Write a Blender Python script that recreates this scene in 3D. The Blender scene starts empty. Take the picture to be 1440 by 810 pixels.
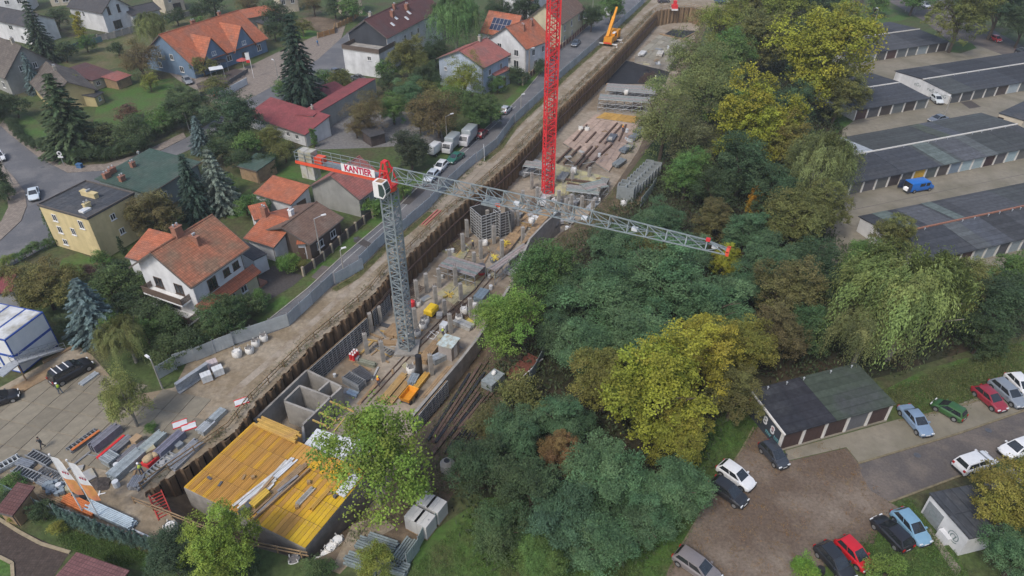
import bpy, math, random
from mathutils import Vector, Matrix
from mathutils.geometry import tessellate_polygon
random.seed(11)
R = math.radians
SC = bpy.context.scene
COL = SC.collection
# ---------------------------------------------------------------- camera, sky, sun, exposure
FPX, CX, CY, CAMH, TH = 970.0, 720.0, 405.0, 58.0, R(36.0)
cam = bpy.data.cameras.new('camera')
cam.sensor_width = 36.0
cam.lens = FPX / 1440.0 * 36.0
cam.clip_start, cam.clip_end = 0.5, 4000
camo = bpy.data.objects.new('camera', cam)
camo.location = (0, 0, CAMH)
camo.rotation_euler = (math.pi / 2 - TH, 0, 0)
COL.objects.link(camo)
SC.camera = camo
SUN_EL, SUN_AZ = R(52), R(215)            # azimuth measured clockwise from +Y
w = bpy.data.worlds.new('World'); SC.world = w; w.use_nodes = True
nt = w.node_tree
sky = nt.nodes.new('ShaderNodeTexSky'); sky.sky_type = 'NISHITA'; sky.sun_disc = False
sky.sun_elevation = SUN_EL; sky.sun_rotation = SUN_AZ
sky.air_density = 1.0; sky.dust_density = 3.0; sky.ozone_density = 1.0
bg = nt.nodes['Background']; bg.inputs[1].default_value = 0.15
nt.links.new(sky.outputs[0], bg.inputs[0])
sl = bpy.data.lights.new('sun', 'SUN'); sl.energy = 1.5; sl.angle = R(11); sl.color = (1.0, 0.96, 0.9)
so = bpy.data.objects.new('sun', sl); COL.objects.link(so)
sd = Vector((math.sin(SUN_AZ) * math.cos(SUN_EL), math.cos(SUN_AZ) * math.cos(SUN_EL), math.sin(SUN_EL)))
so.rotation_euler = sd.to_track_quat('Z', 'Y').to_euler(); so.location = sd * 200
SC.view_settings.view_transform = 'Standard'; SC.view_settings.look = 'None'
SC.view_settings.exposure = 0.45; SC.view_settings.gamma = 1.0
SC.cycles.max_bounces = 5; SC.cycles.diffuse_bounces = 3; SC.cycles.glossy_bounces = 2
SC.cycles.transmission_bounces = 3; SC.cycles.transparent_max_bounces = 4

# ---------------------------------------------------------------- survey: a bearing on the photograph and a height give a place on the site
SN, CS = math.sin(TH), math.cos(TH)
def W(x, y, z=0.0):
    u, v = (x - CX) / FPX, (y - CY) / FPX
    t = (CAMH - z) / (SN + v * CS)
    return Vector((u * t, (CS - v * SN) * t, z))
def px(n, X, Y):
    c, r = (n - 1) % 4, (n - 1) // 4
    return 360 * c + X / 3.989, (0, 203, 406, 607)[r] + Y / 3.989
def T(n, X, Y, z=0.0):
    return W(*px(n, X, Y), z)
def zat(Y, y):                                # height of a point at depth Y seen on row y
    v = (y - CY) / FPX
    return CAMH - Y * (SN + v * CS) / (CS - v * SN)
def ang(a, b): return math.atan2(b.y - a.y, b.x - a.x)
FLOOR = -4.5

# ---------------------------------------------------------------- materials
MATS = {}
def mat(name, col, rough=0.85, var=0.18, scale=2.0, bump=0.0, bscale=None, metal=0.0, tint=False,
        col2=None, mix2=(0.45, 0.62), scale2=0.25, spec=0.3, course=None, streak=None, detail=4.0):
    """base colour x fine noise, an optional second colour in soft patches, optional tile courses (bump only plus joint tone)"""
    if name in MATS: return MATS[name]
    m = bpy.data.materials.new(name); m.use_nodes = True
    n, l = m.node_tree.nodes, m.node_tree.links
    p = n['Principled BSDF']
    p.inputs['Roughness'].default_value = rough; p.inputs['Metallic'].default_value = metal
    p.inputs['Specular IOR Level'].default_value = spec
    tc = n.new('ShaderNodeTexCoord'); oc = tc.outputs['Object']
    nz = n.new('ShaderNodeTexNoise'); nz.inputs['Scale'].default_value = scale; nz.inputs['Detail'].default_value = detail
    nz.inputs['Roughness'].default_value = 0.65
    l.new(oc, nz.inputs['Vector'])
    mr = n.new('ShaderNodeMapRange'); mr.inputs[1].default_value = 0.3; mr.inputs[2].default_value = 0.7
    mr.inputs[3].default_value = 1 - var; mr.inputs[4].default_value = 1 + var
    l.new(nz.outputs['Fac'], mr.inputs[0])
    if tint:
        oi = n.new('ShaderNodeObjectInfo'); base = oi.outputs['Color']
    else:
        rgb = n.new('ShaderNodeRGB'); rgb.outputs[0].default_value = (*col, 1); base = rgb.outputs[0]
    if col2:
        n2 = n.new('ShaderNodeTexNoise'); n2.inputs['Scale'].default_value = scale2; n2.inputs['Detail'].default_value = 6
        n2.inputs['Roughness'].default_value = 0.6
        l.new(oc, n2.inputs['Vector'])
        r2 = n.new('ShaderNodeMapRange'); r2.inputs[1].default_value, r2.inputs[2].default_value = mix2
        l.new(n2.outputs['Fac'], r2.inputs[0])
        mx = n.new('ShaderNodeMix'); mx.data_type = 'RGBA'
        l.new(r2.outputs[0], mx.inputs[0]); l.new(base, mx.inputs[6]); mx.inputs[7].default_value = (*col2, 1)
        base = mx.outputs[2]
    def mul(base, fac):
        v = n.new('ShaderNodeVectorMath'); v.operation = 'SCALE'
        l.new(base, v.inputs[0]); l.new(fac, v.inputs['Scale']); return v.outputs[0]
    base = mul(base, mr.outputs[0])
    bumpsrc = nz.outputs['Fac'] if bscale is None else None
    if bscale:
        nb = n.new('ShaderNodeTexNoise'); nb.inputs['Scale'].default_value = bscale; nb.inputs['Detail'].default_value = 3
        l.new(oc, nb.inputs['Vector']); bumpsrc = nb.outputs['Fac']
    if streak:                                # rain streaks down walls / brushed wear along z
        mp = n.new('ShaderNodeMapping'); mp.inputs['Scale'].default_value = streak
        l.new(oc, mp.inputs[0])
        ns = n.new('ShaderNodeTexNoise'); ns.inputs['Scale'].default_value = 1.0; ns.inputs['Detail'].default_value = 5
        l.new(mp.outputs[0], ns.inputs['Vector'])
        rs = n.new('ShaderNodeMapRange'); rs.inputs[1].default_value = 0.35; rs.inputs[2].default_value = 0.7
        rs.inputs[3].default_value = 1.05; rs.inputs[4].default_value = 0.88
        l.new(ns.outputs['Fac'], rs.inputs[0]); base = mul(base, rs.outputs[0])
    if course:                                # (axis, pitch along slope, cross pitch, depth of tone)
        ax, pt, cp, tone = course
        br = n.new('ShaderNodeTexBrick')
        br.inputs['Scale'].default_value = 1.0; br.inputs['Brick Width'].default_value = cp
        br.inputs['Row Height'].default_value = pt; br.inputs['Mortar Size'].default_value = pt * 0.11
        br.inputs['Mortar Smooth'].default_value = 0.6; br.offset = 0.0
        br.inputs['Color1'].default_value = (1.12, 1.12, 1.12, 1); br.inputs['Color2'].default_value = (0.86, 0.86, 0.86, 1)
        br.inputs['Mortar'].default_value = (tone, tone, tone, 1)
        sp = n.new('ShaderNodeSeparateXYZ'); cb = n.new('ShaderNodeCombineXYZ'); l.new(oc, sp.inputs[0])
        a, b = ('X', 'Y') if ax == 'x' else ('Y', 'X')
        l.new(sp.outputs[a], cb.inputs[0]); l.new(sp.outputs[b], cb.inputs[1])
        l.new(cb.outputs[0], br.inputs['Vector'])
        vm = n.new('ShaderNodeVectorMath'); vm.operation = 'MULTIPLY'
        l.new(base, vm.inputs[0]); l.new(br.outputs['Color'], vm.inputs[1]); base = vm.outputs[0]
        bumpsrc = br.outputs['Fac']
    l.new(base, p.inputs['Base Color'])
    if bump:
        bp = n.new('ShaderNodeBump'); bp.inputs['Strength'].default_value = abs(bump); bp.inputs['Distance'].default_value = 0.05
        if course: bp.invert = True
        l.new(bumpsrc, bp.inputs['Height']); l.new(bp.outputs[0], p.inputs['Normal'])
    MATS[name] = m
    return m
def glass_mat(name, col, rough=0.08):
    if name in MATS: return MATS[name]
    m = mat(name, col, rough=rough, var=0.25, scale=0.8, spec=0.9); return m
def leaf_mat(name, rough=0.7, spread=0.3):
    if name in MATS: return MATS[name]
    m = bpy.data.materials.new(name); m.use_nodes = True
    n, l = m.node_tree.nodes, m.node_tree.links
    p = n['Principled BSDF']; p.inputs['Roughness'].default_value = rough; p.inputs['Specular IOR Level'].default_value = 0.25
    oi = n.new('ShaderNodeObjectInfo'); at = n.new('ShaderNodeAttribute'); at.attribute_name = 'tint'
    gm = n.new('ShaderNodeNewGeometry')
    sp = n.new('ShaderNodeSeparateColor'); l.new(at.outputs['Color'], sp.inputs[0])
    hs = n.new('ShaderNodeHueSaturation'); l.new(oi.outputs['Color'], hs.inputs['Color'])
    a = n.new('ShaderNodeMapRange'); a.inputs[3].default_value = 0.475; a.inputs[4].default_value = 0.515     # hue by clump
    l.new(sp.outputs[0], a.inputs[0]); l.new(a.outputs[0], hs.inputs['Hue'])
    b = n.new('ShaderNodeMapRange'); b.inputs[3].default_value = 1 - spread * 1.5; b.inputs[4].default_value = 1 + spread * 1.4
    l.new(sp.outputs[1], b.inputs[0])
    c = n.new('ShaderNodeMapRange'); c.inputs[3].default_value = 1.18; c.inputs[4].default_value = 1.72; hs.inputs['Saturation'].default_value = 1.0
    l.new(gm.outputs['Random Per Island'], c.inputs[0])
    mm = n.new('ShaderNodeMath'); mm.operation = 'MULTIPLY'; l.new(b.outputs[0], mm.inputs[0]); l.new(c.outputs[0], mm.inputs[1])
    l.new(mm.outputs[0], hs.inputs['Value'])
    l.new(hs.outputs[0], p.inputs['Base Color'])
    tb = n.new('ShaderNodeBsdfTranslucent'); l.new(hs.outputs[0], tb.inputs['Color'])      # thin leaves let some light through
    ms = n.new('ShaderNodeMixShader'); ms.inputs[0].default_value = .2
    l.new(p.outputs[0], ms.inputs[1]); l.new(tb.outputs[0], ms.inputs[2]); l.new(ms.outputs[0], n['Material Output'].inputs['Surface'])
    MATS[name] = m
    return m

# ---------------------------------------------------------------- mesh building
class MB:
    def __init__(s): s.v, s.f, s.mi, s.cur = [], [], [], 0
    def add(s, vs, fs, M=None):
        b = len(s.v)
        if M is not None: vs = [M @ Vector(v) for v in vs]
        s.v += [tuple(v) for v in vs]; s.f += [tuple(i + b for i in f) for f in fs]; s.mi += [s.cur] * len(fs)
        return s
    def box(s, x0, x1, y0, y1, z0, z1, M=None):
        vs = [(x, y, z) for z in (z0, z1) for y in (y0, y1) for x in (x0, x1)]
        return s.add(vs, [(0, 2, 3, 1), (4, 5, 7, 6), (0, 1, 5, 4), (2, 6, 7, 3), (0, 4, 6, 2), (1, 3, 7, 5)], M)
    def beam(s, p, q, w, h=None, up=(0, 0, 1)):
        p, q = Vector(p), Vector(q); h = h or w
        d = (q - p)
        if d.length < 1e-6: return s
        d.normalize(); u = Vector(up)
        if abs(d.dot(u)) > 0.98: u = Vector((1, 0, 0))
        a = d.cross(u).normalized() * (w / 2); b = a.cross(d).normalized() * (h / 2)
        vs = [p - a - b, p + a - b, p + a + b, p - a + b, q - a - b, q + a - b, q + a + b, q - a + b]
        return s.add(vs, [(0, 1, 2, 3), (7, 6, 5, 4), (0, 4, 5, 1), (1, 5, 6, 2), (2, 6, 7, 3), (3, 7, 4, 0)])
    def tube(s, p, q, r0, r1=None, n=6, cap=True):
        p, q = Vector(p), Vector(q); r1 = r0 if r1 is None else r1
        d = (q - p)
        if d.length < 1e-6: return s
        d.normalize(); u = Vector((0, 0, 1)) if abs(d.z) < 0.95 else Vector((1, 0, 0))
        a = d.cross(u).normalized(); b = a.cross(d)
        vs = []
        for c, r in ((p, r0), (q, r1)):
            for i in range(n):
                t = 2 * math.pi * i / n; vs.append(c + a * math.cos(t) * r + b * math.sin(t) * r)
        fs = [(i, n + i, n + (i + 1) % n, (i + 1) % n) for i in range(n)]
        if cap: fs += [tuple(range(n)), tuple(range(2 * n - 1, n - 1, -1))]
        return s.add(vs, fs)
    def prism(s, pts, z0, z1):
        n = len(pts); a = sum(pts[i][0] * pts[(i + 1) % n][1] - pts[(i + 1) % n][0] * pts[i][1] for i in range(n))
        if a < 0: pts = list(pts)[::-1]
        vs = [(p[0], p[1], z0) for p in pts] + [(p[0], p[1], z1) for p in pts]
        fs = [tuple(range(n - 1, -1, -1)), tuple(range(n, 2 * n))]
        fs += [(i, (i + 1) % n, n + (i + 1) % n, n + i) for i in range(n)]
        return s.add(vs, fs)
    def slab(s, pts, th):                     # thick polygon: pts 3-D top outline, thickness straight down
        n = len(pts); vs = [Vector(p) for p in pts] + [Vector(p) - Vector((0, 0, th)) for p in pts]
        fs = [tuple(range(n)), tuple(range(2 * n - 1, n - 1, -1))] + [(i, n + i, n + (i + 1) % n, (i + 1) % n) for i in range(n)]
        return s.add(vs, fs)
    def blob(s, c, r, n=8, m=5, jit=0.12, rnd=random):
        c = Vector(c); r = Vector(r) if hasattr(r, '__len__') else Vector((r, r, r))
        vs = [c + Vector((0, 0, -r.z))]
        for j in range(1, m):
            ph = math.pi * j / m - math.pi / 2
            for i in range(n):
                t = 2 * math.pi * i / n; k = 1 + rnd.uniform(-jit, jit)
                vs.append(c + Vector((r.x * math.cos(ph) * math.cos(t) * k, r.y * math.cos(ph) * math.sin(t) * k, r.z * math.sin(ph) * k)))
        vs.append(c + Vector((0, 0, r.z)))
        fs = [(0, 1 + (i + 1) % n, 1 + i) for i in range(n)]
        for j in range(m - 2):
            for i in range(n):
                a = 1 + j * n + i; b = 1 + j * n + (i + 1) % n; fs.append((a, b, b + n, a + n))
        L = len(vs) - 1; k = 1 + (m - 2) * n
        fs += [(k + i, k + (i + 1) % n, L) for i in range(n)]
        return s.add(vs, fs)
    def mesh(s, name, mats, smooth=False):
        me = bpy.data.meshes.new(name); me.from_pydata(s.v, [], s.f)
        for m in (mats if isinstance(mats, (list, tuple)) else [mats]): me.materials.append(m)
        if any(s.mi): me.polygons.foreach_set('material_index', s.mi)
        if smooth: me.polygons.foreach_set('use_smooth', [True] * len(s.f))
        me.update()
        return me
    def build(s, name, mats, parent=None, smooth=False, loc=None, label=None):
        return obj(name, s.mesh(name, mats, smooth), parent, loc, label=label)
def obj(name, me, parent=None, loc=None, rz=0, scale=None, color=None, label=None):
    o = bpy.data.objects.new(name, me); COL.objects.link(o)
    if parent: o.parent = parent
    if loc is not None: o.location = loc
    if rz: o.rotation_euler = (0, 0, rz)
    if scale is not None: o.scale = scale if hasattr(scale, '__len__') else (scale,) * 3
    if color: o.color = (*color, 1)
    if label: o['label'] = label
    return o
def tag(o, label, cat, group=None):
    o['label'] = label; o['category'] = cat
    if group: o['group'] = group
    return o
def thing(name, label, cat, loc=(0, 0, 0), rz=0, group=None):
    return tag(obj(name, None, None, loc, rz), label, cat, group)
def struct(o, kind='structure'):
    o['kind'] = kind; return o
def place(spec, name, label, cat, loc, rz=0, group=None, scale=None, color=None):
    """a thing from a parts list [(part, mesh, offset, [sub-parts...])]; alike things share mesh data"""
    root = thing(name, label, cat, loc, rz, group)
    if scale is not None: root.scale = scale if hasattr(scale, '__len__') else (scale,) * 3
    for pn, me, off, subs in spec:
        o = obj(pn, me, root, off, color=color)
        for sn, sm, so_ in subs: obj(sn, sm, o, so_, color=color)
    return root
def one(name, mb, m, label, cat, group=None, smooth=False, loc=None, rz=0):
    o = mb.build(name, m, None, smooth, loc); o.rotation_euler = (0, 0, rz)
    return tag(o, label, cat, group)
def sheet(name, pts, z, m, holes=None, th=None):
    """flat piece of the setting: ground, road, lawn"""
    loops = [[Vector((p[0], p[1], 0)) for p in pts]] + [[Vector((p[0], p[1], 0)) for p in h] for h in (holes or [])]
    flat = [v for lp in loops for v in lp]
    mb = MB(); tri = []
    for t in tessellate_polygon(loops):
        a, b, c = (flat[i] for i in t)
        k = (b - a).cross(c - a).z
        if abs(k) < 1e-9: continue
        tri.append(tuple(t) if k > 0 else tuple(t[::-1]))
    mb.add([(v.x, v.y, z) for v in flat], tri)
    if th:
        for lp in loops[:1]:
            n = len(lp)
            mb.add([(v.x, v.y, z) for v in lp] + [(v.x, v.y, z - th) for v in lp], [(i, n + i, n + (i + 1) % n, (i + 1) % n) for i in range(n)])
    return struct(mb.build(name, m))
def inpoly(x, y, P):
    r = False; n = len(P)
    for i in range(n):
        a, b = P[i], P[(i + 1) % n]
        if (a[1] > y) != (b[1] > y) and x < (b[0] - a[0]) * (y - a[1]) / (b[1] - a[1]) + a[0]: r = not r
    return r
def Ws(*pp, z=0.0): return [W(a, b, z) for a, b in pp]
def along(pts, step):
    """points every step metres along a polyline, with heading"""
    out = []; carry = 0.0
    for a, b in zip(pts, pts[1:]):
        d = (b - a).length; h = ang(a, b); s_ = carry
        while s_ < d: out.append((a.lerp(b, s_ / d), h)); s_ += step
        carry = s_ - d
    return out
# ================================================================ THE SETTING
M_grass = mat('grass', (0.054, 0.080, 0.024), var=0.45, scale=1.6, bump=0.6, bscale=9, col2=(0.070, 0.062, 0.032), scale2=0.12, detail=8)
M_lawn = mat('lawn', (0.056, 0.112, 0.022), var=0.35, scale=2.2, bump=0.5, bscale=12, col2=(0.072, 0.086, 0.03), scale2=0.22, detail=8)
M_meadow = mat('meadow', (0.085, 0.095, 0.034), var=0.35, scale=1.4, bump=0.5, bscale=8, col2=(0.12, 0.105, 0.05), scale2=0.25, detail=8)
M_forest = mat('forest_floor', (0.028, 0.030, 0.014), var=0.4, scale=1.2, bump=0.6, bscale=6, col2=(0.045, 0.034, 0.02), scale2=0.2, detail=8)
M_asph = mat('asphalt', (0.105, 0.107, 0.114), rough=0.75, var=0.2, scale=4, bump=0.15, bscale=30, col2=(0.15, 0.148, 0.15), scale2=0.22, detail=10)
M_asph2 = mat('old_asphalt', (0.092, 0.082, 0.078), rough=0.85, var=0.22, scale=4, bump=0.2, bscale=25, col2=(0.135, 0.115, 0.10), scale2=0.3, detail=10)
M_gravel = mat('gravel', (0.108, 0.079, 0.058), var=0.32, scale=3.5, bump=0.5, bscale=18, col2=(0.19, 0.155, 0.122), scale2=0.13, detail=9, mix2=(0.46, 0.68))
M_dirt = mat('dirt', (0.205, 0.162, 0.108), var=0.28, scale=1.7, bump=0.5, bscale=8, col2=(0.28, 0.238, 0.18), scale2=0.22, detail=9)
M_track = mat('compacted_track', (0.29, 0.25, 0.2), var=0.2, scale=2.0, bump=0.3, bscale=10, col2=(0.19, 0.148, 0.1), scale2=0.3, detail=9)
M_mud = mat('mud', (0.11, 0.08, 0.052), var=0.35, scale=1.5, bump=0.7, bscale=5, col2=(0.16, 0.12, 0.08), scale2=0.3, detail=9)
M_apron = mat('apron_concrete', (0.205, 0.185, 0.145), var=0.2, scale=1.2, bump=0.2, bscale=12, col2=(0.155, 0.142, 0.105), scale2=0.15, detail=9)
M_conc = mat('concrete', (0.30, 0.285, 0.26), var=0.16, scale=1.1, bump=0.15, bscale=10, col2=(0.22, 0.208, 0.19), scale2=0.35, detail=8, streak=(1.2, 1.2, 0.18))
M_slabc = mat('slab_concrete', (0.24, 0.222, 0.19), var=0.2, scale=1.0, bump=0.2, bscale=10, col2=(0.2, 0.178, 0.135), scale2=0.2, detail=9, tint=True)
M_pitfloor = mat('pit_floor', (0.285, 0.245, 0.195), var=0.25, scale=1.3, bump=0.3, bscale=7, col2=(0.19, 0.15, 0.105), scale2=0.16, detail=9)
M_paver = mat('pavers', (0.22, 0.185, 0.155), var=0.2, scale=1.5, bump=0.2, course=('x', 0.4, 0.4, 0.7))
M_kerb = mat('kerbstone', (0.28, 0.265, 0.235), var=0.2, scale=1.5)
M_dark = mat('dark_driveway', (0.065, 0.058, 0.055), var=0.25, scale=3, bump=0.3, bscale=14)

Lpx = [(208,693),(263,655),(331,607),(360,568),(435,491),(508,430),(530,409),(547,387),(633,303),(681,261),(720,226),(745,200),(785,155),(850,93),(910,30),(922,17)]
Farpx = [(945,12),(972,11),(1000,19)]
Rpx = [(985,60),(962,110),(925,190),(880,250),(852,280),(822,306),(785,338),(745,385),(712,440),(690,500),(605,600),(560,690),(500,745),(470,775),(435,790),(360,770),(250,735)]
Lw, Fw, Rw = Ws(*Lpx), Ws(*Farpx), Ws(*Rpx)
pit = Lw + Fw + Rw
ground = sheet('ground', [(-900, -60), (900, -60), (900, 1600), (-900, 1600)], 0, M_grass, [pit])
floor_pts = Lw + Fw + [W(*p, FLOOR) for p in [(1000,75),(975,120),(935,200),(890,262),(862,300),(830,320),(795,352),(752,400),(718,460),(692,520),(600,628),(550,720),(500,778),(440,815),(340,790),(235,750)]]
pf = sheet('pit_floor', floor_pts, FLOOR, M_pitfloor)
# sloping earth sides on the right and front of the excavation
mb = MB()
edge = [Fw[-1]] + Rw + [Lw[0]]
inn = []
for i, p in enumerate(edge):
    a = edge[max(i - 1, 0)]; b = edge[min(i + 1, len(edge) - 1)]
    d = (b - a).normalized(); nrm = Vector((d.y, -d.x, 0))        # towards the pit
    inn.append((p, nrm))
rows = []
for k, (t, z) in enumerate([(0, 0.02), (0.7, -0.9), (1.6, -2.3), (2.6, -3.0), (3.6, FLOOR - 0.1)]):
    rows.append([p + n * t * (1 + 0.25 * math.sin(i * 1.7 + k)) + Vector((0, 0, z + (0.2 * math.sin(i * 2.3 + k * 1.1) if 0 < k < 4 else 0))) for i, (p, n) in enumerate(inn)])
flat = [v for r_ in rows for v in r_]; n = len(edge)
mb.add(flat, [(k * n + i, k * n + i + 1, (k + 1) * n + i + 1, (k + 1) * n + i) for k in range(4) for i in range(n - 1)])
struct(mb.build('earth_bank', M_mud, smooth=True))

# ---- construction road and yard
fence_px = [(407,459),(463,406),(495,388),(535,348),(566,326),(601,296),(631,263),(661,236),(698,208),(720,177),(763,137),(785,113),(825,78),(868,40),(905,5),(935,-25)]
hoard_px = [(407,459),(375,470),(345,480),(318,491),(292,502),(262,512),(240,525)]
FEN = Ws(*fence_px)
road_poly = Ws((-140,620),(0,545),(70,507),(104,483),(130,500),(160,535),(205,553),(245,545),(262,512),(318,491),(375,470)) + FEN + Ws((1000,-60),(1090,-50),(1050,5),(1000,19)) + Fw[::-1] + Lw[::-1] + Ws((250,735),(240,775),(120,735),(0,690),(-140,660))
site_road = sheet('site_road', road_poly, 0.02, M_dirt)
trk = Ws((330,560),(400,500),(470,435),(540,372),(600,312),(650,262),(700,218),(750,170),(800,120),(850,72),(905,22),(935,2))
def ribbon(name, pts, wid, z, m):
    L_, R_ = [], []
    for i, p in enumerate(pts):
        a = pts[max(i - 1, 0)]; b = pts[min(i + 1, len(pts) - 1)]; d = (b - a).normalized(); nn = Vector((-d.y, d.x, 0)) * wid / 2
        L_.append(p + nn); R_.append(p - nn)
    return sheet(name, L_ + R_[::-1], z, m)
ribbon('wheel_track', [p + Vector((-0.8, 0.3, 0)) for p in trk], 1.0, 0.028, M_track)
ribbon('wheel_track', [p + Vector((1.2, -0.4, 0)) for p in trk], 0.9, 0.028, M_track)
ribbon('weed_strip', [p + Vector((0.75, -0.35, 0)) for p in FEN[1:]], 1.1, 0.032, M_meadow)
# concrete slabs laid in the yard, each its own piece
yard = Ws((-90,640),(-20,575),(100,512),(200,558),(290,545),(300,590),(270,640),(180,690),(60,640),(0,670))
o0 = W(83, 609); ax = (W(150, 546) - o0).normalized(); ay = Vector((-ax.y, ax.x, 0))
slab_me = {}
def slab_mesh(w_, l_):
    k = (round(w_, 2), round(l_, 2))
    if k not in slab_me:
        b = MB(); c = 0.03
        b.add([(0.02, 0.02, 0), (w_ - .02, .02, 0), (w_ - .02, l_ - .02, 0), (.02, l_ - .02, 0), (.02 + c, .02 + c, .06), (w_ - .02 - c, .02 + c, .06), (w_ - .02 - c, l_ - .02 - c, .06), (.02 + c, l_ - .02 - c, .06)],
              [(4, 5, 6, 7), (0, 1, 5, 4), (1, 2, 6, 5), (2, 3, 7, 6), (3, 0, 4, 7)])
        slab_me[k] = b.mesh('slab', M_slabc)
    return slab_me[k]
rnd = random.Random(3)
for i in range(-14, 16):
    for j in range(-16, 12):
        c = o0 + ax * (i * 3.0 + 1.5) + ay * (j * 2.2 + 1.1)
        if inpoly(c.x, c.y, yard):
            g = rnd.uniform(0.82, 1.12); p = o0 + ax * i * 3.0 + ay * j * 2.2
            obj('slab', slab_mesh(3.0, 2.2), site_road, p + Vector((0, 0, 0.02 + rnd.uniform(-.012, .012))), ang(Vector(), ax) + rnd.uniform(-.006, .006), color=(0.205 * g, 0.182 * g, 0.138 * g))
sr0 = W(642, 297); sx = (W(690, 246) - sr0).normalized(); sy = Vector((-sx.y, sx.x, 0))
for i in range(7):
    for j in range(2):
        g = rnd.uniform(0.9, 1.15)
        obj('slab', slab_mesh(3.0, 2.2), site_road, sr0 + sx * (i * 3.02 - 2) + sy * (j * 2.24 + 0.2) + Vector((0, 0, 0.02)), ang(Vector(), sx), color=(0.25 * g, 0.212 * g, 0.165 * g))

# ---- street along the hoarding
st_l = Ws((352,470),(372,455),(433,406),(480,362),(540,311),(583,268),(625,232),(661,200),(720,148),(735,133),(783,75),(820,43),(870,2),(900,-30))
street = sheet('street', Ws((330,488),(345,482)) + FEN + st_l[::-1], 0.03, M_asph)
b = MB()
for a_, b_ in zip(st_l[1:], st_l[2:]): b.beam(a_ + Vector((0, 0, .06)), b_ + Vector((0, 0, .06)), .18, .14)
struct(b.build('kerb', M_kerb))
ribbon('road_line', [p + (q - p).normalized() * 0 + Vector((0.9, -0.45, 0)) for p, q in zip(st_l[2:9], st_l[3:10])], .14, 0.036, mat('white_line', (0.33, 0.33, 0.32), var=0.35, scale=3))
verge = sheet('verge', [p + Vector((-2.0, 1.0, 0)) for p in st_l[1:]] + st_l[:0:-1], 0.026, M_lawn)
for q in ([(300,810),(385,740),(470,680),(380,800)], ):
    pass
sheet('driveway', [T(6,310,745), T(6,370,680), T(6,425,690), T(6,350,765)], 0.04, M_asph2)
sheet('driveway', [T(6,545,545), T(6,570,515), T(6,655,560), T(6,640,590)], 0.04, M_dark)
sheet('driveway', [T(6,15,740), T(6,95,680), T(6,270,740), T(6,200,800), T(6,80,870), T(6,20,850)], 0.03, M_dark)
sheet('driveway', [T(6,900,225), T(6,975,235), T(6,860,340), T(6,800,330)], 0.04, M_dark)

# ---- western streets
sheet('street', Ws((-260,130),(0,176),(15,190),(55,222),(95,243),(150,240),(200,225),(262,194),(345,142),(375,120),(395,128),(355,158),(268,210),(205,238),(150,258),(82,277),(88,335),(20,372),(-60,405),(-60,360),(0,338),(30,310),(38,290),(35,270),(20,250),(0,228),(-260,190)), 0.03, M_asph)
sheet('pavement', Ws((-60,362),(0,339),(30,311),(38,290),(35,270),(20,250),(0,228),(-30,222),(-10,240),(8,262),(12,292),(2,312),(-60,335)), 0.12, M_paver, th=0.12)
sheet('pavement', Ws((0,176),(15,190),(55,222),(95,243),(150,240),(200,225),(262,194),(258,187),(198,216),(150,231),(100,234),(62,214),(25,185),(5,170)), 0.12, M_paver, th=0.12)
sheet('street', Ws((360,140),(372,128),(448,83),(480,54),(520,20),(548,35),(512,84),(478,104),(410,140),(395,155)), 0.034, M_asph)
sheet('pavement', Ws((290,142),(345,112),(385,78),(440,52),(486,36),(480,54),(448,83),(372,128),(330,150)), 0.05, M_paver, th=0.05)
sheet('plaza', [T(1,900,370), T(1,1080,440), T(1,1240,420), T(1,1420,360), T(2,130,290), T(2,330,220), T(2,120,360), T(2,0,440), T(1,1200,560), T(1,1000,450)], 0.04, M_paver)
# gardens
sheet('meadow', [T(1,320,320), T(1,560,250), T(1,760,190), T(1,930,140), T(1,1180,70), T(1,1190,110), T(1,940,190), T(1,900,300), T(1,860,380), T(1,650,380), T(1,430,450)], 0.012, M_meadow)
sheet('lawn', [T(1,560,500), T(1,700,470), T(1,960,440), T(1,1010,560), T(1,880,720), T(1,640,760), T(1,520,700)], 0.014, M_lawn)
sheet('lawn', [T(1,60,640), T(1,170,650), T(1,260,720), T(1,260,800), T(1,160,800)], 0.014, M_lawn)
sheet('lawn', [T(5,350,640), T(5,440,610), T(5,540,650), T(5,450,740), T(5,330,700)], 0.014, M_lawn)
sheet('lawn', [T(6,60,180), T(6,240,100), T(6,420,110), T(6,480,130), T(6,350,210), T(6,220,210)], 0.014, M_lawn)
sheet('lawn', [T(5,1210,380), T(5,1400,250), T(6,30,350), T(6,0,380), T(5,1300,420)], 0.014, M_lawn)
sheet('lawn', [T(2,240,160), T(2,350,180), T(2,340,220), T(2,220,215)], 0.045, mat('bright_lawn', (0.07, 0.14, 0.025), var=0.25, scale=3))
sheet('lawn', [T(2,900,440), T(2,1040,410), T(2,1040,500), T(2,940,530)], 0.014, M_lawn)
sheet('lawn', [T(10,0,180), T(10,140,70), T(10,160,90), T(10,20,200)], 0.045, M_lawn)
sheet('lawn', [T(13,330,590), T(13,420,560), T(13,860,690), T(13,830,790), T(13,700,760), T(13,420,670)], 0.014, M_lawn)
sheet('dirt_yard', [T(2,330,700), T(2,520,600), T(2,740,620), T(2,1010,640), T(2,1060,800), T(2,640,830), T(2,330,840)], 0.016, mat('grey_gravel', (0.15, 0.145, 0.14), var=0.3, scale=2, bump=0.4, bscale=10))
sheet('dirt_yard', [T(2,210,110), T(2,330,90), T(2,520,120), T(2,430,190), T(2,260,150)], 0.016, M_mud)
sheet('driveway', [T(13,-200,560), T(13,0,500), T(13,390,680), T(13,290,830), T(13,180,900), T(13,-200,900)], 0.02, mat('brown_block_drive', (0.06, 0.045, 0.038), var=0.3, scale=2, bump=0.3, course=('x', .25, .25, .75)))
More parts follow.
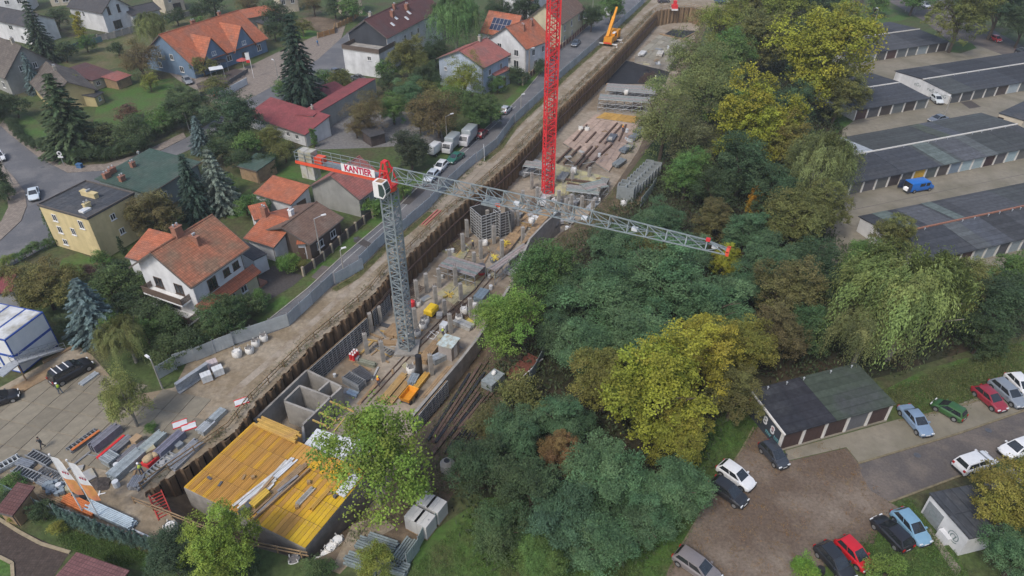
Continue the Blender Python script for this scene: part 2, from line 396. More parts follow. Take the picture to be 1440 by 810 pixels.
b = MB(); kp = [T(13,-40,475), T(13,0,495), T(13,110,565), T(13,230,630), T(13,395,680)]
for a_, c_ in zip(kp, kp[1:]): b.beam(a_ + Vector((0, 0, .06)), c_ + Vector((0, 0, .06)), .3, .16)
struct(b.build('edging', mat('edging_stone', (0.27, 0.225, 0.15), var=0.2)))
b = MB(); kp = [T(13,-60,680), T(13,0,705), T(13,70,740), T(13,75,830)]
for a_, c_ in zip(kp, kp[1:]): b.beam(a_ + Vector((0, 0, .06)), c_ + Vector((0, 0, .06)), .3, .16)
struct(b.build('edging', MATS['edging_stone']))
sheet('lawn', [T(13,-60,690), T(13,0,715), T(13,60,750), T(13,65,830), T(13,-60,830)], 0.03, M_lawn)

# ---- garage colony and car park on the right
sheet('garage_yard', Ws((1150,365),(1180,262),(1186,165),(1205,88),(1240,78),(1330,58),(1375,64),(1440,88),(1760,160),(1760,360),(1440,372),(1320,400)), 0.02, M_apron)
sheet('street', Ws((1250,2),(1230,-40),(1330,-40),(1345,22),(1385,36),(1440,66),(1760,118),(1760,160),(1440,88),(1375,64),(1332,56),(1300,30)), 0.024, M_asph2)
sheet('lawn', [T(4,480,110), T(4,660,30), T(4,820,100), T(4,700,125), T(4,490,150)], 0.022, M_lawn)
sheet('lawn', [T(4,350,620), T(4,420,610), T(4,480,680), T(4,380,750)], 0.026, M_lawn)
sheet('lawn', [T(4,1010,290), T(4,1040,240), T(4,1140,240), T(4,1170,270), T(4,1080,300)], 0.026, M_lawn)
# yard slab joints and repairs
for (xa, xb) in [((1187,262),(1440,222)), ((1200,295),(1440,245)), ((1195,175),(1440,120)), ((1215,92),(1340,68))]:
    ribbon('joint', [W(*xa), W(*xb)], .12, 0.024, M_asph2)
sheet('patch', [T(4,1080,575), T(4,1140,565), T(4,1195,600), T(4,1130,610)], 0.026, M_dark)
gravel_lot = sheet('gravel_lot', Ws((940,800),(958,768),(985,722),(1010,682),(1042,636),(1062,602),(1075,597),(1100,640),(1112,648),(1190,630),(1207,651),(1226,672),(1250,706),(1264,714),(1236,742),(1228,765),(1180,787),(1150,800),(1100,818),(1080,880),(915,880)), 0.02, M_gravel)
sheet('street', Ws((1207,650),(1260,634),(1345,609),(1440,576),(1760,470),(1760,540),(1440,634),(1330,676),(1250,706),(1224,690),(1212,668)), 0.024, M_asph2)
sheet('parking_strip', Ws((1104,634),(1108,648),(1190,629),(1207,650),(1345,609),(1440,576),(1760,470),(1760,440),(1440,540),(1385,555),(1300,585),(1262,590)), 0.03, M_apron)
for pts in ([(1207,652),(1260,636),(1345,611),(1440,578),(1760,472)], [(1250,707),(1330,677),(1440,635),(1760,541)], [(1264,592),(1345,573),(1440,543)]):
    b = MB(); w_ = Ws(*pts)
    for a_, c_ in zip(w_, w_[1:]): b.beam(a_ + Vector((0, 0, .03)), c_ + Vector((0, 0, .03)), .2, .14)
    struct(b.build('kerb', mat('mossy_kerb', (0.16, 0.135, 0.085), var=0.3)))
b = MB(); w_ = Ws((950,782),(985,722),(1010,682),(1042,634),(1060,601))
for a_, c_ in zip(w_, w_[1:]): b.beam(a_ + Vector((0, 0, .03)), c_ + Vector((0, 0, .03)), .16, .16)
struct(b.build('kerb', MATS['mossy_kerb']))
sheet('footpath', Ws((1300,744),(1308,742),(1352,800),(1345,812)), 0.02, M_apron)
sheet('lawn', Ws((1236,744),(1266,714),(1278,702),(1380,830),(1110,830),(1150,802),(1182,789),(1230,768)), 0.012, M_lawn)
sheet('lawn', Ws((590,760),(680,700),(900,690),(1040,560),(1075,590),(1010,682),(950,790),(920,860),(560,860)), 0.012, M_lawn)
sheet('lawn', Ws((1220,560),(1300,520),(1440,480),(1760,380),(1760,440),(1440,540),(1385,553),(1300,583),(1262,588)), 0.014, M_lawn)
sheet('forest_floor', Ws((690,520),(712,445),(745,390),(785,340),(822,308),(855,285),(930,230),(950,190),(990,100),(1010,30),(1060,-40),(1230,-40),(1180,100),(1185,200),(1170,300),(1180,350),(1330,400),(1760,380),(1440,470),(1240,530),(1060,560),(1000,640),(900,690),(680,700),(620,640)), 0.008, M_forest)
# trodden strip beside the excavation
sheet('dirt_strip', Rw[3:15] + Ws((500,790),(560,810),(590,770),(640,690),(700,580),(735,500),(760,430),(830,335),(900,285),(930,225)), 0.01, M_mud)
sheet('dirt_strip', [T(14,540,520), T(14,700,470), T(14,780,540), T(14,640,620), T(14,470,800), T(14,420,780)], 0.02, M_dirt)
# ================================================================ HOUSES
def rmat(name, col, ax, pitch=0.34, cross=0.3, tone=0.62, **k):
    return mat(name + '_' + ax, col, rough=k.pop('rough', 0.75), course=(ax, pitch, cross, tone), bump=0.6, **k)
ROOFS = {
 'orange': dict(col=(0.38, 0.122, 0.062), var=0.2, scale=1.2, col2=(0.30, 0.125, 0.08), scale2=0.35),
 'mossy': dict(col=(0.36, 0.14, 0.08), var=0.22, scale=1.5, col2=(0.235, 0.145, 0.095), scale2=0.28, mix2=(0.42, 0.62)),
 'red': dict(col=(0.24, 0.062, 0.066), var=0.14, scale=0.8, col2=(0.2, 0.058, 0.058), scale2=0.3),
 'faded': dict(col=(0.32, 0.115, 0.095), var=0.14, scale=0.8, col2=(0.25, 0.12, 0.105), scale2=0.3),
 'brown': dict(col=(0.165, 0.105, 0.078), var=0.2, scale=1.2, col2=(0.165, 0.12, 0.095), scale2=0.3),
 'maroon': dict(col=(0.115, 0.05, 0.047), var=0.12, scale=0.8, col2=(0.095, 0.056, 0.055), scale2=0.2),
 'slate': dict(col=(0.06, 0.06, 0.064), var=0.2, scale=1.2, col2=(0.075, 0.07, 0.07), scale2=0.3),
 'greybrown': dict(col=(0.105, 0.088, 0.075), var=0.22, scale=1.2, col2=(0.14, 0.12, 0.10), scale2=0.3),
 'green': dict(col=(0.055, 0.095, 0.075), var=0.15, scale=1.2, col2=(0.08, 0.105, 0.085), scale2=0.2),
 'black': dict(col=(0.052, 0.057, 0.066), var=0.25, scale=2.0, col2=(0.075, 0.075, 0.078), scale2=0.25),
}
WALLS = {}
def wmat(name, col): return mat('wall_' + name, col, rough=0.9, var=0.08, scale=0.8, bump=0.1, bscale=20, streak=(1.0, 1.0, 0.15), col2=tuple(c * 0.86 for c in col), scale2=0.3)
M_frame = mat('window_frame', (0.62, 0.62, 0.61), rough=0.5, var=0.06)
M_framed = mat('dark_frame', (0.085, 0.055, 0.04), rough=0.6, var=0.1)
M_pane = glass_mat('window_pane', (0.028, 0.032, 0.036))
M_gut = mat('gutter', (0.11, 0.095, 0.085), rough=0.6)
M_brick = mat('chimney_brick', (0.26, 0.125, 0.085), var=0.25, scale=4, bump=0.3)
M_render = mat('chimney_render', (0.33, 0.30, 0.25), var=0.2, scale=3)
M_door = mat('house_door', (0.10, 0.065, 0.045), var=0.15)
M_metal = mat('galvanised', (0.36, 0.38, 0.40), rough=0.5, var=0.2, scale=3, metal=0.35)
M_steel = mat('dark_steel', (0.10, 0.105, 0.115), rough=0.55, var=0.2, scale=3, metal=0.3)
M_wood = mat('timber', (0.30, 0.205, 0.115), var=0.3, scale=1.5, bump=0.2, streak=None, col2=(0.22, 0.155, 0.095), scale2=0.8)
M_white = mat('white_paint', (0.66, 0.66, 0.65), rough=0.6, var=0.07, scale=2)
_wc = {}
def win_mesh(w_, h_, dark):
    k = (w_, h_, dark)
    if k in _wc: return _wc[k]
    f = MB(); t = 0.09
    f.box(-w_ / 2, w_ / 2, -.06, .02, 0, t); f.box(-w_ / 2, w_ / 2, -.06, .02, h_ - t, h_)
    f.box(-w_ / 2, -w_ / 2 + t, -.058, .02, t, h_ - t); f.box(w_ / 2 - t, w_ / 2, -.058, .02, t, h_ - t)
    for i in range(1, max(2, round(w_ / 0.75))):
        x = -w_ / 2 + w_ * i / max(2, round(w_ / 0.75)); f.box(x - .04, x + .04, -.055, .02, t, h_ - t)
    f.box(-w_ / 2 - .1, w_ / 2 + .1, -.16, .02, -.07, -.003)
    g = MB(); g.box(-w_ / 2 + .05, w_ / 2 - .05, -.02, .02, .05, h_ - .05)
    _wc[k] = (f.mesh('window', M_framed if dark else M_frame), g.mesh('pane', M_pane))
    return _wc[k]
class House:
    def __init__(s, name, label, A, B, C, ze, roofc, wallm, ridge='x', apex=None, rise=None, kind='gable', over=0.45,
                 wins=(), chims=(), cat='house', group=None, z0=0.0, apos='L', gut=True, doors=(), hips=False, rside=None, rstyle=None):
        a, b = W(*A, ze), W(*B, ze)
        ex = (b - a); Wd = ex.length; ex.normalize(); ey = Vector((-ex.y, ex.x, 0))
        Dp = C if isinstance(C, (int, float)) else (W(*C, ze) - a).dot(ey)
        ctr = a + ex * Wd / 2 + ey * Dp / 2; Dp = abs(Dp)
        s.ex, s.ey, s.Wd, s.Dp, s.ze, s.ctr, s.rz, s.over = ex, ey, Wd, Dp, ze, ctr, ang(a, b), over
        s.kind, s.ridge = kind, ridge
        if apex:
            if ridge == 'x': q = ctr + ex * (Wd / 2 * (-1 if apos == 'L' else 1)) - (ey * 0 if kind != 'mono' else -ey * Dp / 2)
            else: q = ctr - ey * Dp / 2
            rise = zat(q.y, apex[1]) - ze
        if rise is None: rise = 0.0
        s.rise = rise
        s.root = thing(name, label, cat, (ctr.x, ctr.y, z0), s.rz, group)
        hw, hd = Wd / 2 - over, Dp / 2 - over; s.hw, s.hd = hw, hd
        ze_, th = ze - z0, 0.16
        wb = MB()
        if kind == 'gable':
            if ridge == 'x':
                e = ze_ + rise * over / (Dp / 2) - th; pr = [(-hd, 0), (hd, 0), (hd, e), (0, ze_ + rise - th), (-hd, e)]
                vs = [(-hw, y, z) for y, z in pr] + [(hw, y, z) for y, z in pr]
            else:
                e = ze_ + rise * over / (Wd / 2) - th; pr = [(-hw, 0), (hw, 0), (hw, e), (0, ze_ + rise - th), (-hw, e)]
                vs = [(x, hd, z) for x, z in pr] + [(x, -hd, z) for x, z in pr]
            wb.add(vs, [(4, 3, 2, 1, 0), (5, 6, 7, 8, 9)] + [(i, (i + 1) % 5, 5 + (i + 1) % 5, 5 + i) for i in range(5)])
        elif kind == 'mono':
            k = rise / Dp; zf, zb = ze_ + k * over - th, ze_ + rise - k * over - th
            vs = [(-hw, -hd, 0), (hw, -hd, 0), (hw, hd, 0), (-hw, hd, 0), (-hw, -hd, zf), (hw, -hd, zf), (hw, hd, zb), (-hw, hd, zb)]
            wb.add(vs, [(3, 2, 1, 0), (4, 5, 6, 7), (0, 1, 5, 4), (1, 2, 6, 5), (2, 3, 7, 6), (3, 0, 4, 7)])
        else:
            wb.box(-hw, hw, -hd, hd, 0, ze_ - (0.0 if kind == 'none' else th))
        s.wall = wb.build('wall', wallm, s.root)
        rb = MB(); X, Y = Wd / 2, Dp / 2; ax = 'x' if ridge == 'x' else 'y'
        if kind == 'gable':
            if ridge == 'x':
                rb.slab([(-X, -Y, ze_), (X, -Y, ze_), (X, 0, ze_ + rise), (-X, 0, ze_ + rise)], th); rb.slab([(-X, 0, ze_ + rise), (X, 0, ze_ + rise), (X, Y, ze_), (-X, Y, ze_)], th)
                cap = [(-X, 0, ze_ + rise + .04), (X, 0, ze_ + rise + .04)]; eav = [((-X, -Y - .06, ze_ - .12), (X, -Y - .06, ze_ - .12)), ((-X, Y + .06, ze_ - .12), (X, Y + .06, ze_ - .12))]
            else:
                rb.slab([(-X, -Y, ze_), (0, -Y, ze_ + rise), (0, Y, ze_ + rise), (-X, Y, ze_)], th); rb.slab([(0, -Y, ze_ + rise), (X, -Y, ze_), (X, Y, ze_), (0, Y, ze_ + rise)], th)
                cap = [(0, -Y, ze_ + rise + .04), (0, Y, ze_ + rise + .04)]; eav = [((-X - .06, -Y, ze_ - .12), (-X - .06, Y, ze_ - .12)), ((X + .06, -Y, ze_ - .12), (X + .06, Y, ze_ - .12))]
        elif kind == 'mono':
            rb.slab([(-X, -Y, ze_), (X, -Y, ze_), (X, Y, ze_ + rise), (-X, Y, ze_ + rise)], th); cap = None; eav = [((-X, -Y - .06, ze_ - .12), (X, -Y - .06, ze_ - .12))]
        else:
            rb.slab([(-X, -Y, ze_), (X, -Y, ze_), (X, Y, ze_), (-X, Y, ze_)], th); cap = None; eav = []
        if roofc in ROOFS:
            kw = dict(ROOFS[roofc]); st = dict(kind == 'flat' and dict(pitch=1.0, cross=30, tone=0.8) or {}); st.update(rstyle or {})
            rm = rmat('roof_' + roofc, kw.pop('col'), ax, **st, **kw)
        else: rm = roofc
        s.rm = rm
        if kind != 'none':
            s.roof = rb.build('roof', rm, s.root)
            if cap: MB().tube(cap[0], cap[1], .12, n=6).build('ridge_tile', rm, s.roof)
            if gut:
                for p, q in eav: MB().beam(p, q, .12, .12).build('gutter', M_gut, s.roof)
            if kind == 'gable':
                bb = MB()
                for sg in (-1, 1):
                    if ridge == 'x': pts = [(sg * (X + .02), -Y, ze_ - .1), (sg * (X + .02), 0, ze_ + rise - .1), (sg * (X + .02), Y, ze_ - .1)]
                    else: pts = [(-X, sg * (Y + .02), ze_ - .1), (0, sg * (Y + .02), ze_ + rise - .1), (X, sg * (Y + .02), ze_ - .1)]
                    for q0, q1 in ((pts[0], pts[1]), (pts[1], pts[2])): MB().beam(q0, q1, .05, .22).build('bargeboard', M_gut, s.roof)
        else: s.roof = s.wall
        pb = MB().tube((hw - .15, -hd - .06, 0), (hw - .15, -hd - .06, ze_ - .2), .05, n=5)
        if kind != 'none' and gut: pb.build('downpipe', M_frame if False else M_gut, s.root)
        for w_ in wins: s.window(*w_)
        for d_ in doors: s.window(*d_, door=True)
        for c_ in chims: s.chimney(*c_)
    def surf(s, x, y):
        if s.kind == 'gable': return s.ze + s.rise * (1 - (abs(y) / (s.Dp / 2) if s.ridge == 'x' else abs(x) / (s.Wd / 2)))
        if s.kind == 'mono': return s.ze + s.rise * (y / s.Dp + 0.5)
        return s.ze
    def window(s, side, u, z, w_, h_, dark=False, door=False):
        hw, hd = s.hw, s.hd
        pos = {'F': ((2 * u - 1) * hw, -hd, 0), 'R': (hw, (2 * u - 1) * hd, math.pi / 2), 'B': ((1 - 2 * u) * hw, hd, math.pi), 'L': (-hw, (1 - 2 * u) * hd, -math.pi / 2)}[side]
        if door:
            b = MB(); b.box(-w_ / 2, w_ / 2, -.05, .02, 0.02, h_); o = b.build('door', M_door, s.root); o.location = (pos[0], pos[1], z); o.rotation_euler = (0, 0, pos[2])
            MB().box(w_ / 2 - .2, w_ / 2 - .08, -.11, -.05, 1.0, 1.08).build('handle', M_metal, o); return
        f, g = win_mesh(w_, h_, dark)
        o = obj('window', f, s.root, (pos[0], pos[1], z), pos[2]); obj('pane', g, o)
    def chimney(s, fx, fy, w_, d_, h_, m=None, pots=2):
        x, y = fx * s.Wd / 2, fy * s.Dp / 2; z = s.surf(x, y) - (s.root.location.z)
        b = MB(); b.box(x - w_ / 2, x + w_ / 2, y - d_ / 2, y + d_ / 2, z - .5, z + h_); b.box(x - w_ / 2 - .07, x + w_ / 2 + .07, y - d_ / 2 - .07, y + d_ / 2 + .07, z + h_ + .002, z + h_ + .12)
        o = b.build('chimney', m or M_brick, s.roof)
        for i in range(pots):
            px_ = x + (i - (pots - 1) / 2) * w_ / max(pots, 1)
            q = MB(); q.tube((px_, y, z + h_ + .12), (px_, y, z + h_ + .45), .09, .09, n=6); q.tube((px_, y, z + h_ + .45), (px_, y, z + h_ + .55), .17, .03, n=6)
            q.build('chimney_cowl', M_metal, o)
    def dormer(s, x, wd, yr, zr, wallm):
        """front cross gable: from the front wall back to the main roof"""
        y0 = -s.Dp / 2 + .1; ze_ = s.ze; d = MB()
        d.add([(x - wd / 2, y0, ze_ - .2), (x + wd / 2, y0, ze_ - .2), (x, y0, zr - .1), (x, yr, zr - .1), (x - wd / 2, y0 + 1, ze_ - .2), (x + wd / 2, y0 + 1, ze_ - .2)], [(0, 1, 2), (0, 2, 3, 4), (2, 1, 5, 3)])
        o = d.build('dormer', wallm, s.root)
        r_ = MB(); e = .35; k = (zr - ze_) / (wd / 2)
        r_.slab([(x - wd / 2 - e, y0 - .35, ze_ - e * k), (x, y0 - .35, zr), (x, yr, zr), (x - wd / 2 - e, y0 + .5, ze_ - e * k)], .12)
        r_.slab([(x, y0 - .35, zr), (x + wd / 2 + e, y0 - .35, ze_ - e * k), (x + wd / 2 + e, y0 + .5, ze_ - e * k), (x, yr, zr)], .12)
        kw = dict(ROOFS['orange']); r_.build('dormer_roof', rmat('roof_orange', kw.pop('col'), 'y', **kw), o)
        f, g = win_mesh(1.3, 1.0, False); w2 = obj('window', f, o, (x, y0 - .02, ze_ + .55)); w2.name = 'dormer_window'
        w2.data = (lambda q: q)(f)
    def balcony(s, side, u0, u1, z, dep, dark):
        hw, hd = s.hw, s.hd
        x0, x1 = (2 * u0 - 1) * (hw if side == 'F' else hd), (2 * u1 - 1) * (hw if side == 'F' else hd)
        b = MB(); b.box(x0, x1, -dep, .0, z - .2, z)
        o = b.build('balcony', M_white, s.root)
        rl = MB(); n = max(4, int((x1 - x0) / .14))
        for i in range(n): xx = x0 + (x1 - x0) * i / n; rl.box(xx + .012, xx + (x1 - x0) / n - .012, -dep - .02, -dep + .02, z + .06, z + 1.0)
        for xx in (x0, x1):
            m_ = max(3, int(dep / .14))
            for i in range(m_): y = -dep * (i + .1) / m_; rl.box(xx - .02, xx + .02, y - dep / m_ + .04, y, z + .06, z + 1.0)
        rl.box(x0 - .05, x1 + .05, -dep - .05, -dep + .05, z + 1.0, z + 1.08)
        r_ = rl.build('railing', dark, o)
        off = {'F': ((0, -hd, 0), 0), 'L': ((-hw, 0, 0), -math.pi / 2)}[side]
        if side == 'L': pass
        o.location = off[0]; o.rotation_euler = (0, 0, off[1])
t1 = lambda X, Y: px(1, X, Y)
t2 = lambda X, Y: px(2, X, Y)
t3 = lambda X, Y: px(3, X, Y)
t4 = lambda X, Y: px(4, X, Y)
t5 = lambda X, Y: px(5, X, Y)
t6 = lambda X, Y: px(6, X, Y)
t8 = lambda X, Y: px(8, X, Y)
t9 = lambda X, Y: px(9, X, Y)
t12 = lambda X, Y: px(12, X, Y)
t13 = lambda X, Y: px(13, X, Y)
t16 = lambda X, Y: px(16, X, Y)
GW, CW, YW, BW, MW = wmat('grey', (0.27, 0.27, 0.25)), wmat('cream', (0.50, 0.44, 0.34)), wmat('yellow', (0.40, 0.33, 0.17)), wmat('blue', (0.135, 0.20, 0.285)), wmat('mustard', (0.56, 0.46, 0.25))
WW, LW, KW, PW = wmat('white', (0.58, 0.585, 0.59)), wmat('paleblue', (0.36, 0.42, 0.50)), wmat('dark', (0.045, 0.05, 0.06)), wmat('paleyellow', (0.5, 0.455, 0.31))

House('house', 'grey gabled house with brown tiled roof at the left edge beside the yellow house', t1(25, 440), t1(325, 362), 16, 4.2, 'greybrown', GW, 'y', apex=t1(105, 258), wins=[('F', .35, 4.6, 1.0, 1.3), ('F', .62, 4.6, 1.0, 1.3), ('L', .8, 1.2, 1.3, 1.4)], chims=[(0, -.5, .6, .6, 1.0, M_render)])
House('house', 'small yellow house with brown roof behind the tall dark spruce', t1(262, 565), t1(545, 503), t1(390, 395), 3.2, 'greybrown', YW, 'y', apex=t1(350, 458), wins=[('F', .82, 1.2, 1.3, 1.3), ('R', .5, 1.2, 1.2, 1.3)], chims=[(0, .1, .6, .5, .8, M_render)])
House('house', 'small annex with dark roof against the right wall of the yellow house', t1(530, 545), t1(580, 515), 3.5, 2.3, 'slate', YW, 'x', kind='mono', rise=.5, over=.2, wins=[('F', .5, .9, .9, .9)], cat='annex')
House('shed', 'dark brown roofed garden shed on the meadow beside the bushes', t1(515, 452), t1(650, 405), t1(585, 337), 2.5, 'maroon', CW, 'x', kind='mono', rise=.9, over=.3, wins=[('F', .2, .9, 1.0, 1.0)], doors=[('F', .6, 0, 1.0, 2.0)], cat='shed')
House('shed', 'low open shed with faded roof joined to the right of the dark garden shed', t1(652, 455), t1(740, 420), 4.5, 2.2, 'faded', M_wood, 'x', kind='mono', rise=.5, over=.3, cat='shed')
House('house', 'white house with green grey roof at the left edge near the top corner', t1(-120, 95), t1(145, 150), 9, 5.2, 'slate', WW, 'x', rise=2.2, wins=[('F', .62, 3.2, 1.8, 1.3), ('F', .8, .9, 1.2, 1.3)])
House('house', 'white house with tall windows cut off by the top left corner', t1(-140, -30), t1(140, -45), 9, 6.0, 'slate', WW, 'y', rise=3, wins=[('F', .82, 2.6, 1.3, 2.0), ('F', .55, 2.6, 1.4, 1.2)])
House('house', 'cream house cut off by the top edge left of the white gabled house', t1(240, -75), t1(430, -90), 9, 6.2, 'slate', CW, 'y', rise=2.5, wins=[('F', .2, 1.0, 1.0, 2.1), ('F', .82, 2.6, 1.0, 1.5), ('F', .5, 1.0, 1.8, 2.1)])
House('house', 'white house with steep dark roof and large garden window near the top', t1(570, 75), t1(733, 32), t1(445, 20), 5.6, 'slate', WW, 'y', apex=t1(645, -20), wins=[('F', .25, 4.6, .9, 2.2, True), ('F', .62, 4.6, .9, 2.2, True), ('F', .42, .5, 2.6, 2.2, True), ('L', .4, 3.5, .9, 1.5)])
House('house', 'low link building with dark roof right of the steep roofed white house', t1(735, 88), t1(905, 50), 7, 3.4, 'slate', WW, 'x', rise=1.5, cat='building')
House('house', 'cream house with wide garden window at the top edge behind the weeping tree', t1(905, -20), t1(1030, -45), 8, 5.4, 'slate', CW, 'x', rise=2.4, wins=[('F', .6, .6, 2.6, 2.0, True), ('F', .3, 3.2, .9, 1.2)])
hb = House('house', 'long blue house with orange tiled roof and front gables', t1(1078, 370), px(2, 70, 215), t1(886, 278), 3.4, 'orange', BW, 'x', apex=t1(935, 195), over=.5,
      wins=[('F', .1, 1.2, 1.6, 1.4), ('F', .3, 1.2, 1.6, 1.4), ('F', .46, 1.2, 1.6, 1.4), ('F', .88, 1.0, 1.4, 1.6), ('L', .35, 3.6, 1.2, 1.4), ('L', .6, 3.6, 1.2, 1.4), ('L', .3, 1.0, 1.2, 1.4), ('L', .75, 1.0, 1.4, 1.4)], doors=[('F', .66, 0, 1.4, 2.1)], chims=[(-.1, .15, 1.2, .6, 1.3), (.55, .1, .8, .6, 1.2)])
hb.dormer(-hb.Wd * .22, 7.5, 0.0, hb.ze + hb.rise * .80, BW); hb.dormer(hb.Wd * .17, 7.0, -0.4, hb.ze + hb.rise * .86, BW)
House('house', 'low outbuilding with orange roof strip at the top beside the vegetable yards', t2(-60, 105), t2(140, 68), 6, 3.0, 'orange', GW, 'x', kind='mono', rise=1.2, cat='outbuilding')
House('shed', 'lean to with grey sheet roof in front of the orange roofed outbuilding', t2(60, 142), t2(190, 97), 4.5, 2.6, 'slate', M_wood, 'x', kind='mono', rise=.5, cat='shed')
hd_ = House('house', 'long white house with dark brown roof, skylights and black gable', t2(503, 186), t2(736, 216), 30, 8.2, 'maroon', WW, 'y', apex=t2(602, 112), wins=[('R', .12, 5.2, 1.0, 1.4), ('R', .3, 5.2, 1.0, 1.4), ('R', .42, 5.2, 1.0, 1.4), ('R', .54, 5.2, 1.0, 1.4), ('R', .7, 5.2, 1.0, 1.4)], chims=[(.35, -.35, .8, 1.1, 1.3), (.35, .15, .8, 1.3, 1.3), (-.1, -.75, .7, .7, 1.0, M_render), (.1, -.1, .6, 1.0, 1.0)])
b = MB(); k_ = hd_.hw; e_ = hd_.surf(k_, 0); b.add([(-k_ + .1, -hd_.hd - .02, 5.9), (k_ - .1, -hd_.hd - .02, 5.9), (k_ - .1, -hd_.hd - .02, e_ - .3), (0, -hd_.hd - .02, hd_.ze + hd_.rise - .35), (-k_ + .1, -hd_.hd - .02, e_ - .3)], [(0, 1, 2, 3, 4)]); b.build('gable_cladding', KW, hd_.root)
for yy, xx in ((-.55, .62), (-.32, .45), (-.1, .66), (.1, .5)):
    x_, y_ = xx * hd_.Wd / 2, yy * hd_.Dp / 2; z_ = hd_.surf(x_, y_); sl_ = math.atan2(hd_.rise, hd_.Wd / 2)
    o = MB().box(-.6, .6, -.4, .4, .0, .1).build('skylight', M_frame, hd_.roof, loc=(x_, y_, z_)); o.rotation_euler = (0, sl_, 0)
    MB().box(-.45, .45, -.28, .28, .1, .115).build('pane', mat('skylight_glass', (0.5, .53, .56), rough=.2), o)
ht = House('house', 'white flat topped extension with brown walled roof terrace', t2(482, 272), t2(690, 302), t2(738, 250), 6.0, M_conc, WW, kind='flat', over=.12, gut=False, wins=[('F', .72, 4.0, 1.1, 1.0), ('R', .5, 2.6, .9, 1.0)], cat='extension')
b = MB(); X_, Y_ = ht.Wd / 2, ht.Dp / 2
b.box(-X_, X_, -Y_, -Y_ + .12, 6.002, 7.0); b.box(X_ - .12, X_, -Y_ + .122, Y_, 6.002, 7.0); b.box(-X_, -X_ + .12, -Y_ + .122, Y_, 6.002, 7.0)
b.build('parapet', mat('terrace_board', (0.11, 0.085, 0.07), var=.15), ht.root)
House('house', 'low outbuilding with red metal roof and one roof light by the long grey wall', t2(-60, 645), t2(275, 757), t2(310, 655), 2.7, 'red', WW, 'x', kind='mono', rise=1.7, over=.3, wins=[('F', .7, 1.0, 1.0, 1.0), ('F', .85, 1.0, 1.0, 1.0)], cat='outbuilding')
House('outbuilding', 'long grey walled outbuilding topped by a narrow red roof', t2(318, 650), t2(672, 440), 4.5, 4.3, 'red', GW, 'x', kind='mono', rise=-.5, over=.1, chims=[(-.75, 0, .4, .4, .8, M_render, 1)], cat='outbuilding', gut=False)
House('shed', 'small red roofed shed beside the tall dark spruce', t2(400, 540), t2(520, 500), 5, 2.6, 'red', M_wood, 'x', kind='mono', rise=.7, cat='shed')
hp = House('house', 'pale blue house with faded red roof near the middle of the street', t2(1010, 327), t2(1277, 382), t2(1387, 296), 6.4, 'faded', LW, 'y', apex=t2(1130, 284), wins=[('F', .45, 3.9, 1.1, 1.5), ('F', .52, 1.2, 2.4, 1.5), ('F', .15, 3.9, .8, .8), ('R', .25, 3.8, 1.0, 1.4), ('R', .25, 1.0, 1.0, 1.4), ('R', .7, 3.8, 1.0, 1.4)], chims=[(0, .45, .6, .6, 1.0, M_render)])
House('porch', 'faded red roofed entrance porch on the pale blue house', t2(1345, 425), t2(1432, 385), 3.6, 3.6, 'faded', LW, 'x', kind='mono', rise=.8, over=.2, doors=[('F', .6, 0, 1.0, 2.1)], cat='porch')
hs = House('house', 'white house with orange roof and solar panels behind the red mast', t2(1290, 222), t3(80, 278), 11, 6.0, 'orange', WW, 'y', apex=t2(1398, 152), wins=[('F', .3, 3.6, 1.4, 2.2), ('F', .75, 3.6, 1.4, 1.6), ('F', .3, .6, 1.6, 2.0), ('F', .75, .6, 1.6, 2.0), ('R', .3, 3.6, 1.2, 1.5), ('R', .7, 3.6, 1.2, 1.5), ('R', .4, .8, 1.4, 1.5)], chims=[(.3, -.2, 1.0, .6, 1.2), (.25, .5, .7, .6, 1.2)])
hs.balcony('F', .08, .6, 3.1, 1.2, M_framed)
hw2 = House('house', 'orange roofed rear wing of the white house, carrying blue solar panels', t2(1256, 182), t2(1440, 215), 9, 6.0, 'orange', WW, 'x', apex=t2(1310, 60), cat='house wing')
sp_ = math.atan2(hw2.rise, hw2.Dp / 2)
M_solar = mat('solar_cell', (0.012, 0.022, 0.055), rough=.15, var=.2, spec=.6)
for i in range(5):
    for j in range(2):
        x_, y_ = -hw2.Wd * .22 + i * 1.12, -hw2.Dp * .33 + j * 1.75 * math.cos(sp_)
        o = MB().box(-.52, .52, -.83, .83, .05, .1).build('solar_panel', M_metal, hw2.roof, loc=(x_, y_, hw2.surf(x_, y_))); o.rotation_euler = (sp_, 0, 0)
        MB().box(-.48, .48, -.79, .79, .1, .112).build('cell', M_solar, o)
House('house', 'cream house with brown roof right of the red mast by the street', t3(283, 138), t3(412, 46), 11, 6.3, 'brown', PW, 'x', apex=t3(195, 30), apos='L', wins=[('F', .15, 3.8, 1.1, 1.5), ('F', .45, 3.8, 1.1, 1.5), ('F', .8, 3.8, 1.1, 1.5), ('F', .15, 1, 1.1, 1.5), ('F', .5, 1, 1.1, 1.5)])
hm = House('house', 'mustard block house with dark flat roof on the street corner', t5(490, 420), t5(757, 274), t5(308, 292), 7.2, 'black', MW, kind='flat', over=.15, wins=[('F', .45, 5.0, .9, 1.0), ('F', .52, 2.2, .9, 1.0), ('L', .25, 5.0, 1.0, 1.2), ('L', .25, 2.9, 1.0, 1.2), ('L', .55, 3.3, .9, 1.2), ('L', .25, .8, 1.0, 1.0), ('L', .8, 5.0, 1.0, 1.4)], chims=[(.2, .05, .7, 3.0, .7, MW, 4), (-.42, -.45, 1.0, .5, .7, MW, 2)], rstyle=dict(pitch=1.0, cross=40, tone=.8))
b = MB(); X_, Y_ = hm.Wd / 2, hm.Dp / 2; z_ = 7.2
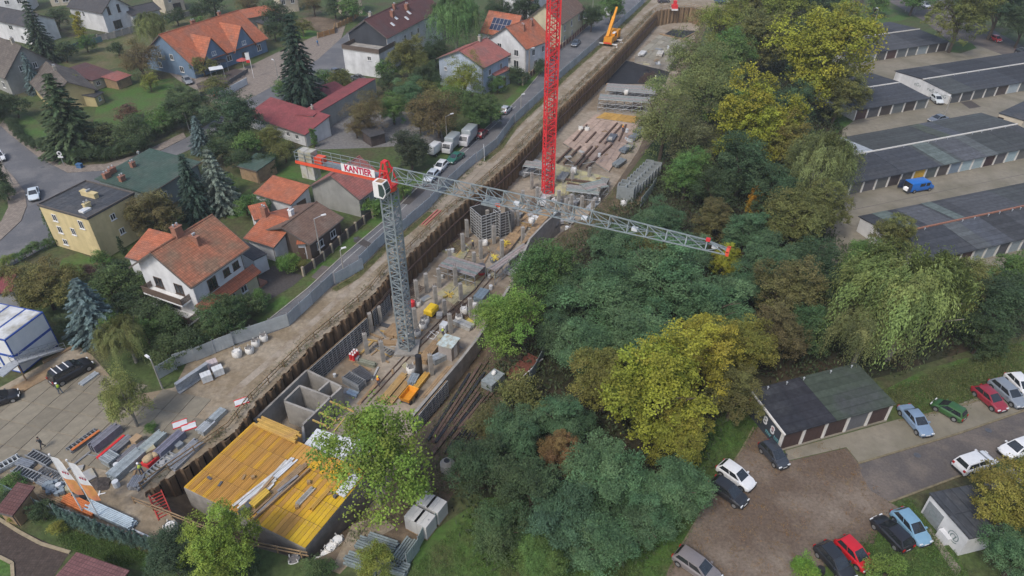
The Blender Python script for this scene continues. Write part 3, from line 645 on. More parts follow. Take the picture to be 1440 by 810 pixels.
b.box(-X_, X_, -Y_, -Y_ + .15, z_ + .003, z_ + .22); b.box(-X_, X_, Y_ - .15, Y_, z_ + .003, z_ + .22); b.box(-X_, -X_ + .15, -Y_ + .152, Y_ - .152, z_ + .003, z_ + .22); b.box(X_ - .15, X_, -Y_ + .152, Y_ - .152, z_ + .003, z_ + .22)
b.build('roof_edge', M_gut, hm.roof)
o = MB().box(-.7, .7, -.5, .5, 0, .3).build('skylight', M_frame, hm.roof, loc=(-X_ * .62, -Y_ * .55, z_ + .003)); MB().box(-.55, .55, -.38, .38, .3, .315).build('pane', MATS['skylight_glass'], o)
House('building', 'long low building with green metal roof behind the mustard house', t5(832, 280), t5(1127, 97), t5(592, 194), 4.2, 'green', wmat('greygreen', (0.2, .235, .23)), 'x', rise=1.0, kind='mono', wins=[('F', .2, 1.6, 2.4, 1.2)], chims=[(-.75, .2, 1.0, .6, .8), (-.8, .72, 1.2, .6, .8), (-.05, .55, .8, .6, .8), (-.55, .8, 1.4, .6, .8)], cat='building', rstyle=dict(pitch=.5, cross=.35))
hg = House('house', 'large white house with mossy orange roof and two brown balconies', t5(1070, 806), t5(1400, 577), t5(735, 682), 7.0, 'mossy', WW, 'x', apex=t5(845, 608), over=.9, wins=[('F', .34, 4.0, 1.5, 1.8, True), ('F', .64, 4.6, 1.1, 1.1, True), ('F', .84, 4.6, 1.1, 1.1, True), ('L', .3, 4.3, 1.5, 1.6, True), ('L', .7, 4.3, 1.5, 1.6, True), ('L', .5, 1.2, 1.6, 2.0, True)], chims=[(-.12, .02, 1.1, .9, 1.3), (.05, -.3, .5, 1.3, .9)])
hg.balcony('L', .12, .88, 3.9, 1.5, mat('balcony_board', (0.12, 0.085, 0.065), var=.2)); hg.balcony('L', .05, .95, 1.3, 1.9, MATS['balcony_board'])
hw_, hd2 = hg.hw, hg.hd
MB().box(-hw_, hw_ + .9, -hd2 - .75, -hd2 - .003, 0, 2.9).build('wall', PW, hg.root); MB().box(-hw_ - .06, -hw_ - .003, -hd2 - .75, hd2, 0, 1.05).build('plinth', PW, hg.root)
kw_ = dict(ROOFS['orange']); om_ = rmat('roof_orange', kw_.pop('col'), 'x', **kw_)
MB().slab([(-hw_ - .5, -hd2 - 1.35, 2.75), (hw_ + 1.4, -hd2 - 1.35, 2.75), (hw_ + 1.4, -hd2 - .004, 3.7), (-hw_ - .5, -hd2 - .004, 3.7)], .14).build('skirt_roof', om_, hg.root)
for x_, w__ in ((-.55, 1.5), (.1, 1.1), (.6, 1.1)): f_, g_ = win_mesh(w__, 1.1, False); o = obj('window', f_, hg.root, (x_ * hw_, -hd2 - .75, 1.1)); obj('pane', g_, o)
o = MB().box(-.5, .5, -.05, .02, .02, 2.1).build('door', M_door, hg.root, loc=(hw_ + .95, -hd2 - .35, .4)); o.rotation_euler = (0, 0, math.pi / 2); MB().box(.3, .42, -.11, -.05, 1.0, 1.08).build('handle', M_metal, o)
MB().box(hw_ + .9, hw_ + 2.4, -hd2 - .9, -hd2 + .6, 0, .4).build('step', M_brick, hg.root)
House('house', 'orange roofed wing at the left rear of the large white house', t5(700, 630), t5(890, 682), 5.0, 5.6, 'orange', WW, 'x', kind='mono', apex=t5(762, 470), over=.3, cat='house wing')
House('house', 'orange tiled garage house right of the large white house', px(5, 1365, 525), t6(100, 578), 10.5, 3.0, 'orange', WW, 'x', apex=px(5, 1302, 385), doors=[('R', .4, 0, 2.4, 2.1)], wins=[('R', .5, 2.8, 1.1, .9)], chims=[(-.85, -.1, .9, .7, 1.5)])
House('garage', 'small garage with dark flat roof and brown door beside the large white house', px(6, -15, 650), t6(62, 612), 6.0, 2.8, 'slate', WW, kind='flat', over=.12, gut=False, cat='garage')
House('house', 'brown brick cottage with brown tiled roof along the street', t6(300, 562), t6(492, 412), 9.5, 3.2, 'brown', wmat('brownbrick', (0.115, 0.085, 0.07)), 'x', apex=t6(188, 465), wins=[('F', .3, 1.0, 1.5, 1.2), ('F', .72, 1.0, 1.3, 1.2)], chims=[(.0, .35, .7, .6, 1.0, M_white)])
House('house', 'white entrance block with small orange roof beside the brown cottage', px(6, 225, 560), t6(297, 555), 4.5, 2.9, 'orange', WW, 'x', kind='mono', rise=.6, over=.2, doors=[('F', .25, 0, 1.0, 2.1)], cat='annex')
House('house', 'grey rendered cottage with pale red roof behind the crane cab', t6(580, 312), t6(738, 195), 10.5, 3.6, 'faded', GW, 'x', apex=t6(440, 175), wins=[('F', .28, 1.2, 1.4, 1.6), ('F', .62, 1.2, 1.3, 1.6)])
House('shed', 'white shed with red tiled roof beside the little lawn', t6(-15, 275), t6(196, 337), t6(282, 257), 2.7, 'orange', WW, 'x', kind='mono', rise=1.2, over=.25, doors=[('R', .5, 0, 2.2, 2.1)], cat='shed')
House('shed', 'small orange roofed hut left of the brown cottage', t6(-10, 425), t6(88, 400), 3.5, 2.6, 'orange', WW, 'x', kind='mono', rise=.9, over=.2, cat='shed')
House('shed', 'dark green flat shed beside the pale spruces', t5(1330, 120), t5(1440, 150), 5, 2.6, 'green', M_wood, 'x', kind='mono', rise=.5, over=.2, cat='shed')
House('shed', 'flat red roof at the left edge above the site office', t5(-70, 850), t5(70, 820), 6, 3.0, 'red', WW, kind='flat', over=.2, cat='shed', gut=False)
House('shed', 'brown roofed garden house at the bottom left edge of the photo', px(13, 255, 872), px(13, 560, 985), t13(412, 672), 2.8, rmat('roof_plum', (0.15, 0.07, 0.07), 'x', var=.12, scale=.8), M_wood, kind='mono', rise=.15, over=.3, cat='garden house')
House('shed', 'tiny brown hut among the shrubs at the left edge', px(13, -30, 445), px(13, 70, 470), 3, 2.0, 'maroon', M_wood, 'x', kind='mono', rise=.6, over=.2, cat='hut')
House('house', 'grey roofed house cut off by the top edge right of the solar panels', t3(-60, -30), t3(120, 5), 9, 5.5, 'faded', WW, 'x', rise=2.5)
House('house', 'cream house at the top edge behind the long white house', t2(470, -10), t2(600, -25), 8, 5.5, 'brown', CW, 'x', rise=2.4, wins=[('F', .4, 3.0, 1.2, 1.4)])
House('house', 'low white house at the top edge above the orange outbuilding', t2(120, -15), t2(240, -30), 8, 5.0, 'brown', CW, 'x', rise=2.4, wins=[('F', .2, 2.6, 1.2, 1.4), ('F', .7, 2.6, 1.2, 1.4)])

# ---------------------------------------------------------------- garages
M_felt = mat('roofing_felt', (0.07, 0.07, 0.075), rough=.9, var=.28, scale=1.6, bump=.2, bscale=15, tint=True, course=('x', 1.0, 60, .8), col2=(.05, .053, .058), scale2=.2, mix2=(.5, .75))
M_gdoor = mat('garage_door', (0.1, 0.1, 0.1), rough=.7, var=.12, scale=2, tint=True, course=None)
M_pil = mat('pilaster', (0.55, 0.53, 0.49), var=.12, scale=2)
def garages(label, A, B, C, n, ze=2.5, rise=.55, double=True, seed=1, wall=None, group='rows of lock-up garages', palette=None, back_over=.1, edge='white'):
    a, b_ = W(*A, ze), W(*B, ze); ex = (b_ - a); L = ex.length; ex.normalize(); ey = Vector((-ex.y, ex.x, 0))
    D = C if isinstance(C, (int, float)) else abs((W(*C, ze) - a).dot(ey)); rz = ang(a, b_)
    r = thing('garage_row', label, 'garages', (a.x, a.y, 0), rz, group); rr = random.Random(seed)
    hd = D / 2 if double else D; wl = wall or WW
    if 'yellow door' in label or 'red ridge' in label: r['dims'] = (L, D, n, ze, rise)
    wb = MB()
    if double: wb.add([(x, y, z) for x in (.1, L - .1) for y, z in ((.35, 0), (D - .35, 0), (D - .35, ze - .1), (hd, ze + rise - .12), (.35, ze - .1))], [(0, 1, 2, 3, 4), (9, 8, 7, 6, 5)] + [(i, 5 + i, 5 + (i + 1) % 5, (i + 1) % 5) for i in range(5)])
    else: wb.add([(x, y, z) for x in (.1, L - .1) for y, z in ((.35, 0), (D - .15, 0), (D - .15, ze + rise - .12), (.35, ze - .1))], [(0, 1, 2, 3), (7, 6, 5, 4)] + [(i, 4 + i, 4 + (i + 1) % 4, (i + 1) % 4) for i in range(4)])
    wb.build('wall', wl, r)
    bay = L / n; i = 0
    for side in ((0, 1) if double else (0,)):
        i = 0
        while i < n:
            k = min(rr.choice([1, 2, 2, 3, 4]), n - i); x0, x1 = i * bay + .01, (i + k) * bay - .01; g = rr.choice([.8, .9, 1, 1, 1.1, 1.25, 1.6]) ; dz = rr.uniform(0, .03)
            base = rr.choice([(.052, .058, .07), (.06, .064, .072), (.066, .074, .076), (.05, .055, .066)])
            m_ = MB()
            if side == 0: m_.slab([(x0, -.15, ze + dz), (x1, -.15, ze + dz), (x1, hd - .02, ze + rise + dz), (x0, hd - .02, ze + rise + dz)], .12)
            else: m_.slab([(x0, hd + .02, ze + rise + dz + .12), (x1, hd + .02, ze + rise + dz + .12), (x1, D + .15, ze + dz), (x0, D + .15, ze + dz)], .12)
            o = m_.build('roof_felt', M_felt, r); o.color = (*(c * g * .84 for c in base), 1)
            i += k
    if double:
        MB().box(0, L, hd - .12, hd + .12, ze + rise + .02, ze + rise + .22).build('ridge_kerb', M_pil if edge == 'white' else M_brick, r)
    fm, dm = MB(), None
    for i in range(n + 1):
        x = min(max(i * bay, .12), L - .12); MB().box(x - .16, x + .16, .14, .345, 0, ze - .15).build('pilaster', M_pil, r)
    MB().box(0.0, L, .02, .34, -.0, .1).build('threshold', M_apron, r)
    dme = MB().box(-bay / 2 + .2, bay / 2 - .2, .24, .34, .1, ze - .25)
    for kx in range(1, 4): dme.box(-bay / 2 + .2 + kx * (bay - .4) / 4 - .015, -bay / 2 + .2 + kx * (bay - .4) / 4 + .015, .225, .24, .12, ze - .27)
    dme = dme.mesh('garage_door', M_gdoor)
    pal = palette or [(.075, .075, .08), (.09, .088, .085), (.065, .055, .05), (.12, .13, .13), (.22, .25, .26), (.1, .115, .13), (.08, .05, .045)]
    for i in range(n): obj('garage_door', dme, r, ((i + .5) * bay, 0, 0), color=pal[i] if palette and i < len(palette) else rr.choice(pal))
    for i in range(n):
        if rr.random() < .7:
            x = (i + rr.uniform(.3, .7)) * bay; q = MB(); z = ze + rise
            q.tube((x, hd - .5, z - .2), (x, hd - .5, z + .3), .06, n=5); q.tube((x, hd - .5, z + .3), (x, hd - .5, z + .42), .13, .05, n=6); q.build('vent_pipe', M_metal, r)
    return r
garages('topmost garage row with dark felt roof beside the upper lawn', t4(430, 318), t4(1020, 234), t4(820, 106), 10, seed=1)
garages('short garage row beside the graffiti covered white end wall', t4(500, 617), t4(910, 549), t4(690, 394), 6, seed=2)
gr2 = garages('garage row with graffiti on its white end wall', t4(1030, 527), t4(1850, 390), t4(790, 386), 13, seed=3, palette=[(.085, .088, .09)] * 4 + [(.075, .06, .055), (.3, .34, .36), (.11, .12, .12)])
gr4 = garages('long garage row behind the blue van with one yellow door', t8(400, 233), t8(1600, -10), px(4, 1150, 642), 18, seed=4, palette=[(.1, .11, .105), (.1, .1, .1), (.1, .095, .1), (.105, .105, .1), (.06, .05, .05), (.09, .09, .09), (.42, .26, .04), (.09, .1, .095), (.075, .065, .06), (.15, .19, .23), (.27, .34, .36), (.27, .33, .34), (.05, .03, .03)])
gr5 = garages('nearest long garage row with red ridge kerb below the blue van', t8(880, 655), t8(1900, 420), t8(510, 406), 15, seed=5, edge='brick')
House('building', 'small garage with dark roof and cream wall at the right edge', t4(1295, 632), t4(1440, 675), 12, 2.9, 'black', CW, kind='flat', over=.15, gut=False, wins=[('F', .12, .8, 1.2, 1.3, True)], cat='garage')
for row, side, b0, b1, col in ((gr4, 1, 2.9, 5.2, (.30, .33, .36)), (gr4, 0, 8.3, 9.6, (.10, .125, .12)), (gr5, 1, 1.1, 2.3, (.10, .13, .12)), (gr5, 1, 5.2, 6.0, (.10, .125, .12)), (gr5, 0, 4.0, 5.2, (.09, .1, .105)), (gr4, 1, 11.0, 12.0, (.07, .085, .066))):
    L__, D__, n__, z0_, rs_ = row['dims']; bay_ = L__ / n__; h__ = D__ / 2
    q = [(b0 * bay_, -.15, z0_ + .05), (b1 * bay_, -.15, z0_ + .05), (b1 * bay_, h__ - .13, z0_ + rs_ + .05), (b0 * bay_, h__ - .13, z0_ + rs_ + .05)] if side == 0 else [(b0 * bay_, h__ + .13, z0_ + rs_ + .17), (b1 * bay_, h__ + .13, z0_ + rs_ + .17), (b1 * bay_, D__ + .15, z0_ + .05), (b0 * bay_, D__ + .15, z0_ + .05)]
    o = MB().slab(q, .03).build('roof_sheet', M_felt, row); o.color = (*col, 1)
for row in (gr4, gr5): del row['dims']
# foreground garage with painted end wall
fg = garages('foreground garage block under the trees with painted dark end wall', t12(92, 814), t12(715, 642), t12(462, 440), 5, ze=2.9, rise=.5, double=False, seed=9, wall=wmat('darkpaint', (.045, .055, .07)), group='rows of lock-up garages', palette=[(.06, .038, .034), (.062, .038, .034), (.055, .036, .033), (.105, .108, .115), (.06, .04, .037)])
for o in [c for c in fg.children if c.name.startswith('roof_felt')]: bpy.data.objects.remove(o)
def lettering(txt, size, m, parent, loc, rot, ext=.01, weight=0.0, name='lettering', sx=1.0):
    cu = bpy.data.curves.new('txt', 'FONT'); cu.body = txt; cu.size = size; cu.extrude = ext; cu.offset = weight; cu.resolution_u = 3; cu.align_x = 'CENTER'; cu.align_y = 'CENTER'
    to = bpy.data.objects.new('txt', cu); COL.objects.link(to); bpy.context.view_layer.update()
    me = bpy.data.meshes.new_from_object(to.evaluated_get(bpy.context.evaluated_depsgraph_get())); bpy.data.objects.remove(to)
    me.materials.clear(); me.materials.append(m); me.name = name
    o = obj(name, me, parent, loc); o.rotation_euler = rot; o.scale = (sx, 1, 1); return o
A_, B_ = W(*t12(92, 814), 2.9), W(*t12(715, 642), 2.9); L_ = (B_ - A_).length; D_ = abs((W(*t12(462, 440), 2.9) - A_).dot(Vector((-(B_ - A_).y, (B_ - A_).x, 0)).normalized()))
for x0, x1, g in ((0, L_ * .235, (.022, .024, .031)), (L_ * .235, L_ * .455, (.025, .026, .033)), (L_ * .455, L_, (.046, .060, .046))):
    o = MB().slab([(x0 + .01, -.15, 2.9), (x1 - .01, -.15, 2.9), (x1 - .01, D_, 3.4), (x0 + .01, D_, 3.4)], .12).build('roof_felt', M_felt, fg); o.color = (*g, 1)
MB().beam((-.02, -.15, 2.84), (-.02, D_, 3.34), .2, .2).build('roof_edge', M_pil, fg)
M_pw, M_pr, M_pc = mat('white_spray', (.6, .6, .62), var=.1), mat('red_spray', (.4, .04, .05), var=.1), mat('cyan_spray', (.1, .26, .3), var=.2)
for txt, yy, z_, s_, m_ in (('8', 3.1, 1.75, 1.5, M_pw), ('8', 1.75, 1.6, 1.45, M_pw), ('o', 1.75, 1.85, .8, M_pr), ('D', 5.8, 1.9, 1.3, M_pr), ('w2', 4.4, 1.8, .9, M_pw), ('um', .75, 1.1, .9, M_pc), ('nw', 2.2, .7, .8, M_pc)):
    lettering(txt, s_, m_, fg, (.085, yy, z_), (math.pi / 2, 0, -math.pi / 2), weight=.03, name='graffiti')
for txt, yy, z_, s_ in (('Xn vG', 2.6, 1.3, 1.2), ('rwS', 5.5, 1.5, 1.2), ('eGo', 9.2, 1.5, 1.1)):
    lettering(txt, s_, mat('grey_spray', (.16, .2, .2), var=.2), gr2, (.085, yy, z_), (math.pi / 2, 0, -math.pi / 2), weight=.0, name='graffiti')
# little white garage on the right of the car park
hq = House('garage', 'small white garage with dark felt roof beside the parked cars', t16(905, 343), t16(1133, 600), t16(1127, 266), 2.9, 'black', WW, kind='mono', rise=-.25, over=.12, cat='garage', gut=False)
o = MB().box(-.95, .95, -.06, .02, .05, 2.1).build('garage_door', mat('grey_door', (.2, .22, .23), var=.2, scale=3), hq.root, loc=(-hq.hw * .52, -hq.hd, 0))
lettering('Gs', 1.0, MATS['grey_spray'], hq.root, (-hq.hw * .52, -hq.hd - .065, 1.2), (math.pi / 2, 0, 0), name='graffiti'); lettering('@', 1.3, MATS['grey_spray'], hq.root, (hq.hw * .5, -hq.hd - .005, 1.3), (math.pi / 2, 0, 0), name='graffiti')
MB().box(-.6, .6, -.5, .0, 0, 1.0).build('step_block', WW, hq.root, loc=(hq.hw * .28, -hq.hd, 0))
e1 = [W(*t16(1200, 335), 0), W(*t16(1240, 290), 0), W(*t16(1430, 230), 0)]
wl_ = thing('wall', 'low pale concrete enclosure wall with graffiti behind the little garage', 'wall', e1[1])
b = MB()
for p, q in ((W(*t16(1240, 262), 1.8), W(*t16(1418, 192), 1.8)), (W(*t16(1240, 262), 1.8), W(*t16(1322, 335), 1.8)), (W(*t16(1418, 192), 1.8), W(*t16(1500, 255), 1.8))):
    p, q = p - e1[1], q - e1[1]; p.z = q.z = .9; b.beam(p, q, .25, 1.8)
b.build('wall_panel', M_conc, wl_)
# ================================================================ THE BUILDING SITE
M_rust = mat('rusty_pile', (0.135, 0.085, 0.05), rough=.9, var=.35, scale=1.3, tint=True, col2=(.09, .065, .045), scale2=.6, streak=(2.5, 2.5, .25))
M_yel = mat('formwork_yellow', (0.55, 0.33, 0.03), rough=.6, var=.15, scale=1.5, tint=True, col2=(.36, .21, .075), scale2=.8, mix2=(.5, .72))
M_bag = mat('big_bag_fabric', (0.62, 0.61, 0.58), var=.14, scale=3, bump=.4, bscale=6)
M_grav = mat('bag_gravel', (0.16, 0.15, 0.14), var=.5, scale=9)
M_red = mat('crane_red', (0.58, 0.035, 0.04), rough=.5, var=.1, scale=2)
M_crg = mat('crane_grey', (0.21, 0.245, 0.255), rough=.5, var=.15, scale=2, metal=.1)
M_cor = mat('crane_orange_red', (0.62, 0.085, 0.04), rough=.5, var=.12, scale=2)
M_or = mat('machine_orange', (0.60, 0.25, 0.02), rough=.5, var=.12, scale=2)
M_fence = mat('hoarding_sheet', (0.30, 0.335, 0.36), rough=.55, var=.15, scale=1.2, metal=.15, tint=True, course=None)
M_zinc = mat('scaffold_zinc', (0.30, 0.325, 0.335), rough=.5, var=.25, scale=3, metal=.3, tint=True)
M_form = mat('formwork_frame', (0.19, 0.20, 0.205), rough=.6, var=.25, scale=2, tint=True)
M_ply = mat('formwork_ply', (0.075, 0.07, 0.065), rough=.7, var=.3, scale=1.5)
M_orp = mat('orange_pipe', (0.55, 0.17, 0.05), rough=.45, var=.15)
M_blk = mat('black_plastic', (0.025, 0.025, 0.028), rough=.5)
M_steelbeam = mat('rusty_beam', (0.10, 0.065, 0.05), rough=.9, var=.3, scale=2)
M_pale = mat('pale_sheet', (0.55, 0.57, 0.58), rough=.5, var=.12, scale=.8)
M_tarp = mat('blue_tarp', (0.035, .06, .2), var=.2)
# ---- sheet pile wall: every pile a piece
piles = thing('sheet_pile_wall', 'rusty sheet pile wall holding the street side of the long excavation', 'sheet pile wall', Lw[0])
def pile_mesh(sg):
    b = MB(); pr = [(-.42, -.17 * sg), (-.24, .17 * sg), (.24, .17 * sg), (.42, -.17 * sg)]; t = .03
    vs = []
    for z in (0, 1):
        for x, y in pr: vs += [(x, y - t, z), (x, y + t, z)]
    fs = []
    for i in range(3):
        a = 2 * i; fs += [(a, a + 2, a + 10, a + 8), (a + 1, a + 9, a + 11, a + 3), (a + 8, a + 10, a + 11, a + 9)]
    b.add(vs, fs); return b.mesh('sheet_pile', M_rust)
pm = [pile_mesh(1), pile_mesh(-1)]
rnd = random.Random(5)
for i, (p, h) in enumerate(along(Lw + Fw, 0.82)):
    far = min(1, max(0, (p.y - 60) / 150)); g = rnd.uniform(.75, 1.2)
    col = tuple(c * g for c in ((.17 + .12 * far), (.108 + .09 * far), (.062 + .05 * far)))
    nrm = Vector((math.sin(h), -math.cos(h), 0)); top = .25 + rnd.uniform(-.12, .25)
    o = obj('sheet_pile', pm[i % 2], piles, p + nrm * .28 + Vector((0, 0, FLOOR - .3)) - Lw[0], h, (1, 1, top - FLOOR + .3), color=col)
for z_ in (-1.6,):
    b = MB(); q = [p + Vector((math.sin(ang(Lw[0], Lw[-1])), -math.cos(ang(Lw[0], Lw[-1])), 0)) * .65 + Vector((0, 0, z_)) - Lw[0] for p in Lw]
    for a_, c_ in zip(q[5:], q[6:]): b.beam(a_, c_, .25, .3)
    b.build('waling', M_steelbeam, piles)
rail = thing('guard_rail', 'thin timber guard rail along the top of the rusty sheet piles', 'guard rail', Lw[0])
rb = MB(); rp = [p + Vector((-.75, .4, 0)) for p in Lw] + [p + Vector((0, .9, 0)) for p in Fw]
for a_, c_ in zip(rp, rp[1:]):
    for z_ in (.55, 1.05): rb.beam(a_ + Vector((0, 0, z_)) - Lw[0], c_ + Vector((0, 0, z_)) - Lw[0], .05, .13)
o = rb.build('rail', M_wood, rail); o['kind'] = 'stuff'
pme = MB().box(-.05, .05, -.05, .05, 0, 1.15).mesh('post', M_wood)
for p, h in along(rp, 3.0): obj('post', pme, rail, p - Lw[0], h)
# ---- concrete retaining wall on the right
def wall_seg(name, pts, z0, z1, th, m, label, cat='wall'):
    r_ = thing(name, label, cat, pts[0])
    for a_, c_ in zip(pts, pts[1:]):
        a2, c2 = a_ - pts[0], c_ - pts[0]; a2.z = c2.z = (z0 + z1) / 2
        MB().beam(a2, c2, th, z1 - z0).build('wall_panel', m, r_)
    return r_
cw = [W(578, 586), W(600, 560), W(624, 532), W(648, 504), W(668, 479), W(690, 447), W(716, 402)]
wr = wall_seg('concrete_wall', cw, FLOOR, -.05, .35, M_conc, 'tall concrete outer wall along the tree side of the excavation')
wr2 = wall_seg('concrete_wall', [W(720, 392), W(745, 335), W(766, 313), W(788, 294)], FLOOR, -.05, .3, M_conc, 'pale concrete wall section below the crane jib beside the round green tree')
# formwork panels: frame with ribs and a plywood face
def form_mesh(w_, h_, nr):
    b = MB(); b.cur = 1
    b.box(-w_ / 2, w_ / 2, .10, .12, 0, h_); b.cur = 0
    for i in range(nr + 1): z = h_ * i / nr; b.box(-w_ / 2, w_ / 2, 0, .098, z - .035 if i else 0, z + .035 if i < nr else h_)
    for x in (-w_ / 2, 0, w_ / 2): b.box(x - .04, x + .04, -.012, .1, 0.002, h_ - .002)
    return b.mesh('formwork_panel', [M_form, M_ply])
fm_a, fm_b = form_mesh(1.35, 3.0, 8), form_mesh(2.4, 3.6, 9)
def form_wall(label, p, q, z, me, w_, group='wall formwork'):
    r_ = thing('formwork_wall', label, 'formwork', (p.x, p.y, z), ang(p, q), group); L = (q - p).length; n = max(1, int(L / w_))
    for i in range(n):
        g = rnd.uniform(.75, 1.3); obj('formwork_panel', me, r_, ((i + .5) * L / n, 0, 0), 0, (L / n / w_ * .99, 1, 1), color=(.34 * g, .345 * g, .34 * g))
    MB().beam((0, .16, -.0 + 3.05), (L, .16, 3.05), .1, .1).build('walkway_board', M_wood, r_)
    return r_
form_wall('grey ribbed wall formwork standing along the sheet piles left of the grey mast', T(10, 292, 452, -1.3), T(10, 622, 160, -1.3), FLOOR, fm_a, 1.35)
form_wall('ribbed formwork leaning on the outer face of the concrete wall near the yellow timber', cw[0] + Vector((.5, -.25, 0)), cw[2] + Vector((.5, -.25, 0)), -3.2, fm_a, 1.35)
form_wall('short ribbed formwork behind the concrete wall end left of the grey mast', T(10, 655, 120, -1.3), T(10, 745, 10, -1.3), FLOOR, fm_a, 1.35)
form_wall('rusty brown formwork run left of the small concrete rooms', T(10, 20, 690, -1.3), T(10, 270, 470, -1.3), FLOOR, fm_a, 1.35)
wall_seg('concrete_wall', [T(10, 610, 115, -.9), T(10, 712, 0, -.9)], FLOOR, -.9, .35, M_conc, 'grey concrete wall end standing beside the ribbed formwork left of the mast')
# small concrete rooms
ZR = -.9
rooms = thing('concrete_room', 'group of open concrete rooms with bare walls next to the yellow deck', 'concrete walls', T(10, 270, 600, ZR).xy.to_3d() + Vector((0, 0, FLOOR)))
for a_, c_ in (((-10, 735), (285, 455)), ((285, 455), (478, 548)), ((160, 625), (245, 543)), ((245, 543), (415, 607)), ((160, 632), (330, 695)), ((412, 612), (262, 762)), ((352, 570), (412, 517)), ((478, 552), (420, 605)), ((262, 770), (270, 860))):
    p, q = T(10, *a_, ZR), T(10, *c_, ZR); p -= rooms.location; q -= rooms.location; p.z = q.z = (ZR - FLOOR) / 2 + rnd.uniform(-.04, .04); MB().beam(p, q, .26, ZR - FLOOR).build('wall_panel', M_conc, rooms)
for a_, c_ in (((415, 632), (550, 690)), ((360, 695), (455, 745)), ((318, 737), (395, 770)), ((400, 790), (480, 720)), ((440, 800), (500, 725))):
    p, q = T(10, *a_, -.6) - rooms.location, T(10, *c_, -.6) - rooms.location; MB().beam(p, q, .14, .2).build('timber_beam', M_yel, rooms).color = (.42, .29, .1, 1)
# ---- the yellow slab deck in front
ZD = .25
dA, dB, dC, dD = W(258, 685, ZD), W(429, 771, ZD), W(483, 707, ZD), W(352, 595, ZD)
ux = (dB - dA).normalized(); uy = Vector((-ux.y, ux.x, 0)); LX = (dB - dA).length; LY = (dD - dA).dot(uy) + .3
deck = thing('formwork_deck', 'concrete box at the near end of the excavation topped with a yellow formwork deck', 'formwork deck', (dA.x, dA.y, 0), ang(dA, dB))
for x0, x1, y0, y1 in ((0, LX, 0, .3), (LX - .3, LX, .302, LY), (0, .3, .302, LY), (.302, LX - .302, LY - .3, LY)):
    MB().box(x0, x1, y0, y1, FLOOR, ZD - .12).build('wall_panel', M_conc, deck)
MB().box(.1, LX - .1, .1, LY - .1, ZD - .118, ZD - .03).build('slab', M_ply, deck)
pmesh = MB().box(.018, .5 - .018, .02, 2 - .02, 0, .035).mesh('deck_panel', M_yel)
nx, ny = int(LX / .5), int(LY / 2)
for i in range(nx):
    for j in range(ny):
        lx = i / nx; left = lx < .46
        mid = .42 + .10 * j / ny < lx < .6 + .06 * j / ny
        g = rnd.uniform(.85, 1.12)
        c = (.56, .32, .02) if (rnd.random() < (.35 if left else .62)) else (.44, .235, .05)
        if lx > .85 and j < 3: c = (.56, .36, .02)
        obj('deck_panel', pmesh, deck, (i * LX / nx, j * LY / ny, ZD - .028 + rnd.uniform(0, .012)), 0, (LX / nx / .5, LY / ny / 2, 1), color=tuple(k * g for k in c))
for k in range(34):                                   # joists showing through the left half
    x = .25 + k * (LX * .44) / 34; MB().box(x, x + .06, .15, LY * .97, ZD + .015, ZD + .05).build('joist', M_yel, deck).color = (.36, .19, .05, 1)
def onD(fx, fy, z=0): return deck.matrix_basis @ Vector((fx * LX, fy * LY, ZD + .06 + z)) if False else Vector((dA.x, dA.y, 0)) + ux * fx * LX + uy * fy * LY + Vector((0, 0, ZD + .06 + z))
def stack(name, label, cat, loc, rz, L, w_, h, nx_, nz_, m, gap=.03, group=None, jit=.12, colr=None, scale_l=1.0):
    r_ = thing(name, label, cat, loc, rz, group); bw, bh = w_ / nx_, h / nz_
    for k in range(nz_):
        for i in range(nx_):
            l_ = L * rnd.uniform(1 - jit, 1); x0 = rnd.uniform(-.5, .5) * (L - l_)
            o = MB().box(x0 - l_ / 2, x0 + l_ / 2, -w_ / 2 + i * bw, -w_ / 2 + (i + 1) * bw - gap, k * bh, (k + 1) * bh - gap * .4).build('board', m, r_)
            if colr: g = rnd.uniform(.8, 1.2); o.color = (*(q * g for q in colr), 1)
    return r_
da = ang(dA, dB) + math.pi / 2
stack('board_stack', 'long pale boards laid across the middle of the yellow deck', 'boards', onD(.47, .42), da - .1, 7.5, .9, .12, 4, 1, M_pale)
stack('board_stack', 'brown planks lying beside the pale boards on the yellow deck', 'planks', onD(.56, .40), da - .12, 8, .8, .16, 4, 1, M_wood)
stack('board_stack', 'small yellow timber pack on the left front of the deck boards', 'timber', onD(.53, .22, .18), da - .1, 2.2, .8, .5, 3, 2, M_yel, colr=(.5, .33, .05))
stack('board_stack', 'grey edge board standing along the middle of the yellow deck', 'board', onD(.62, .38), da - .12, 8.5, .2, .35, 1, 1, M_wood)
stack('board_stack', 'grey steel profiles lying on the bright yellow half of the deck', 'profiles', onD(.76, .45), da - .05, 2.6, .6, .2, 4, 1, M_zinc, colr=(.4, .38, .33))
stack('board_stack', 'yellow beams lying on the right half of the deck', 'beams', onD(.86, .5), da - .02, 3, .5, .2, 3, 1, M_yel, colr=(.42, .25, .05))
stack('board_stack', 'white boards overhanging the far right end of the yellow deck', 'boards', onD(.95, .78), da, 3.2, 1.2, .1, 3, 1, M_pale)
stack('board_stack', 'stacked yellow joists at the far edge of the deck by the concrete rooms', 'joists', onD(.22, 1.02, .1), ang(dA, dB), 6, 1.4, .3, 6, 1, M_yel, colr=(.45, .28, .07))
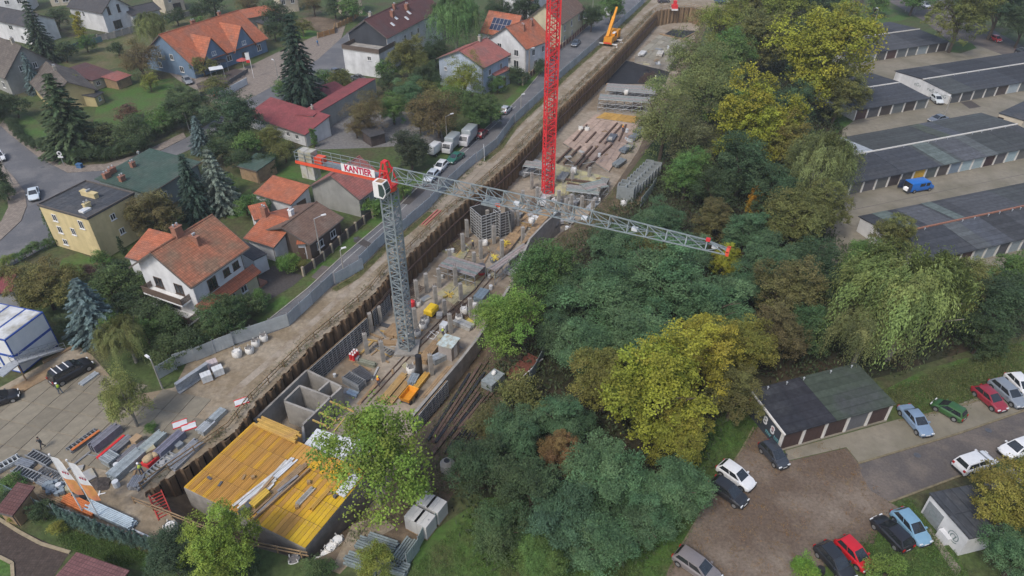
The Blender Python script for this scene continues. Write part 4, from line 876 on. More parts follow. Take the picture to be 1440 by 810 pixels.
for k in range(11):
    fx = .43 + rnd.uniform(-.02, .17); p = onD(fx, rnd.uniform(.2, .75), rnd.uniform(0, .25)); g = rnd.choice([(.45, .44, .41), (.3, .2, .11), (.2, .2, .21), (.5, .3, .05), (.5, .5, .49)]); L_ = rnd.uniform(1.6, 4.5)
    one('board', MB().box(-L_ / 2, L_ / 2, -rnd.uniform(.08, .2), .12, 0, rnd.uniform(.06, .18)), M_form, 'loose board in the band of timber across the yellow deck', 'board', 'loose boards on the yellow deck', loc=p, rz=da + rnd.uniform(-.22, .05)).color = (*g, 1)
for k in range(9):
    p = onD(rnd.choice([rnd.uniform(.03, .4), rnd.uniform(.68, .97)]), rnd.uniform(.08, .92)); q = MB().box(-.3, .3, -.12, .12, 0, .1) if k % 2 else MB().box(-.18, .18, -.18, .18, 0, .3)
    one('offcut', q, M_form, 'small loose offcut lying on the yellow deck', 'offcut', 'loose offcuts on the yellow deck', loc=p, rz=rnd.uniform(0, 3)).color = (*rnd.choice([(.1, .1, .11), (.45, .42, .36), (.3, .2, .1)]), 1)
b = MB().box(-.8, .8, -.4, .4, 0, .5); one('trolley', b.box(-.7, .7, -.36, .36, .5, .56).tube((-.6, -.45, 0), (-.6, .45, 0), .18, n=8).tube((.6, -.45, 0), (.6, .45, 0), .18, n=8), M_steel, 'dark steel trolley on the front edge of the deck', 'trolley', loc=onD(.5, .08), rz=da)
stack('white_sheet', 'white insulation sheets lying behind the foreground maple', 'sheets', T(14, 400, 90, -.2), ang(dA, dB) + .1, 6, 4, .12, 3, 1, M_pale, gap=.08)
stack('white_sheet', 'second pale sheet stack half hidden by the foreground maple', 'sheets', T(14, 600, 60, -.6), ang(dA, dB) + .05, 5, 3.5, .2, 3, 1, M_pale, gap=.08)
# front ditch guard rail
gl = Ws((190, 708), (258, 735), (330, 765), (435, 786)); gr_ = thing('guard_rail', 'weathered double timber rail across the ditch in front of the deck', 'guard rail', gl[0])
for a_, c_ in zip(gl, gl[1:]):
    for z_ in (.5, 1.0): MB().beam(a_ - gl[0] + Vector((0, 0, z_)), c_ - gl[0] + Vector((0, 0, z_)), .06, .15).build('rail', M_wood, gr_)
for p, h in along(gl, 2.4): obj('post', pme, gr_, p - gl[0], h)
# ---- columns
colm = MB().box(-.26, .26, -.26, .26, 0, 3.5).mesh('column_shaft', M_conc)
cols = [(10, 625, 362), (10, 715, 405), (10, 785, 152), (10, 897, 218), (10, 1092, 250), (10, 1205, 160), (10, 985, 482), (10, 905, 58), (10, 1010, 92), (6, 1185, 522), (6, 1162, 602), (6, 1335, 556), (6, 1262, 640), (6, 1120, 790), (6, 1440, 470), (7, 30, 470), (7, 300, 400), (7, 335, 250), (7, 430, 220), (7, 110, 250)]
where = ['beside the ladder of loose planks left of the mast', 'nearest the grey frame stack in front of the mast', 'just behind the grey mast', 'right of the mast beside the timber forms', 'by the pale crate behind the grey cabin', 'among the white bags near the round green tree', 'next to the black tube', 'behind the yellow machine', 'right of the yellow machine back row', 'nearest the sheet piles left of the tall formwork box', 'below the tall formwork box on the left', 'in front of the tall formwork box', 'beside the lime coloured boards', 'at the scaffold platform with the red bucket', 'behind the tall formwork box', 'left of the brown decks under the jib', 'at the pale wall under the jib', 'in the lime deck area by the red mast', 'at the corner of the lime deck', 'left of the red mast base']
for (n_, X, Y), wh in zip(cols, where):
    p = T(n_, X, Y, FLOOR); r_ = thing('column', 'square concrete column ' + wh, 'column', p, R(25), 'bare concrete columns in the pit'); obj('column_shaft', colm, r_)
    b = MB()
    for dx in (-.12, .12):
        for dy in (-.12, .12): b.tube((dx, dy, 3.5), (dx, dy, 4.1), .02, n=3)
    o = b.build('rebar', M_steelbeam, r_); o['kind'] = 'stuff'
one('black_tube', MB().tube((0, 0, 0), (0, 0, 3.4), .42, n=14), M_blk, 'tall black plastic tube standing upright by the timber stacks', 'tube', loc=T(10, 920, 485, FLOOR))
# ---- big bags
def bag_spec(full=True):
    b = MB(); n = 10
    vs = []
    for z, r in ((0, .42), (.12, .5), (.5, .56), (.85, .52), (.98, .45)):
        for i in range(n):
            t = 2 * math.pi * i / n; k = 1 / max(abs(math.cos(t)), abs(math.sin(t))) ** .6 * rnd.uniform(.95, 1.05); vs.append((math.cos(t) * r * k, math.sin(t) * r * k, z))
    fs = [tuple(range(n - 1, -1, -1))] + [(j * n + i, j * n + (i + 1) % n, (j + 1) * n + (i + 1) % n, (j + 1) * n + i) for j in range(4) for i in range(n)]
    b.add(vs, fs); c = MB().add([(math.cos(2 * math.pi * i / n) * .44, math.sin(2 * math.pi * i / n) * .44, .93) for i in range(n)] + [(0, 0, 1.02)], [(i, (i + 1) % n, n) for i in range(n)])
    los = []
    for sx, sy in ((-.4, -.4), (.4, -.4), (.4, .4), (-.4, .4)):
        l_ = MB(); l_.tube((sx, sy, .95), (sx * .8, sy * .8, 1.25), .035, n=4); l_.tube((sx * .8, sy * .8, 1.25), (sx * .55, sy * .85, .98), .035, n=4); los.append(('loop', l_.mesh('loop', M_bag), None, []))
    return [('sack', b.mesh('sack', M_bag, True), None, []), ('filling', c.mesh('filling', M_grav if full else M_bag, True), None, []), *los]
bagA, bagB = bag_spec(), bag_spec(False)
GB = 'white big bags'
for (n_, X, Y, z, lb, sp) in [(10, 872, 470, FLOOR, 'white big bag of gravel left of the black tube', bagA), (10, 905, 262, FLOOR, 'nearest of three white big bags right of the grey mast', bagA), (10, 938, 222, FLOOR, 'middle of three white big bags right of the grey mast', bagA), (10, 950, 195, FLOOR, 'farthest of three white big bags right of the grey mast', bagA), (10, 908, 95, FLOOR, 'white big bag beside the red tank behind the mast', bagA), (10, 1168, 140, FLOOR, 'tall white big bag left of the column near the green tree', bagB), (10, 1225, 110, FLOOR, 'white bag behind the column near the green tree', bagB), (10, 1140, 180, FLOOR, 'open white big bag of dark gravel near the green tree', bagA), (10, 48, 290, 0, 'white big bag by the hoarding corner on the site road', bagA), (10, 2, 320, 0, 'white big bag second from the hoarding corner', bagA), (9, 1405, 360, 0, 'white big bag leftmost by the bent hoarding', bagA), (9, 1335, 380, 0, 'clear wrapped sack left of the big bags by the hoarding', bagB),
                            (14, 465, 640, -1.2, 'topmost white sack in the row beside the deck wall', bagB), (14, 430, 680, -1.3, 'second white sack in the row beside the deck wall', bagB), (14, 395, 715, -1.4, 'third white sack in the row beside the deck wall', bagB), (14, 355, 750, -1.5, 'lowest white sack in the row beside the deck wall', bagB), (14, 222, 750, -1.0, 'white open bag in the ditch in front of the deck', bagA), (13, 968, 560, .0, 'white round sack by the ditch rail', bagB), (7, 345, 160, FLOOR + 2.2, 'white sack on the lime coloured deck', bagB), (3, 385, 735, FLOOR, 'left of two white sacks on the far deck', bagB), (3, 420, 738, FLOOR, 'right of two white sacks on the far deck', bagB), (3, 640, 530, FLOOR + 2, 'white sack among the scaffolding far down the pit', bagB), (7, 625, 345, 0, 'white sack in front of the stacked concrete blocks', bagB), (7, 110, 440, FLOOR + 3, 'crumpled white sheeting on the brown decks under the jib', bagB), (6, 1285, 565, FLOOR, 'white sack near the lime boards in the pit', bagB)]:
    place(sp, 'big_bag', lb, 'bag', T(n_, X, Y, z), rnd.uniform(0, 3), GB, scale=rnd.uniform(.9, 1.15))
# ---- pallets of wrapped blocks by the hoarding
for k, (X, Y, lb) in enumerate([(1165, 515, 'nearest wrapped pallet of blocks by the zinc trough'), (1230, 480, 'second wrapped pallet of blocks by the zinc trough'), (1200, 445, 'pinkish wrapped pallet of blocks behind the other two')]):
    r_ = thing('block_pallet', lb, 'pallet', T(9, X, Y), R(35), 'wrapped block pallets')
    for i in range(3):
        for j in range(2):
            for z in range(3): MB().box(-.6 + i * .4, -.62 + (i + 1) * .4, -.5 + j * .5, -.02 + j * .5, .14 + z * .33, .14 + z * .33 + .31).build('block', M_pale if k < 2 else M_brick and mat('pinkish_block', (.42, .36, .36)), r_)
    MB().box(-.62, .6, -.52, .5, 0, .13).build('pallet_base', M_wood, r_)
# ---- timber and beam stacks in the pit
def TFl(n_, X, Y, z=0): return T(n_, X, Y, FLOOR + z) 
sdir = ang(Lw[3], Lw[9])
for args in [('timber_stack', 'brown timber beam stack right of the grey mast', 'timber stack', TFl(10, 978, 370), sdir, 4.2, 1.3, .9, 5, 3, M_wood, (.26, .17, .08)),
             ('timber_stack', 'yellow timber beams lying in front of the white big bag', 'timber', TFl(10, 770, 560), sdir, 6.0, 1.0, .3, 5, 1, M_yel, (.36, .24, .1)),
             ('timber_stack', 'second bundle of yellow timber beams near the maple', 'timber', TFl(10, 800, 590), sdir, 4.5, .8, .35, 4, 1, M_yel, (.33, .22, .1)),
             ('timber_stack', 'orange formwork beams beside the bright orange dumper', 'beams', TFl(10, 915, 545), sdir, 4.5, .8, .6, 4, 2, M_yel, (.5, .29, .06)),
             ('timber_stack', 'wide brown plank form lying in front of the mast foot', 'plank form', TFl(10, 750, 310), sdir + 1.9, 3.4, .9, .4, 3, 1, M_wood, None),
             ('timber_stack', 'square brown plywood platform left of the mast foot', 'platform', TFl(10, 778, 245), sdir, 2.6, 2.2, .5, 4, 1, M_wood, None),
             ('timber_stack', 'two loose brown planks in front of the frame stacks', 'planks', TFl(10, 635, 580), sdir, 5, .5, .1, 2, 1, M_wood, None),
             ('timber_stack', 'thin planks behind the rooms beside the blue grey tubes', 'planks', TFl(10, 600, 440), sdir - 1.6, 3, .35, .1, 2, 1, M_wood, None),
             ('timber_stack', 'grey steel tubes with a yellow strap left of the mast', 'tubes', TFl(10, 625, 425), sdir - 1.5, 2.6, .8, .5, 5, 2, M_zinc, (.28, .29, .22)),
             ('timber_stack', 'pale blue tubes in front of the concrete rooms', 'tubes', TFl(10, 543, 590), sdir - 1.6, 1.6, .9, .3, 5, 1, M_zinc, (.4, .5, .58)),
             ('timber_stack', 'long grey beam lying beside the frame stacks', 'beam', TFl(10, 668, 480), sdir + .25, 2.6, .25, .2, 1, 1, M_zinc, (.38, .38, .36)),
             ('timber_stack', 'stack of grey beams behind the mast on the left', 'beams', TFl(10, 735, 210), sdir - 1.5, 2.2, .7, .2, 4, 1, M_steel, None),
             ('timber_stack', 'grey metal parts stacked behind the orange beams', 'metal parts', TFl(10, 885, 525), sdir + .2, 1.9, 1.1, .8, 4, 3, M_zinc, (.26, .3, .33)),
             ('timber_stack', 'zinc racks stacked left of the grey cabin foot', 'racks', TFl(10, 1030, 400), sdir - .5, 2.2, 1.2, .9, 4, 3, M_zinc, (.34, .37, .39)),
             ('timber_stack', 'zinc brackets stacked behind the pale crate', 'brackets', TFl(10, 1165, 210), sdir + 1.4, 3.2, 1.2, .7, 5, 3, M_zinc, (.36, .36, .34)),
             ('timber_stack', 'blue grey crates near the round green tree', 'crates', TFl(10, 1265, 60), sdir, 2.6, 1.6, 1.2, 3, 3, M_zinc, (.2, .25, .28)),
             ('timber_stack', 'yellow hoses and boards on the floor behind the cabin', 'boards', TFl(10, 1205, 185), sdir + 1.2, 2.5, .7, .1, 3, 1, M_yel, (.5, .42, .1))]:
    stack(*args[:11], colr=args[11], gap=.03)
stack('board_stack', 'long brown boards on top of the outer wall formwork', 'boards', T(10, 1020, 520, -1.0), ang(cw[0], cw[2]), 7, .9, .1, 3, 1, M_wood)
# orange dumper
r_ = thing('dumper', 'bright orange dumper skip among the timber beams', 'dumper', TFl(10, 862, 622), sdir)
MB().add([(-1, -.6, .5), (1, -.6, .5), (1, .6, .5), (-1, .6, .5), (-1.25, -.75, 1.2), (1.25, -.75, 1.2), (1.25, .75, 1.2), (-1.25, .75, 1.2), (-1.15, -.65, 1.15), (1.15, -.65, 1.15), (1.15, .65, 1.15), (-1.15, .65, 1.15), (-.9, -.5, .6), (.9, -.5, .6), (.9, .5, .6), (-.9, .5, .6)],
         [(3, 2, 1, 0), (0, 1, 5, 4), (1, 2, 6, 5), (2, 3, 7, 6), (3, 0, 4, 7), (4, 5, 9, 8), (5, 6, 10, 9), (6, 7, 11, 10), (7, 4, 8, 11), (8, 9, 13, 12), (9, 10, 14, 13), (10, 11, 15, 14), (11, 8, 12, 15), (12, 13, 14, 15)]).build('skip', M_or, r_)
MB().box(-.9, .9, -.45, .45, .2, .49).build('chassis', M_steel, r_)
for sx in (-.7, .7):
    for sy in (-.55, .55): MB().tube((sx, sy - .12, .3), (sx, sy + .12, .3), .3, n=10).build('wheel', M_blk, r_)
# yellow covered machine, red tank, cabin, pump
r_ = thing('compressor', 'yellow hooded compressor right of the grey mast', 'compressor', TFl(10, 985, 145), sdir)
MB().add([(-1, -.7, .5), (1, -.7, .5), (1, .7, .5), (-1, .7, .5), (-1, -.7, 1.2), (1, -.7, 1.2), (1, .7, 1.2), (-1, .7, 1.2), (-.8, -.5, 1.5), (.8, -.5, 1.5), (.8, .5, 1.5), (-.8, .5, 1.5)], [(3, 2, 1, 0), (0, 1, 5, 4), (1, 2, 6, 5), (2, 3, 7, 6), (3, 0, 4, 7), (4, 5, 9, 8), (5, 6, 10, 9), (6, 7, 11, 10), (7, 4, 8, 11), (8, 9, 10, 11)]).build('hood', mat('hood_yellow', (.62, .42, .02), rough=.5), r_)
MB().box(-.9, .9, -.6, .6, .25, .495).build('frame', M_steel, r_)
for sy in (-.7, .7): MB().tube((0, sy - .1, .3), (0, sy + .1, .3), .3, n=10).build('wheel', M_blk, r_)
r_ = thing('tank', 'small red tank behind the grey mast', 'tank', TFl(10, 878, 112)); MB().tube((0, 0, .3), (0, 0, 1.4), .45, n=12).build('drum', M_red, r_); MB().tube((0, 0, 1.4), (0, 0, 1.6), .45, .15, n=12).build('lid', M_red, r_); MB().box(-.4, .4, -.4, .4, 0, .3).build('foot', M_steel, r_)
r_ = thing('cylinder_pallet', 'red and white gas bottles grouped left of the mast', 'gas bottles', TFl(10, 550, 405), sdir)
for i in range(3):
    for j in range(2): o = MB().tube((i * .45, j * .45, .1), (i * .45, j * .45, 1.1), .2, n=8).build('bottle', M_red, r_); MB().tube((i * .45, j * .45, 1.1), (i * .45, j * .45, 1.3), .18, .07, n=8).build('cap', M_white, o)
MB().box(-.3, 1.2, -.3, .8, 0, .1).build('pallet_base', M_wood, r_)
r_ = thing('site_cabin', 'grey box cabin with a pale rusty roof beside the outer wall', 'cabin', TFl(10, 1085, 370), sdir)
MB().box(-1.1, 1.1, -1.0, 1.0, 0, 2.3).build('wall', mat('cabin_grey', (.3, .27, .25), var=.1), r_); MB().box(-1.25, 1.25, -1.15, 1.15, 2.301, 2.42).build('roof', mat('cabin_roof', (.42, .5, .5), var=.12, col2=(.3, .27, .2), scale2=1.2), r_); MB().box(-.4, .4, -1.05, -1.0, .05, 2.0).build('door', M_white, r_)
r_ = thing('crate', 'pale wrapped crate beside the column behind the cabin', 'crate', TFl(10, 1058, 235), sdir); MB().box(-.55, .55, -.5, .5, .12, 1.3).build('wrapping', M_pale, r_); MB().box(-.6, .6, -.55, .55, 0, .115).build('pallet_base', M_wood, r_)
r_ = thing('frame_trestle', 'white tubular trestle lying in front of the cabin', 'trestle', TFl(10, 995, 285), sdir)
for p, q in (((0, 0, .05), (1.6, 0, .05)), ((0, 1, .05), (1.6, 1, .05)), ((0, 0, .05), (0, 1, .05)), ((1.6, 0, .05), (1.6, 1, .05)), ((.8, 0, .05), (.8, 1, .6))): MB().tube(p, q, .05, n=5).build('tube', M_white, r_)
# ladder-like frame stacks
def frame_mesh(L, w_, n):
    b = MB()
    for y in (-w_ / 2, w_ / 2): b.box(-L / 2, L / 2, y - .05, y + .05, 0, .13)
    for i in range(n): x = -L / 2 + L * (i + .5) / n; b.box(x - .045, x + .045, -w_ / 2 + .051, w_ / 2 - .051, .02, .11)
    return b.mesh('frame', M_form)
fr_a, fr_b = frame_mesh(3.0, 1.25, 9), frame_mesh(3.4, .9, 8)
def frames(label, loc, rz, me, n, c=(.2, .21, .22), group='stacks of ladder-like formwork frames'):
    r_ = thing('frame_stack', label, 'frame stack', loc, rz, group)
    for i in range(n): g = rnd.uniform(.8, 1.25); obj('frame', me, r_, (rnd.uniform(-.06, .06), rnd.uniform(-.05, .05), i * .15), rnd.uniform(-.02, .02), color=tuple(k * g for k in c))
    return r_
frames('tall stack of slatted grey frames in front of the concrete rooms', TFl(10, 555, 540), sdir - 1.75, fr_a, 8)
frames('low stack of slatted dark frames behind the tall frame stack', TFl(10, 600, 490), sdir - 1.95, fr_a, 4, (.12, .125, .14))
frames('slatted grey frame lying across planks in front of the mast', TFl(10, 720, 345), sdir - 1.75, fr_b, 2, (.26, .26, .25))
frames('frame stack on the yard with orange tubes on it', T(13, 475, 60), sdir - .1, fr_b, 3)
stack('tube_pair', 'pair of orange tubes lying on the yard frame stack', 'tubes', T(13, 480, 50, .5), sdir - .1, 3.4, .3, .12, 2, 1, M_orp)
frames('grey frame stack at the lower left of the yard nearest the hedge', T(13, 160, 245), -.35, fr_b, 4)
frames('grey frame stack behind the two flags', T(13, 290, 250), -.4, fr_b, 3)
frames('grey frame stack near the walking person in the yard', T(13, 230, 155), -.45, fr_b, 3)
frames('long grey frame stack next to the pit edge in the yard', T(13, 870, 225), sdir, frame_mesh(5.2, 1.0, 12), 3)
frames('frame bundle at the left edge of the yard', T(13, 20, 210), sdir - .3, fr_b, 4, (.3, .32, .33))
frames('rusty red frame steps leading into the ditch', T(13, 900, 410), -.9, frame_mesh(3.6, 1.2, 8), 1, (.42, .05, .04))
# yard stacks of scaffold parts
for args in [('panel_stack', 'grey scaffold panels standing on edge beside a red beam', 'panels', T(13, 600, 55), sdir, 3.6, 1.1, 1.1, 5, 1, M_form, (.17, .17, .2)),
             ('panel_stack', 'bright red beam on the yard by the grey panels', 'beam', T(13, 625, 90), sdir, 3.6, .35, .3, 1, 1, M_red, None),
             ('panel_stack', 'dark grey planks right of the red beam', 'planks', T(13, 660, 105), sdir, 3.8, 1.0, .5, 3, 2, M_form, (.16, .165, .18)),
             ('panel_stack', 'dark grey boards behind the silver tube bundle', 'boards', T(13, 745, 120), sdir, 3.6, .9, .6, 3, 2, M_form, (.15, .15, .165)),
             ('panel_stack', 'silver tube bundle in the middle of the yard', 'tubes', T(13, 720, 200), sdir, 4.0, 1.4, .9, 8, 4, M_zinc, (.34, .38, .39)),
             ('panel_stack', 'short silver tube bundle left of the middle bundle', 'tubes', T(13, 625, 170), sdir + 1.5, 1.6, 1.4, .9, 7, 4, M_zinc, (.3, .33, .34)),
             ('panel_stack', 'silver tube bundle beside the cardboard box', 'tubes', T(13, 858, 75), sdir, 3.2, 1.2, .7, 7, 3, M_zinc, (.36, .41, .41)),
             ('panel_stack', 'dark panels standing behind the red crate', 'panels', T(13, 960, 90), sdir, 3.6, 1.0, 1.0, 4, 1, M_form, (.14, .14, .18)),
             ('panel_stack', 'grey planks and tubes near the pit rail', 'planks', T(13, 1040, 135), sdir, 4.2, 1.5, .4, 7, 2, M_zinc, (.28, .29, .31)),
             ('panel_stack', 'silver tubes in the yard near the pit edge top', 'tubes', T(9, 1215, 730), sdir, 2.6, 1.0, .6, 6, 3, M_zinc, (.38, .42, .43)),
             ('panel_stack', 'zinc fence feet stacked below the silver tubes', 'fence feet', T(9, 1160, 785), sdir, 2.0, 1.2, .6, 5, 3, M_zinc, (.36, .38, .39)),
             ('panel_stack', 'loose profiles beside the black estate car', 'profiles', T(9, 500, 510), sdir, 2.4, .8, .3, 4, 1, M_zinc, (.35, .38, .4)),
             ('panel_stack', 'dark metal parts bundle on the yard near the left frames', 'metal parts', T(13, 150, 190), -.3, 2.0, 1.0, .5, 5, 2, M_zinc, (.22, .24, .27)),
             ('panel_stack', 'end bundle of clamps beside the long frame stack', 'clamps', T(13, 770, 295), sdir + .4, 1.6, 1.2, .6, 6, 3, M_zinc, (.24, .25, .27)),
             ('panel_stack', 'scattered steel lengths beside the left frame stacks', 'steel', T(13, 250, 285), -.4, 4, 1.0, .3, 6, 2, M_zinc, (.25, .27, .29)),
             ('panel_stack', 'orange plastic pipes along the rear hoarding', 'pipes', T(13, 455, 420), -.42, 4.6, 1.1, .5, 6, 3, M_orp, None),
             ('panel_stack', 'pale blue pipes bundled along the rear hoarding', 'pipes', T(13, 625, 480), -.40, 6.2, 1.1, .6, 7, 3, mat('pale_blue_pipe', (.42, .50, .55), rough=.5), None),
             ('panel_stack', 'single long white pipe beside the pale blue pipes', 'pipe', T(13, 720, 540), -.40, 6.2, .2, .2, 1, 1, M_white, None),
             ('panel_stack', 'loose planks at the left end of the rear hoarding', 'planks', T(13, 320, 375), -.4, 4, 1.2, .2, 6, 1, M_wood, None)]:
    stack(*args[:11], colr=args[11], gap=.04)
for k in range(26):
    p = T(13, 300 + rnd.uniform(-45, 70), 325 + rnd.uniform(-35, 30), rnd.uniform(0, .3)); tag(obj('concrete_block', MB().box(-.22, .22, -.22, .22, 0, .4).mesh('concrete_block', mat('blue_grey_block', (.22, .26, .29), var=.15)) if k == 0 else cbm, None, p, rnd.uniform(0, 3)), 'blue grey concrete block in the loose heap behind the flags', 'block', 'heap of blue grey concrete blocks')
    if k == 0: cbm = [o for o in COL.objects if o.name.startswith('concrete_block')][0].data
r_ = thing('crate', 'red crate with tan sacks in the yard', 'crate', T(13, 860, 165), sdir); MB().box(-1, 1, -.5, .5, 0, .6).build('box', M_red, r_); MB().blob((-.3, .1, .75), (.75, .5, .35), 8, 5).blob((.4, -.1, .7), (.5, .4, .3), 8, 5).build('sack', mat('tan_sack', (.4, .3, .18), var=.25, scale=3), r_, True)
r_ = thing('box', 'brown cardboard box in the yard behind the silver tubes', 'box', T(13, 778, 70), sdir); MB().box(-.45, .45, -.4, .4, 0, 1.0).build('carton', mat('cardboard', (.33, .23, .14), var=.1), r_); MB().box(-.5, .5, -.45, .45, 1.001, 1.05).build('lid', MATS['cardboard'], r_)
one('debris_heap', MB().blob((0, 0, .1), (1.4, .8, .35), 10, 5, .3), mat('dark_debris', (.06, .05, .045), var=.5, scale=4), 'dark heap of debris behind the right flag', 'heap', loc=T(13, 555, 300), smooth=False)
one('tarp_heap', MB().blob((0, 0, .2), (.8, .6, .5), 9, 5, .2), M_blk, 'black tarpaulin bundle between the flag poles', 'tarpaulin', loc=T(13, 445, 370))
o = one('white_cross', MB().box(-.6, .6, -.06, .06, 0, .02).box(-.06, .06, -.6, -.062, 0, .02).box(-.06, .06, .062, .6, 0, .02), M_white, 'white survey cross painted on the yard slab', 'survey mark', loc=T(13, 555, 352, .1), rz=.3)
for X, Y, lb in ((1010, 760, 'left red edged white barrier plate near the pit edge'), (1060, 775, 'right red edged white barrier plate near the pit edge'), (1355, 635, 'red and white barrier plate lying by the pit edge')):
    r_ = thing('barrier_board', lb, 'barrier', T(9, X, Y, .05), .5, 'red and white barrier plates'); MB().box(-.75, .75, -.5, .5, 0, .08).build('plate', M_pale, r_)
    for s_ in (-1, 1): MB().box(-.8, .8, s_ * .5 - .06, s_ * .5 + .06, -.01, .1).build('edge', M_red, r_)
# red and grey trough on the site road
r_ = thing('steel_trough', 'red painted steel formwork lying on the site road by the fence', 'steel form', T(6, 985, 415, .05), sdir); MB().box(-3, 3, -.6, .6, 0, .12).build('tray', M_wood, r_)
for s_ in (-.3, .3): MB().box(-2.6, 2.6, s_ - .1, s_ + .1, .12, .3).build('beam', mat('faded_red', (.38, .12, .11), var=.2), r_)
# zinc trough leaning on the hoarding
r_ = thing('steel_trough', 'galvanised steel trough leaning against the hoarding', 'trough', T(9, 1085, 520, .1), ang(T(9, 1010, 570), T(9, 1140, 480))); q = MB().box(-2.2, 2.2, -.1, 0, 0, 1.5); q.box(-2.2, 2.2, -.5, -.1, 1.4, 1.5); q.box(-2.2, 2.2, -.5, -.1, 0, .1); q.build('tray', M_metal, r_)
for k in range(5): MB().box(-2.1, 2.1, -.14, -.1, .2 + k * .25, .26 + k * .25).build('rib', M_zinc, r_).color = (.4, .42, .43, 1)
# ---- hoarding: each sheet a panel
def hoarding(label, pts, h, w_, c, group='sheet metal hoarding', feet=True):
    r_ = thing('hoarding', label, 'fence', pts[0], 0, group); k = (w_, h)
    me = MB().box(0, w_ - .03, -.02, .02, .1, h)
    for i in range(1, 6): x = w_ * i / 6; me.box(x - .03, x + .03, -.04, .04, .1, h)
    me = me.mesh('panel', M_fence); po = MB().tube((0, 0, 0), (0, 0, h + .25), .04, n=5).mesh('post', M_metal)
    for p, a_ in along(pts, w_):
        g = rnd.uniform(.85, 1.15); obj('panel', me, r_, p - pts[0], a_ + rnd.uniform(-.02, .02), color=tuple(q * g for q in c)); obj('post', po, r_, p - pts[0])
    return r_
hoarding('grey sheet metal hoarding along the street beside the site road', FEN[:-1], 2.0, 2.6, (.34, .385, .42))
hoarding('bent pale sheet metal hoarding closing the end of the street', Ws(*hoard_px), 2.1, 2.4, (.36, .39, .40))
hoarding('dark green sheet fence between the yard and the clipped hedge', Ws((-60, 662), (0, 690), (60, 718), (120, 738), (180, 762), (222, 775)), 1.6, 2.4, (.12, .17, .17))
hoarding('pale translucent fence beside the concrete block pallets', [T(14, 850, 760), T(14, 900, 690), T(14, 945, 600), T(14, 1035, 505)], 1.9, 2.0, (.25, .30, .29))
hoarding('sheet fence below the trees beside the brown trailer', [T(11, 0, 660), T(11, 60, 590), T(11, 130, 480), T(11, 170, 400)], 1.8, 2.2, (.22, .26, .27))
hoarding('short fence beside the stacked square concrete pipes', [T(7, 720, 355), T(7, 770, 290), T(7, 805, 235)], 1.8, 2.2, (.25, .30, .28))
one('sign_board', MB().box(-1.4, 1.4, -.03, .03, .3, 2.2).box(-1.3, -1.2, -.1, .1, 0, .3).box(1.2, 1.3, -.1, .1, 0, .3), M_pale, 'pale grey board leaning on the street hoarding above the dark green car', 'board', loc=T(6, 1280, 75), rz=sdir + .5)
# ---- square concrete pipes, stacked
pip = MB(); s_ = .75
for x0, x1, y0, y1 in ((-s_, s_, -s_, -s_ + .16), (-s_, s_, s_ - .16, s_), (-s_, -s_ + .16, -s_ + .161, s_ - .161), (s_ - .16, s_, -s_ + .161, s_ - .161)): pip.box(x0, x1, y0, y1, 0, 2.6)
pip = pip.mesh('square_pipe', mat('pipe_concrete', (.20, .22, .22), var=.15, scale=1.5))
for i in range(10):
    for j in range(2):
        X, Y = 612 + i * 17, 300 - i * 17
        p = T(7, X + j * 45, Y + j * 12, 0)
        tag(obj('square_pipe', pip, None, p, sdir + .1, (1, 1, 1 if i < 2 else .72)), ('tall' if i < 2 else 'low') + ' square concrete duct in the ' + ('left' if j == 0 else 'right') + ' row beside the trees, number ' .replace(', number ', ['', ' nearest the jib'][i == 0] if i in (0,) else [', next to the nearest', ', third from the jib', ', fourth from the jib', ', fifth from the jib', ', sixth from the jib', ', fourth from far end', ', third from far end', ', second from far end', ', at the far end'][i - 1]), 'concrete duct', 'double row of square concrete ducts')
# ---- pallets of aerated blocks at the bottom
for i in range(2):
    for j in range(2):
        lb = [['nearest left', 'nearest right'], ['far left', 'far right']][j][i] + ' white wrapped block pallet in the group of four by the fence'
        p = T(14, 900 + i * 55 + j * 65, 530 + i * 28 - j * 80, 0); r_ = thing('block_pallet', lb, 'pallet', p, sdir - .1, 'white wrapped block pallets')
        for k in range(3):
            for m_ in range(2): MB().box(-.78, .78, -.7 + m_ * .71, -.01 + m_ * .71, .15 + k * .62, .75 + k * .62).build('block', mat('aerated_block', (.42, .42, .41), var=.1, scale=1), r_)
        MB().box(-.8, .8, -.72, .72, 0, .14).build('pallet_base', M_wood, r_)
# fence panel stacks at the bottom
for X, Y, a_, L, lb in ((710, 635, -.35, 3.2, 'upper stack of grey fence panels on the trodden ground'), (640, 650, -.35, 2.6, 'left stack of grey fence panels on the trodden ground'), (600, 745, -.35, 3.6, 'lower stack of grey fence panels near the bottom edge'), (825, 690, 1.1, 3.2, 'grey fence panels lying along the translucent fence'), (780, 765, -.35, 2.8, 'rightmost low stack of grey fence panels')):
    stack('fence_panel_stack', lb, 'fence panels', T(14, X, Y), a_, L, 1.3, .6, 5, 2, M_zinc, gap=.08, colr=(.22, .26, .26))
r_ = thing('manhole_ring', 'tall round concrete manhole ring beside the pipe strip', 'manhole', T(14, 1075, 215)); MB().tube((0, 0, 0), (0, 0, 1.1), .75, n=16).build('ring', M_conc, r_); MB().tube((0, 0, 1.1), (0, 0, 1.5), .72, .42, n=16).build('cone', M_conc, r_); MB().tube((0, 0, 1.5), (0, 0, 1.52), .32, n=12).build('opening', M_blk, r_)
